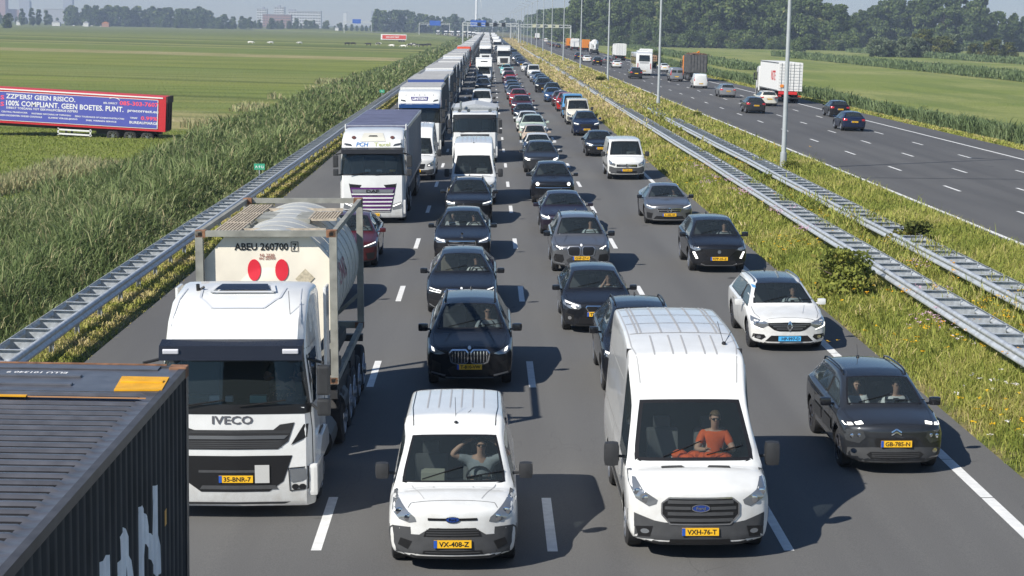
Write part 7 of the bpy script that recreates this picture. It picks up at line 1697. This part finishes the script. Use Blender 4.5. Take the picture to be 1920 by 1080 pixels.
def person_template(pose):
    if pose in _pc: return _pc[pose]
    P = POSE[pose]; vs = [(0, 0, 0, .16, .13), (0, .02, .22, .14, .11), (0, .03, .42, .17, .12), (0, .01, .57, .055), (0, -.02, .65, .068, .075), (0, -.025, .74, .078, .098), (0, -.01, .83, .062, .08)]
    ed = [(i, i + 1) for i in range(6)]
    for s in (1, -1):
        k = len(vs); e, w_, h = P[s]; vs += [(s * .18, .03, .49, .072), e + (.052,), w_ + (.032,), h + (.034, .022)]; ed += [(2, k), (k, k + 1), (k + 1, k + 2), (k + 2, k + 3)]
        d = (Vector(h) - Vector(w_)).normalized(); side = d.cross(Vector((0, .3, 1))).normalized()
        for f, (o_, ln) in enumerate(((-.030, .055), (-.011, .072), (.010, .068), (.029, .050))):
            a = Vector(h) + side * o_ + d * .03; b = a + d * ln * .6 + Vector((0, -.004, -.004)); c = b + d * ln * .4 + Vector((0, -.006, -.016)); i = len(vs)
            vs += [tuple(a) + (.009,), tuple(b) + (.0085,), tuple(c) + (.007,)]; ed += [(k + 3, i), (i, i + 1), (i + 1, i + 2)]
        t = Vector(w_) + d * .025 - side * .035; i = len(vs); vs += [tuple(t) + (.011,), tuple(t + d * .035 - side * .02) + (.009,)]; ed += [(k + 3, i), (i, i + 1)]
        k = len(vs); vs += [(s * .11, -.10, .0, .09), (s * .13, -.44, .06, .075), (s * .14, -.62, -.30, .05), (s * .14, -.74, -.33, .04)]; ed += [(0, k), (k, k + 1), (k + 1, k + 2), (k + 2, k + 3)]
    body = skin_mesh(vs, ed)
    # face: nose, brow, ears, mouth, eyes
    bm = bmesh.new(); bm.from_mesh(body); mb = MB(); mb.bm.free(); mb.bm = bm
    mb.sph((0, -.128, .735), (.014, .022, .024), 8, 0); mb.sph((0, -.112, .775), (.05, .012, .010), 8, 0)
    for s in (-1, 1): mb.sph((s * .080, -.02, .745), (.010, .020, .030), 8, 0); mb.sph((s * .030, -.116, .755), (.012, .006, .007), 8, 1)
    mb.sph((0, -.116, .690), (.024, .006, .006), 8, 2)
    me = bpy.data.meshes.new('person'); bm.to_mesh(me); bm.free(); me.shade_smooth()
    for m in (SKIN, TRIM, mat('lips', (.35, .12, .10), .6)): me.materials.append(m)
    sv = [(0, 0, .0, .172, .142), (0, .02, .22, .152, .122), (0, .03, .42, .182, .132), (0, .015, .53, .075)]; se = [(0, 1), (1, 2), (2, 3)]
    for s in (1, -1):
        e = Vector(P[s][0]); sh = Vector((s * .18, .03, .49)); m_ = sh.lerp(e, .75); k = len(sv); sv += [tuple(sh) + (.084,), tuple(m_) + (.068,)]; se += [(2, k), (k, k + 1)]
    shirt = skin_mesh(sv, se)
    bm = bmesh.new(); bmesh.ops.create_uvsphere(bm, u_segments=14, v_segments=10, radius=1)
    for v in bm.verts: v.co = Vector((v.co.x * .088, v.co.y * .108 + .0, v.co.z * .095 + .785))
    bmesh.ops.delete(bm, geom=[v for v in bm.verts if v.co.z < .735 + (.06 if v.co.y < -.05 else 0)], context='VERTS')
    hair = bpy.data.meshes.new('hair'); bm.to_mesh(hair); bm.free(); hair.shade_smooth()
    g = MB(); 
    for s in (-1, 1): g.sph((s * .034, -.122, .752), (.027, .008, .018), 10)
    g.bar((-.08, -.06, .76), (-.06, -.12, .758), .004, 5).bar((.08, -.06, .76), (.06, -.12, .758), .004, 5).bar((-.02, -.125, .758), (.02, -.125, .758), .004, 5)
    gm = bpy.data.meshes.new('sunglasses'); g.bm.to_mesh(gm); g.bm.free()
    tr = skin_mesh([(0, 0, -.03, .165, .13), (.11, -.10, .0, .10), (.13, -.44, .06, .085), (.14, -.60, -.26, .06), (-.11, -.10, .0, .10), (-.13, -.44, .06, .085), (-.14, -.60, -.26, .06)], [(0, 1), (1, 2), (2, 3), (0, 4), (4, 5), (5, 6)])
    for m in (shirt, hair, tr): m.materials.append(SKIN)
    gm.materials.append(TRIM); _pc[pose] = (me, shirt, hair, gm, tr); return _pc[pose]
DENIM = mat('trousers_dark', (.03, .035, .06), .8)
def person(loc, pose, shirt, hair, label, glasses=False, tie=False, rz=0, s=.95):
    T = person_template(pose); o = link(bpy.data.objects.new('person', T[0])); o.location = loc; o.scale = (s, s, s); o.rotation_euler = (0, 0, rz); tag(o, label, 'person')
    for nm, me, m in (('shirt', T[1], shirt), ('hair', T[2], HAIRS[hair]), ('trousers', T[4], DENIM)) + ((('sunglasses', T[3], TRIM),) if glasses else ()):
        c = link(bpy.data.objects.new(nm, me), o); c.material_slots[0].link = 'OBJECT'; c.material_slots[0].material = m
    if tie: MB().prism([(-.03, .50), (.03, .50), (.045, .25), (-.045, .25)], 'Y', -.16, -.15).build('tie', TRIM, o)
    return o
def fab(n, c): return mat('cloth_' + n, c, .85, noise=.1, nscale=12)
# ------------------------------------------------------------------ placing vehicles
used = {}
SKIP = {'door_seam', 'door_handle', 'lettering', 'country_strip', 'steering_wheel', 'rear_view_mirror', 'wiper', 'sill_trim', 'hood_crease', 'badge', 'roof_bow', 'curtain_straps', 'step_panel', 'bulb_reflector', 'country_strip', 'plate_recess', 'grille_bars', 'lower_lip', 'fog_lamp_lens', 'seat', 'door_bars', 'badge_rim', 'roof_marker', 'panel_crease', 'rim', 'rear_door_seam', 'wheel_arch_trim', 'antenna'}
def put(key, x, y, label, cat='car', pm=None, right=False, rz=0, group=None, name=None):
    src = MODELS[key]
    if key not in used: o = src; used[key] = o
    else: o = copy_tree(src, skip=SKIP if y > 230 else ())
    S = SP.get(src.name.split('~')[0], None) or {}
    if pm is not None:
        for c in [c for c in o.children]:
            for i, s in enumerate(c.material_slots):
                if s.material and s.material.name.startswith('paint_'): s.link = 'OBJECT'; s.material = pm
    zf = zright if right else zmain; L_ = LEN.get(key, 4.4)
    o.location = (x + float(bend(y)), y + (L_ if right else 0), zf(x)); o.rotation_euler = (0, -.01 if right else -.02, (PI if right else 0) + rz)
    if key in ('truck_white', 'truck_teal') and y > 130: o.scale = (1, 1, .90 + .10 * ((y * 7.3) % 1))
    for k in ('label', 'category', 'group'):
        if k in o: del o[k]
    tag(o, label, cat, group)
    if name: o.name = name
    return o
LEN = {}
for k, e in MODELS.items(): LEN[k] = {'coach': 12, 'container_truck': 15.2, 'dump_truck': 10.6, 'mixer': 8.5, 'truck_yellow': 10.4, 'truck_whitebox': 11.4, 'timber_truck': 13}.get(k, SP.get(e.name, {}).get('L', 4.4))
SPK = {k: SP.get(e.name) for k, e in MODELS.items()}
def driver(key, x, y, side=1, pose='wheel', shirt=None, hair='dark', label='', dz=0, dy=0, **k):
    S = SPK[key]; zs = S.get('seatz', S['belt0'] - .38); yd = S.get('seaty', S['yr0'] + .25)
    hz_ = min(zs + .16, S['H'] - (.97 if key != 'connect' else 1.12))
    return person((x + side * .36, y + yd - .16 + dy, zmain(x) + hz_ + dz), pose, shirt, hair, label, **k)
WS = fab('white', (.72, .72, .72)); GS_ = fab('grey', (.30, .32, .34)); DS = fab('dark', (.05, .055, .06)); OS = fab('orange', (.70, .11, .02)); LS = fab('light', (.5, .54, .56))
put('tank_truck', -3.74, 27.0, 'white tractor unit pulling a cream tank container with two red ovals', 'tank truck', rz=-.006)
person((-3.74 + .65, 27.0 + .95, 1.72), 'wheel', DS, 'brown', 'driver behind the windscreen of the white tank truck', s=1.0)
put('connect', -.36, 24.2, 'small white van with grey bumper and VX-408-Z plate, nearest in the middle', 'van')
driver('connect', -.36, 24.2, 1, 'behind', GS_, 'brown', 'person in sunglasses with both arms raised beside the head in the small white van', glasses=True)
MB().box((-.36 - .33, 24.2 + 1.45, .98), (.34, .25, .26), bev=.01).build('cardboard_box', mat('box_card', (.36, .35, .28), .8))
tag(bpy.data.objects['cardboard_box'], 'pale box on the passenger side inside the small white van', 'box')
put('transit', 3.12, 24.7, 'large white van with black grille and VXH-76-T plate, nearest in the third lane', 'van')
driver('transit', 3.12, 24.7, 1, 'wheel', OS, 'brown', 'person in an orange shirt driving the large white van', glasses=True)
mb = MB(); r_ = random.Random(2)
for i in range(7): mb.sph((3.12 - .22 + .11 * i, 24.7 + 1.05 + r_.uniform(-.05, .05), 1.32 + r_.uniform(0, .05)), (.12, .10, .08), 8)
tag(mb.build('hi_vis_vest', OS), 'crumpled orange vest lying on the dashboard of the large white van', 'vest')
for x, w__, l in ((2.95, .34, 'sheet of white paper behind the windscreen of the large white van'), (3.75, .3, 'folded paper at the right of the dashboard of the large white van')): tag(MB().box((x, 24.7 + 1.02, 1.29), (w__, .2, .015), rot=Matrix.Rotation(.35, 4, 'X')).build('paper', WS), l, 'paper')
put('cactus', 6.98, 29.6, 'dark grey crossover with GB-785-N plate and roof rails at the right', 'car')
driver('cactus', 6.98, 29.6, 1, 'wheel', WS, 'blond', 'driver in a pale shirt in the dark grey crossover'); driver('cactus', 6.98, 29.6, -1, 'lap', WS, 'brown', 'passenger in a white shirt in the dark grey crossover')
put('suv_black', -.26, 37.0, 'black SUV with chrome double grille directly behind the small white van', 'car')
driver('suv_black', -.26, 37.0, 1, 'wheel', GS_, 'dark', 'driver in sunglasses in the black SUV behind the small white van', glasses=True)
put('estate', 7.12, 41.3, 'white estate car with black roof and light blue number plate', 'car')
driver('estate', 7.12, 41.3, 1, 'wheel', LS, 'dark', 'driver with hands on the wheel in the white estate car')
put('suv', 3.38, 36.2, 'black SUV almost hidden behind the large white van', 'car')
put('hatch_black', 2.82, 43.9, 'black hatchback behind the large white van with its driver touching his face', 'car')
driver('hatch_black', 2.82, 43.9, 1, 'face', GS_, 'brown', 'driver holding a hand to the face in the black hatchback')
put('sedan_lux', -.57, 46.7, 'black saloon with a wide chrome kidney grille, second behind the small white van', 'car')
driver('sedan_lux', -.57, 46.7, 1, 'wheel', WS, 'dark', 'driver in white shirt and dark tie in the black saloon', tie=True)
put('ev_dark' if 'ev_dark' in MODELS else 'tesla', -4.75, 47.5, 'dark car mostly hidden behind the tank container', 'car', DGREY)
put('suv_grey', 2.97, 54.8, 'metallic grey SUV with split grille and orange plate in the third lane', 'car')
driver('suv_grey', 2.97, 54.8, 1, 'wheel', LS, 'dark', 'driver in a light shirt in the metallic grey SUV')
put('crossover', 7.2, 54.9, 'black crossover with white fang shaped running lights in the right lane', 'car')
driver('crossover', 7.2, 54.9, 1, 'wheel', GS_, 'brown', 'driver in the black crossover with fang shaped lights')
put('lexus', -4.28, 56.2, 'burgundy SUV between the tank container and the truck with purple grille', 'car')
driver('lexus', -4.28, 56.2, 1, 'wheel', GS_, 'dark', 'driver in the burgundy SUV')
put('sedan_merc', -.72, 57.9, 'black limousine with a hood ornament and slatted chrome grille', 'car')
driver('sedan_merc', -.72, 57.9, 1, 'wheel', WS, 'dark', 'driver in a white shirt in the black limousine', glasses=True); driver('sedan_merc', -.72, 57.9, -1, 'lap', WS, 'grey', 'passenger in a white shirt in the black limousine')
put('sedan', 2.9, 65.0, 'dark plum saloon right behind the metallic grey SUV', 'car', PLUM)
put('coupe', 7.02, 68.5, 'grey four-door coupe with a star badge in the right lane', 'car')
driver('coupe', 7.02, 68.5, 1, 'wheel', LS, 'dark', 'driver in the grey four-door coupe')
put('suv', -.62, 68.6, 'black SUV with warm headlights behind the black limousine', 'car')
put('truck_slat', -4.3, 69.2, 'white truck with a slatted purple grille and a violet roofed trailer', 'truck')
put('sprinter', -.50, 76.3, 'tall white van with a cool reflection behind the black SUV in the second lane', 'van')
put('lynk', 2.89, 76.8, 'black SUV with round lights and a blue light bar', 'car')
put('smallvan', 6.95, 89.0, 'white passenger van with black bumper beside the median grass', 'van')
put('sprinter', -3.45, 88.7, 'white van with blue plate peeking out behind the violet roofed trailer', 'van')
put('tesla', 2.87, 93.2, 'glossy black electric car behind the black SUV with round lights', 'car')
put('tipper', -.62, 100.5, 'white tipper truck with grey body and roof lamps in the second lane', 'truck')
put('hatch', 2.95, 102.5, 'pale hatchback tucked between the glossy black car and the beige small car', 'car', WHITE)
put('truck_blue_visor', -3.9, 106.2, 'white truck with a blue visor and a name board above the windscreen', 'truck')
put('hatch', 6.65, 105.2, 'black hatchback with an orange plate just behind the white passenger van', 'car', BLACK)
put('fiat', 3.0, 111.3, 'small beige rounded city car in the third lane', 'car')
put('suv', 3.1, 120.5, 'pale green and white SUV right behind the beige city car', 'car', GREEN)
put('truck_bluefront', -4.1, 120.5, 'truck with a blue striped trailer front behind the truck with a blue visor', 'truck')
put('suv', 6.9, 125.2, 'dark navy SUV behind the black hatchback in the right lane', 'car', NAVY)
put('hatch', 3.0, 130.2, 'white hatchback ahead of the dark red cars in the third lane', 'car', WHITE)
put('smallvan', 7.05, 139.6, 'white van right behind the dark navy SUV', 'van', CREAM)
put('truck_white', -4.1, 139.5, 'white truck with grey roofed trailer, third in the left lane after the violet one', 'truck')
put('hatch', 3.0, 143.5, 'dark car between the white hatchback and the burgundy car', 'car', BLACK)
put('smallvan', 7.15, 149.5, 'bright blue van with a roof rack look behind the white van', 'van', LBLUE)
put('suv', 3.0, 155.5, 'burgundy SUV with a bright windscreen in the third lane', 'car', DRED)
put('truck_white', -4.2, 158.2, 'white truck behind three trailers in the left lane', 'truck')
put('smallvan', -.45, 160.5, 'white van directly behind the tipper truck', 'van')
put('suv', 7.1, 161.5, 'bright red SUV behind the blue van in the right lane', 'car', RED)
put('hatch', 7.05, 172.0, 'dark burgundy hatchback behind the bright red SUV', 'car', DRED)
put('suv', 3.0, 171.7, 'bright red SUV behind the burgundy SUV in the third lane', 'car', RED)
put('truck_white', -4.2, 176.5, 'white truck in the left lane beside the dark red car', 'truck', CREAM)
put('hatch', -.56, 179.0, 'low dark car behind the white van in the second lane', 'car', BLACK)
put('hatch', 6.6, 182.0, 'blue hatchback in the right lane ahead of a dark saloon', 'car', BLUE)
cols = [BLACK, DGREY, NAVY, GREY, SILVER, BLACK, WHITE, DGREY, BLUE, BLACK, NAVY, SILVER, GREY]
desc = {id(BLACK): 'black', id(DGREY): 'dark grey', id(NAVY): 'navy blue', id(GREY): 'grey', id(SILVER): 'silver', id(WHITE): 'white', id(BLUE): 'blue', id(DRED): 'burgundy', id(CREAM): 'cream', id(TEAL): 'teal', id(RRED): 'orange red', id(LBLUE): 'light blue'}
rc = random.Random(21)
# middle distance, read one by one off the photograph
for (k, x, y, pm, l) in [('sedan', 2.9, 188, GREY, 'grey saloon third behind the bright red SUV of the third lane'), ('suv', 6.9, 191, BLACK, 'dark SUV right behind the blue hatchback of the right lane'), ('hatch', 2.9, 197, NAVY, 'navy hatchback just past the grey saloon in the third lane'),
        ('truck_white', -4.25, 201, WHITE, 'white truck with high box level with the dark SUVs'), ('suv', 6.4, 208.7, BLACK, 'black SUV standing out to the left in the right lane'), ('suv', -.5, 207, DGREY, 'dark SUV in the second lane two places ahead of the box truck'), ('hatch', 2.85, 208, BLUE, 'teal blue hatchback in the third lane'),
        ('sedan', 6.9, 219, NAVY, 'navy saloon behind the black SUV of the right lane'), ('sedan', 6.9, 227, DGREY, 'second dark saloon behind the black SUV of the right lane'), ('hatch', 2.9, 224, DRED, 'burgundy hatchback in the queue of the third lane'), ('hatch', -.6, 228, NAVY, 'dark hatchback directly in front of the white box truck'), ('boxtruck', -.45, 239.5, WHITE, 'white box truck with roof deflector in the second lane'),
        ('sedan', 6.85, 236, BLUE, 'blue saloon third in the dark group of the right lane'), ('truck_teal', -4.3, 226, WHITE, 'white truck with a pale side far along the left lane'), ('suv', 2.9, 242, RED, 'dark red SUV in front of the white fronted car of the third lane'), ('sedan', 6.7, 249, SILVER, 'silver beige saloon in the right lane'),
        ('truck_white', -4.35, 252, CREAM, 'cream truck in the left lane before the orange one'), ('suv', 2.95, 263, WHITE, 'white fronted SUV in the third lane'), ('smallvan', 6.8, 268, WHITE, 'white van behind the silver beige saloon'), ('hatch', -.5, 268, BLACK, 'dark hatchback hidden behind the white box truck'), ('suv', 6.7, 281, DGREY, 'dark SUV behind the far white van of the right lane'),
        ('truck_white', -4.35, 278, WHITE, 'white truck second before the orange truck'), ('suv', 2.9, 285, TEAL, 'teal SUV in front of the teal fronted truck'), ('hatch', 6.5, 305, WHITE, 'white hatchback alone in the right lane'), ('truck_white', -4.4, 304, CREAM, 'cream truck immediately before the orange truck'), ('truck_orange', -4.4, 335, RRED, 'orange truck in the left lane'),
        ('truck_teal', 3.1, 349, WHITE, 'white and teal truck standing in the third lane'), ('truck_white', -.5, 385, WHITE, 'white truck far ahead in the second lane'), ('sedan', 6.4, 347, NAVY, 'navy saloon in the far dark group of the right lane'), ('sedan', 6.4, 363, BLACK, 'black saloon leading the far dark group of the right lane'), ('suv', -.6, 300, NAVY, 'navy SUV in the second lane beyond the box truck'), ('hatch', -.6, 330, SILVER, 'silver hatchback in the second lane beyond the box truck')]:
    o = put(k, x, y, l, 'van' if 'van' in k else 'truck' if 'truck' in k else 'car', pm if not k.startswith('truck') or pm in (CREAM,) else None)
    if k == 'truck_teal': pass
for lane, x0, y0 in ((1, -4.35, 362), (2, -.6, 412), (3, 2.9, 372), (4, 6.4, 372)):
    y = y0
    while y < 1500:
        t = rc.random(); d = 12
        if lane == 1 or (lane == 2 and t < .45) or (lane == 3 and t < .12 and y > 480):
            k = rc.choice(['truck_white', 'truck_white', 'truck_teal', 'truck_teal', 'truck_white']); pm = rc.choice([None, None, CREAM, WHITE, None]); d = 20 + rc.uniform(0, 6)
            put(k, x0, y, 'distant lorry in the endless queue of the %s lane' % ('left', 'second', 'third')[lane - 1], 'truck', pm, group='distant lorries of lane %d' % lane)
        else:
            k = rc.choice(['hatch', 'sedan', 'suv', 'suv', 'hatch', 'smallvan'] if y < 700 else ['hatch', 'suv']); pm = rc.choice(cols); d = 8 + rc.uniform(0, 5) + (y > 700) * 6
            put(k, x0 + rc.uniform(-.3, .2), y, 'distant %s %s in the queue of the %s lane' % (desc.get(id(pm), 'dark'), 'van' if k == 'smallvan' else 'car', ('left', 'second', 'third', 'right')[lane - 1]), 'van' if k == 'smallvan' else 'car', pm, group='distant cars of lane %d' % lane)
        y += d + (y > 900) * 10
# right carriageway, seen from behind
for (k, x, y, pm, l) in [('hatch', 26.9, 132.5, NAVY, 'navy hatchback driving away, nearest on the opposite carriageway'), ('hatch_black', 30.2, 155, BLACK, 'black hatchback driving away beside the reeds, right of the pole'), ('hatch_black', 23.4, 157.8, DGREY, 'dark grey hatchback driving away left of the nearest light pole'), ('estate', 27.2, 175, CREAM, 'cream estate driving away in front of the container truck'),
        ('container_truck', 30.6, 184, None, 'white container truck with red lettering driving away'), ('estate', 25.9, 195.5, SILVER, 'silver beige estate driving away in the third lane'), ('connect', 26.4, 225, WHITE, 'small white van driving away behind the dark scrap truck'), ('smallvan', 26.3, 253, SILVER, 'silver van driving away left of the scrap truck'), ('dump_truck', 29.9, 259, None, 'truck with dark scrap container and orange crane'),
        ('suv', 21.4, 262, DGREY, 'dark green SUV driving away beside the white coach'), ('coach', 24.2, 282, None, 'white coach driving away on the opposite carriageway'), ('hatch', 30.6, 315, WHITE, 'white car with a roof sign driving away right of the coach'), ('hatch', 23.7, 334, WHITE, 'white hatchback driving away left of the coach'), ('timber_truck', 30.2, 338, None, 'timber truck driving away behind the coach'),
        ('suv', 21.2, 352, BLACK, 'black boxy off-roader driving away'), ('sedan', 24.5, 372, GREY, 'grey saloon driving away past the black off-roader'), ('estate', 20.9, 384, WHITE, 'white estate driving away left of the off-roader'), ('suv', 20.5, 412, NAVY, 'navy SUV driving away beside the mixer truck'), ('truck_whitebox', 30.4, 418, None, 'white box truck driving away behind the coach'), ('mixer', 29.6, 505, None, 'white concrete mixer driving away'),
        ('truck_yellow', 30.2, 565, ORANGE, 'orange truck driving away right of the tanker'), ('truck_whitebox', 28.2, 590, None, 'white tank coloured truck between the two orange trucks'), ('truck_yellow', 28.0, 625, None, 'yellow truck driving away, leftmost of the far trucks'), ('suv', 24.6, 640, BLACK, 'black SUV driving away far off'), ('sedan', 23.8, 680, BLACK, 'black saloon driving away far off'), ('hatch', 25.2, 760, GREY, 'grey hatchback driving away far off'), ('smallvan', 28.6, 905, WHITE, 'white van driving away near the gantry'), ('truck_whitebox', 29, 1080, RRED, 'red truck driving away beyond the gantry')]:
    put(k, x, y, l, 'coach' if k == 'coach' else 'van' if 'van' in k or k == 'connect' else 'truck' if 'truck' in k or k == 'mixer' else 'car', pm, right=True)
for k, e in MODELS.items():
    if k not in used:
        for c in list(e.children_recursive): bpy.data.objects.remove(c)
        bpy.data.objects.remove(e)
# far road bank bending left: small pale vehicles on the arc
# ------------------------------------------------------------------ haze
hm = bpy.data.materials.new('haze_air'); hm.use_nodes = True; t = hm.node_tree; t.nodes.clear()
o_ = t.nodes.new('ShaderNodeOutputMaterial'); v_ = t.nodes.new('ShaderNodeVolumePrincipled')
v_.inputs['Density'].default_value = .00021; v_.inputs['Color'].default_value = (.66, .79, 1, 1); v_.inputs['Anisotropy'].default_value = 0.1
t.links.new(v_.outputs[0], o_.inputs['Volume'])
hz = MB().box((0, 3270, 78), (6000, 6900, 164)).build('haze', hm); tag(hz, kind='stuff')
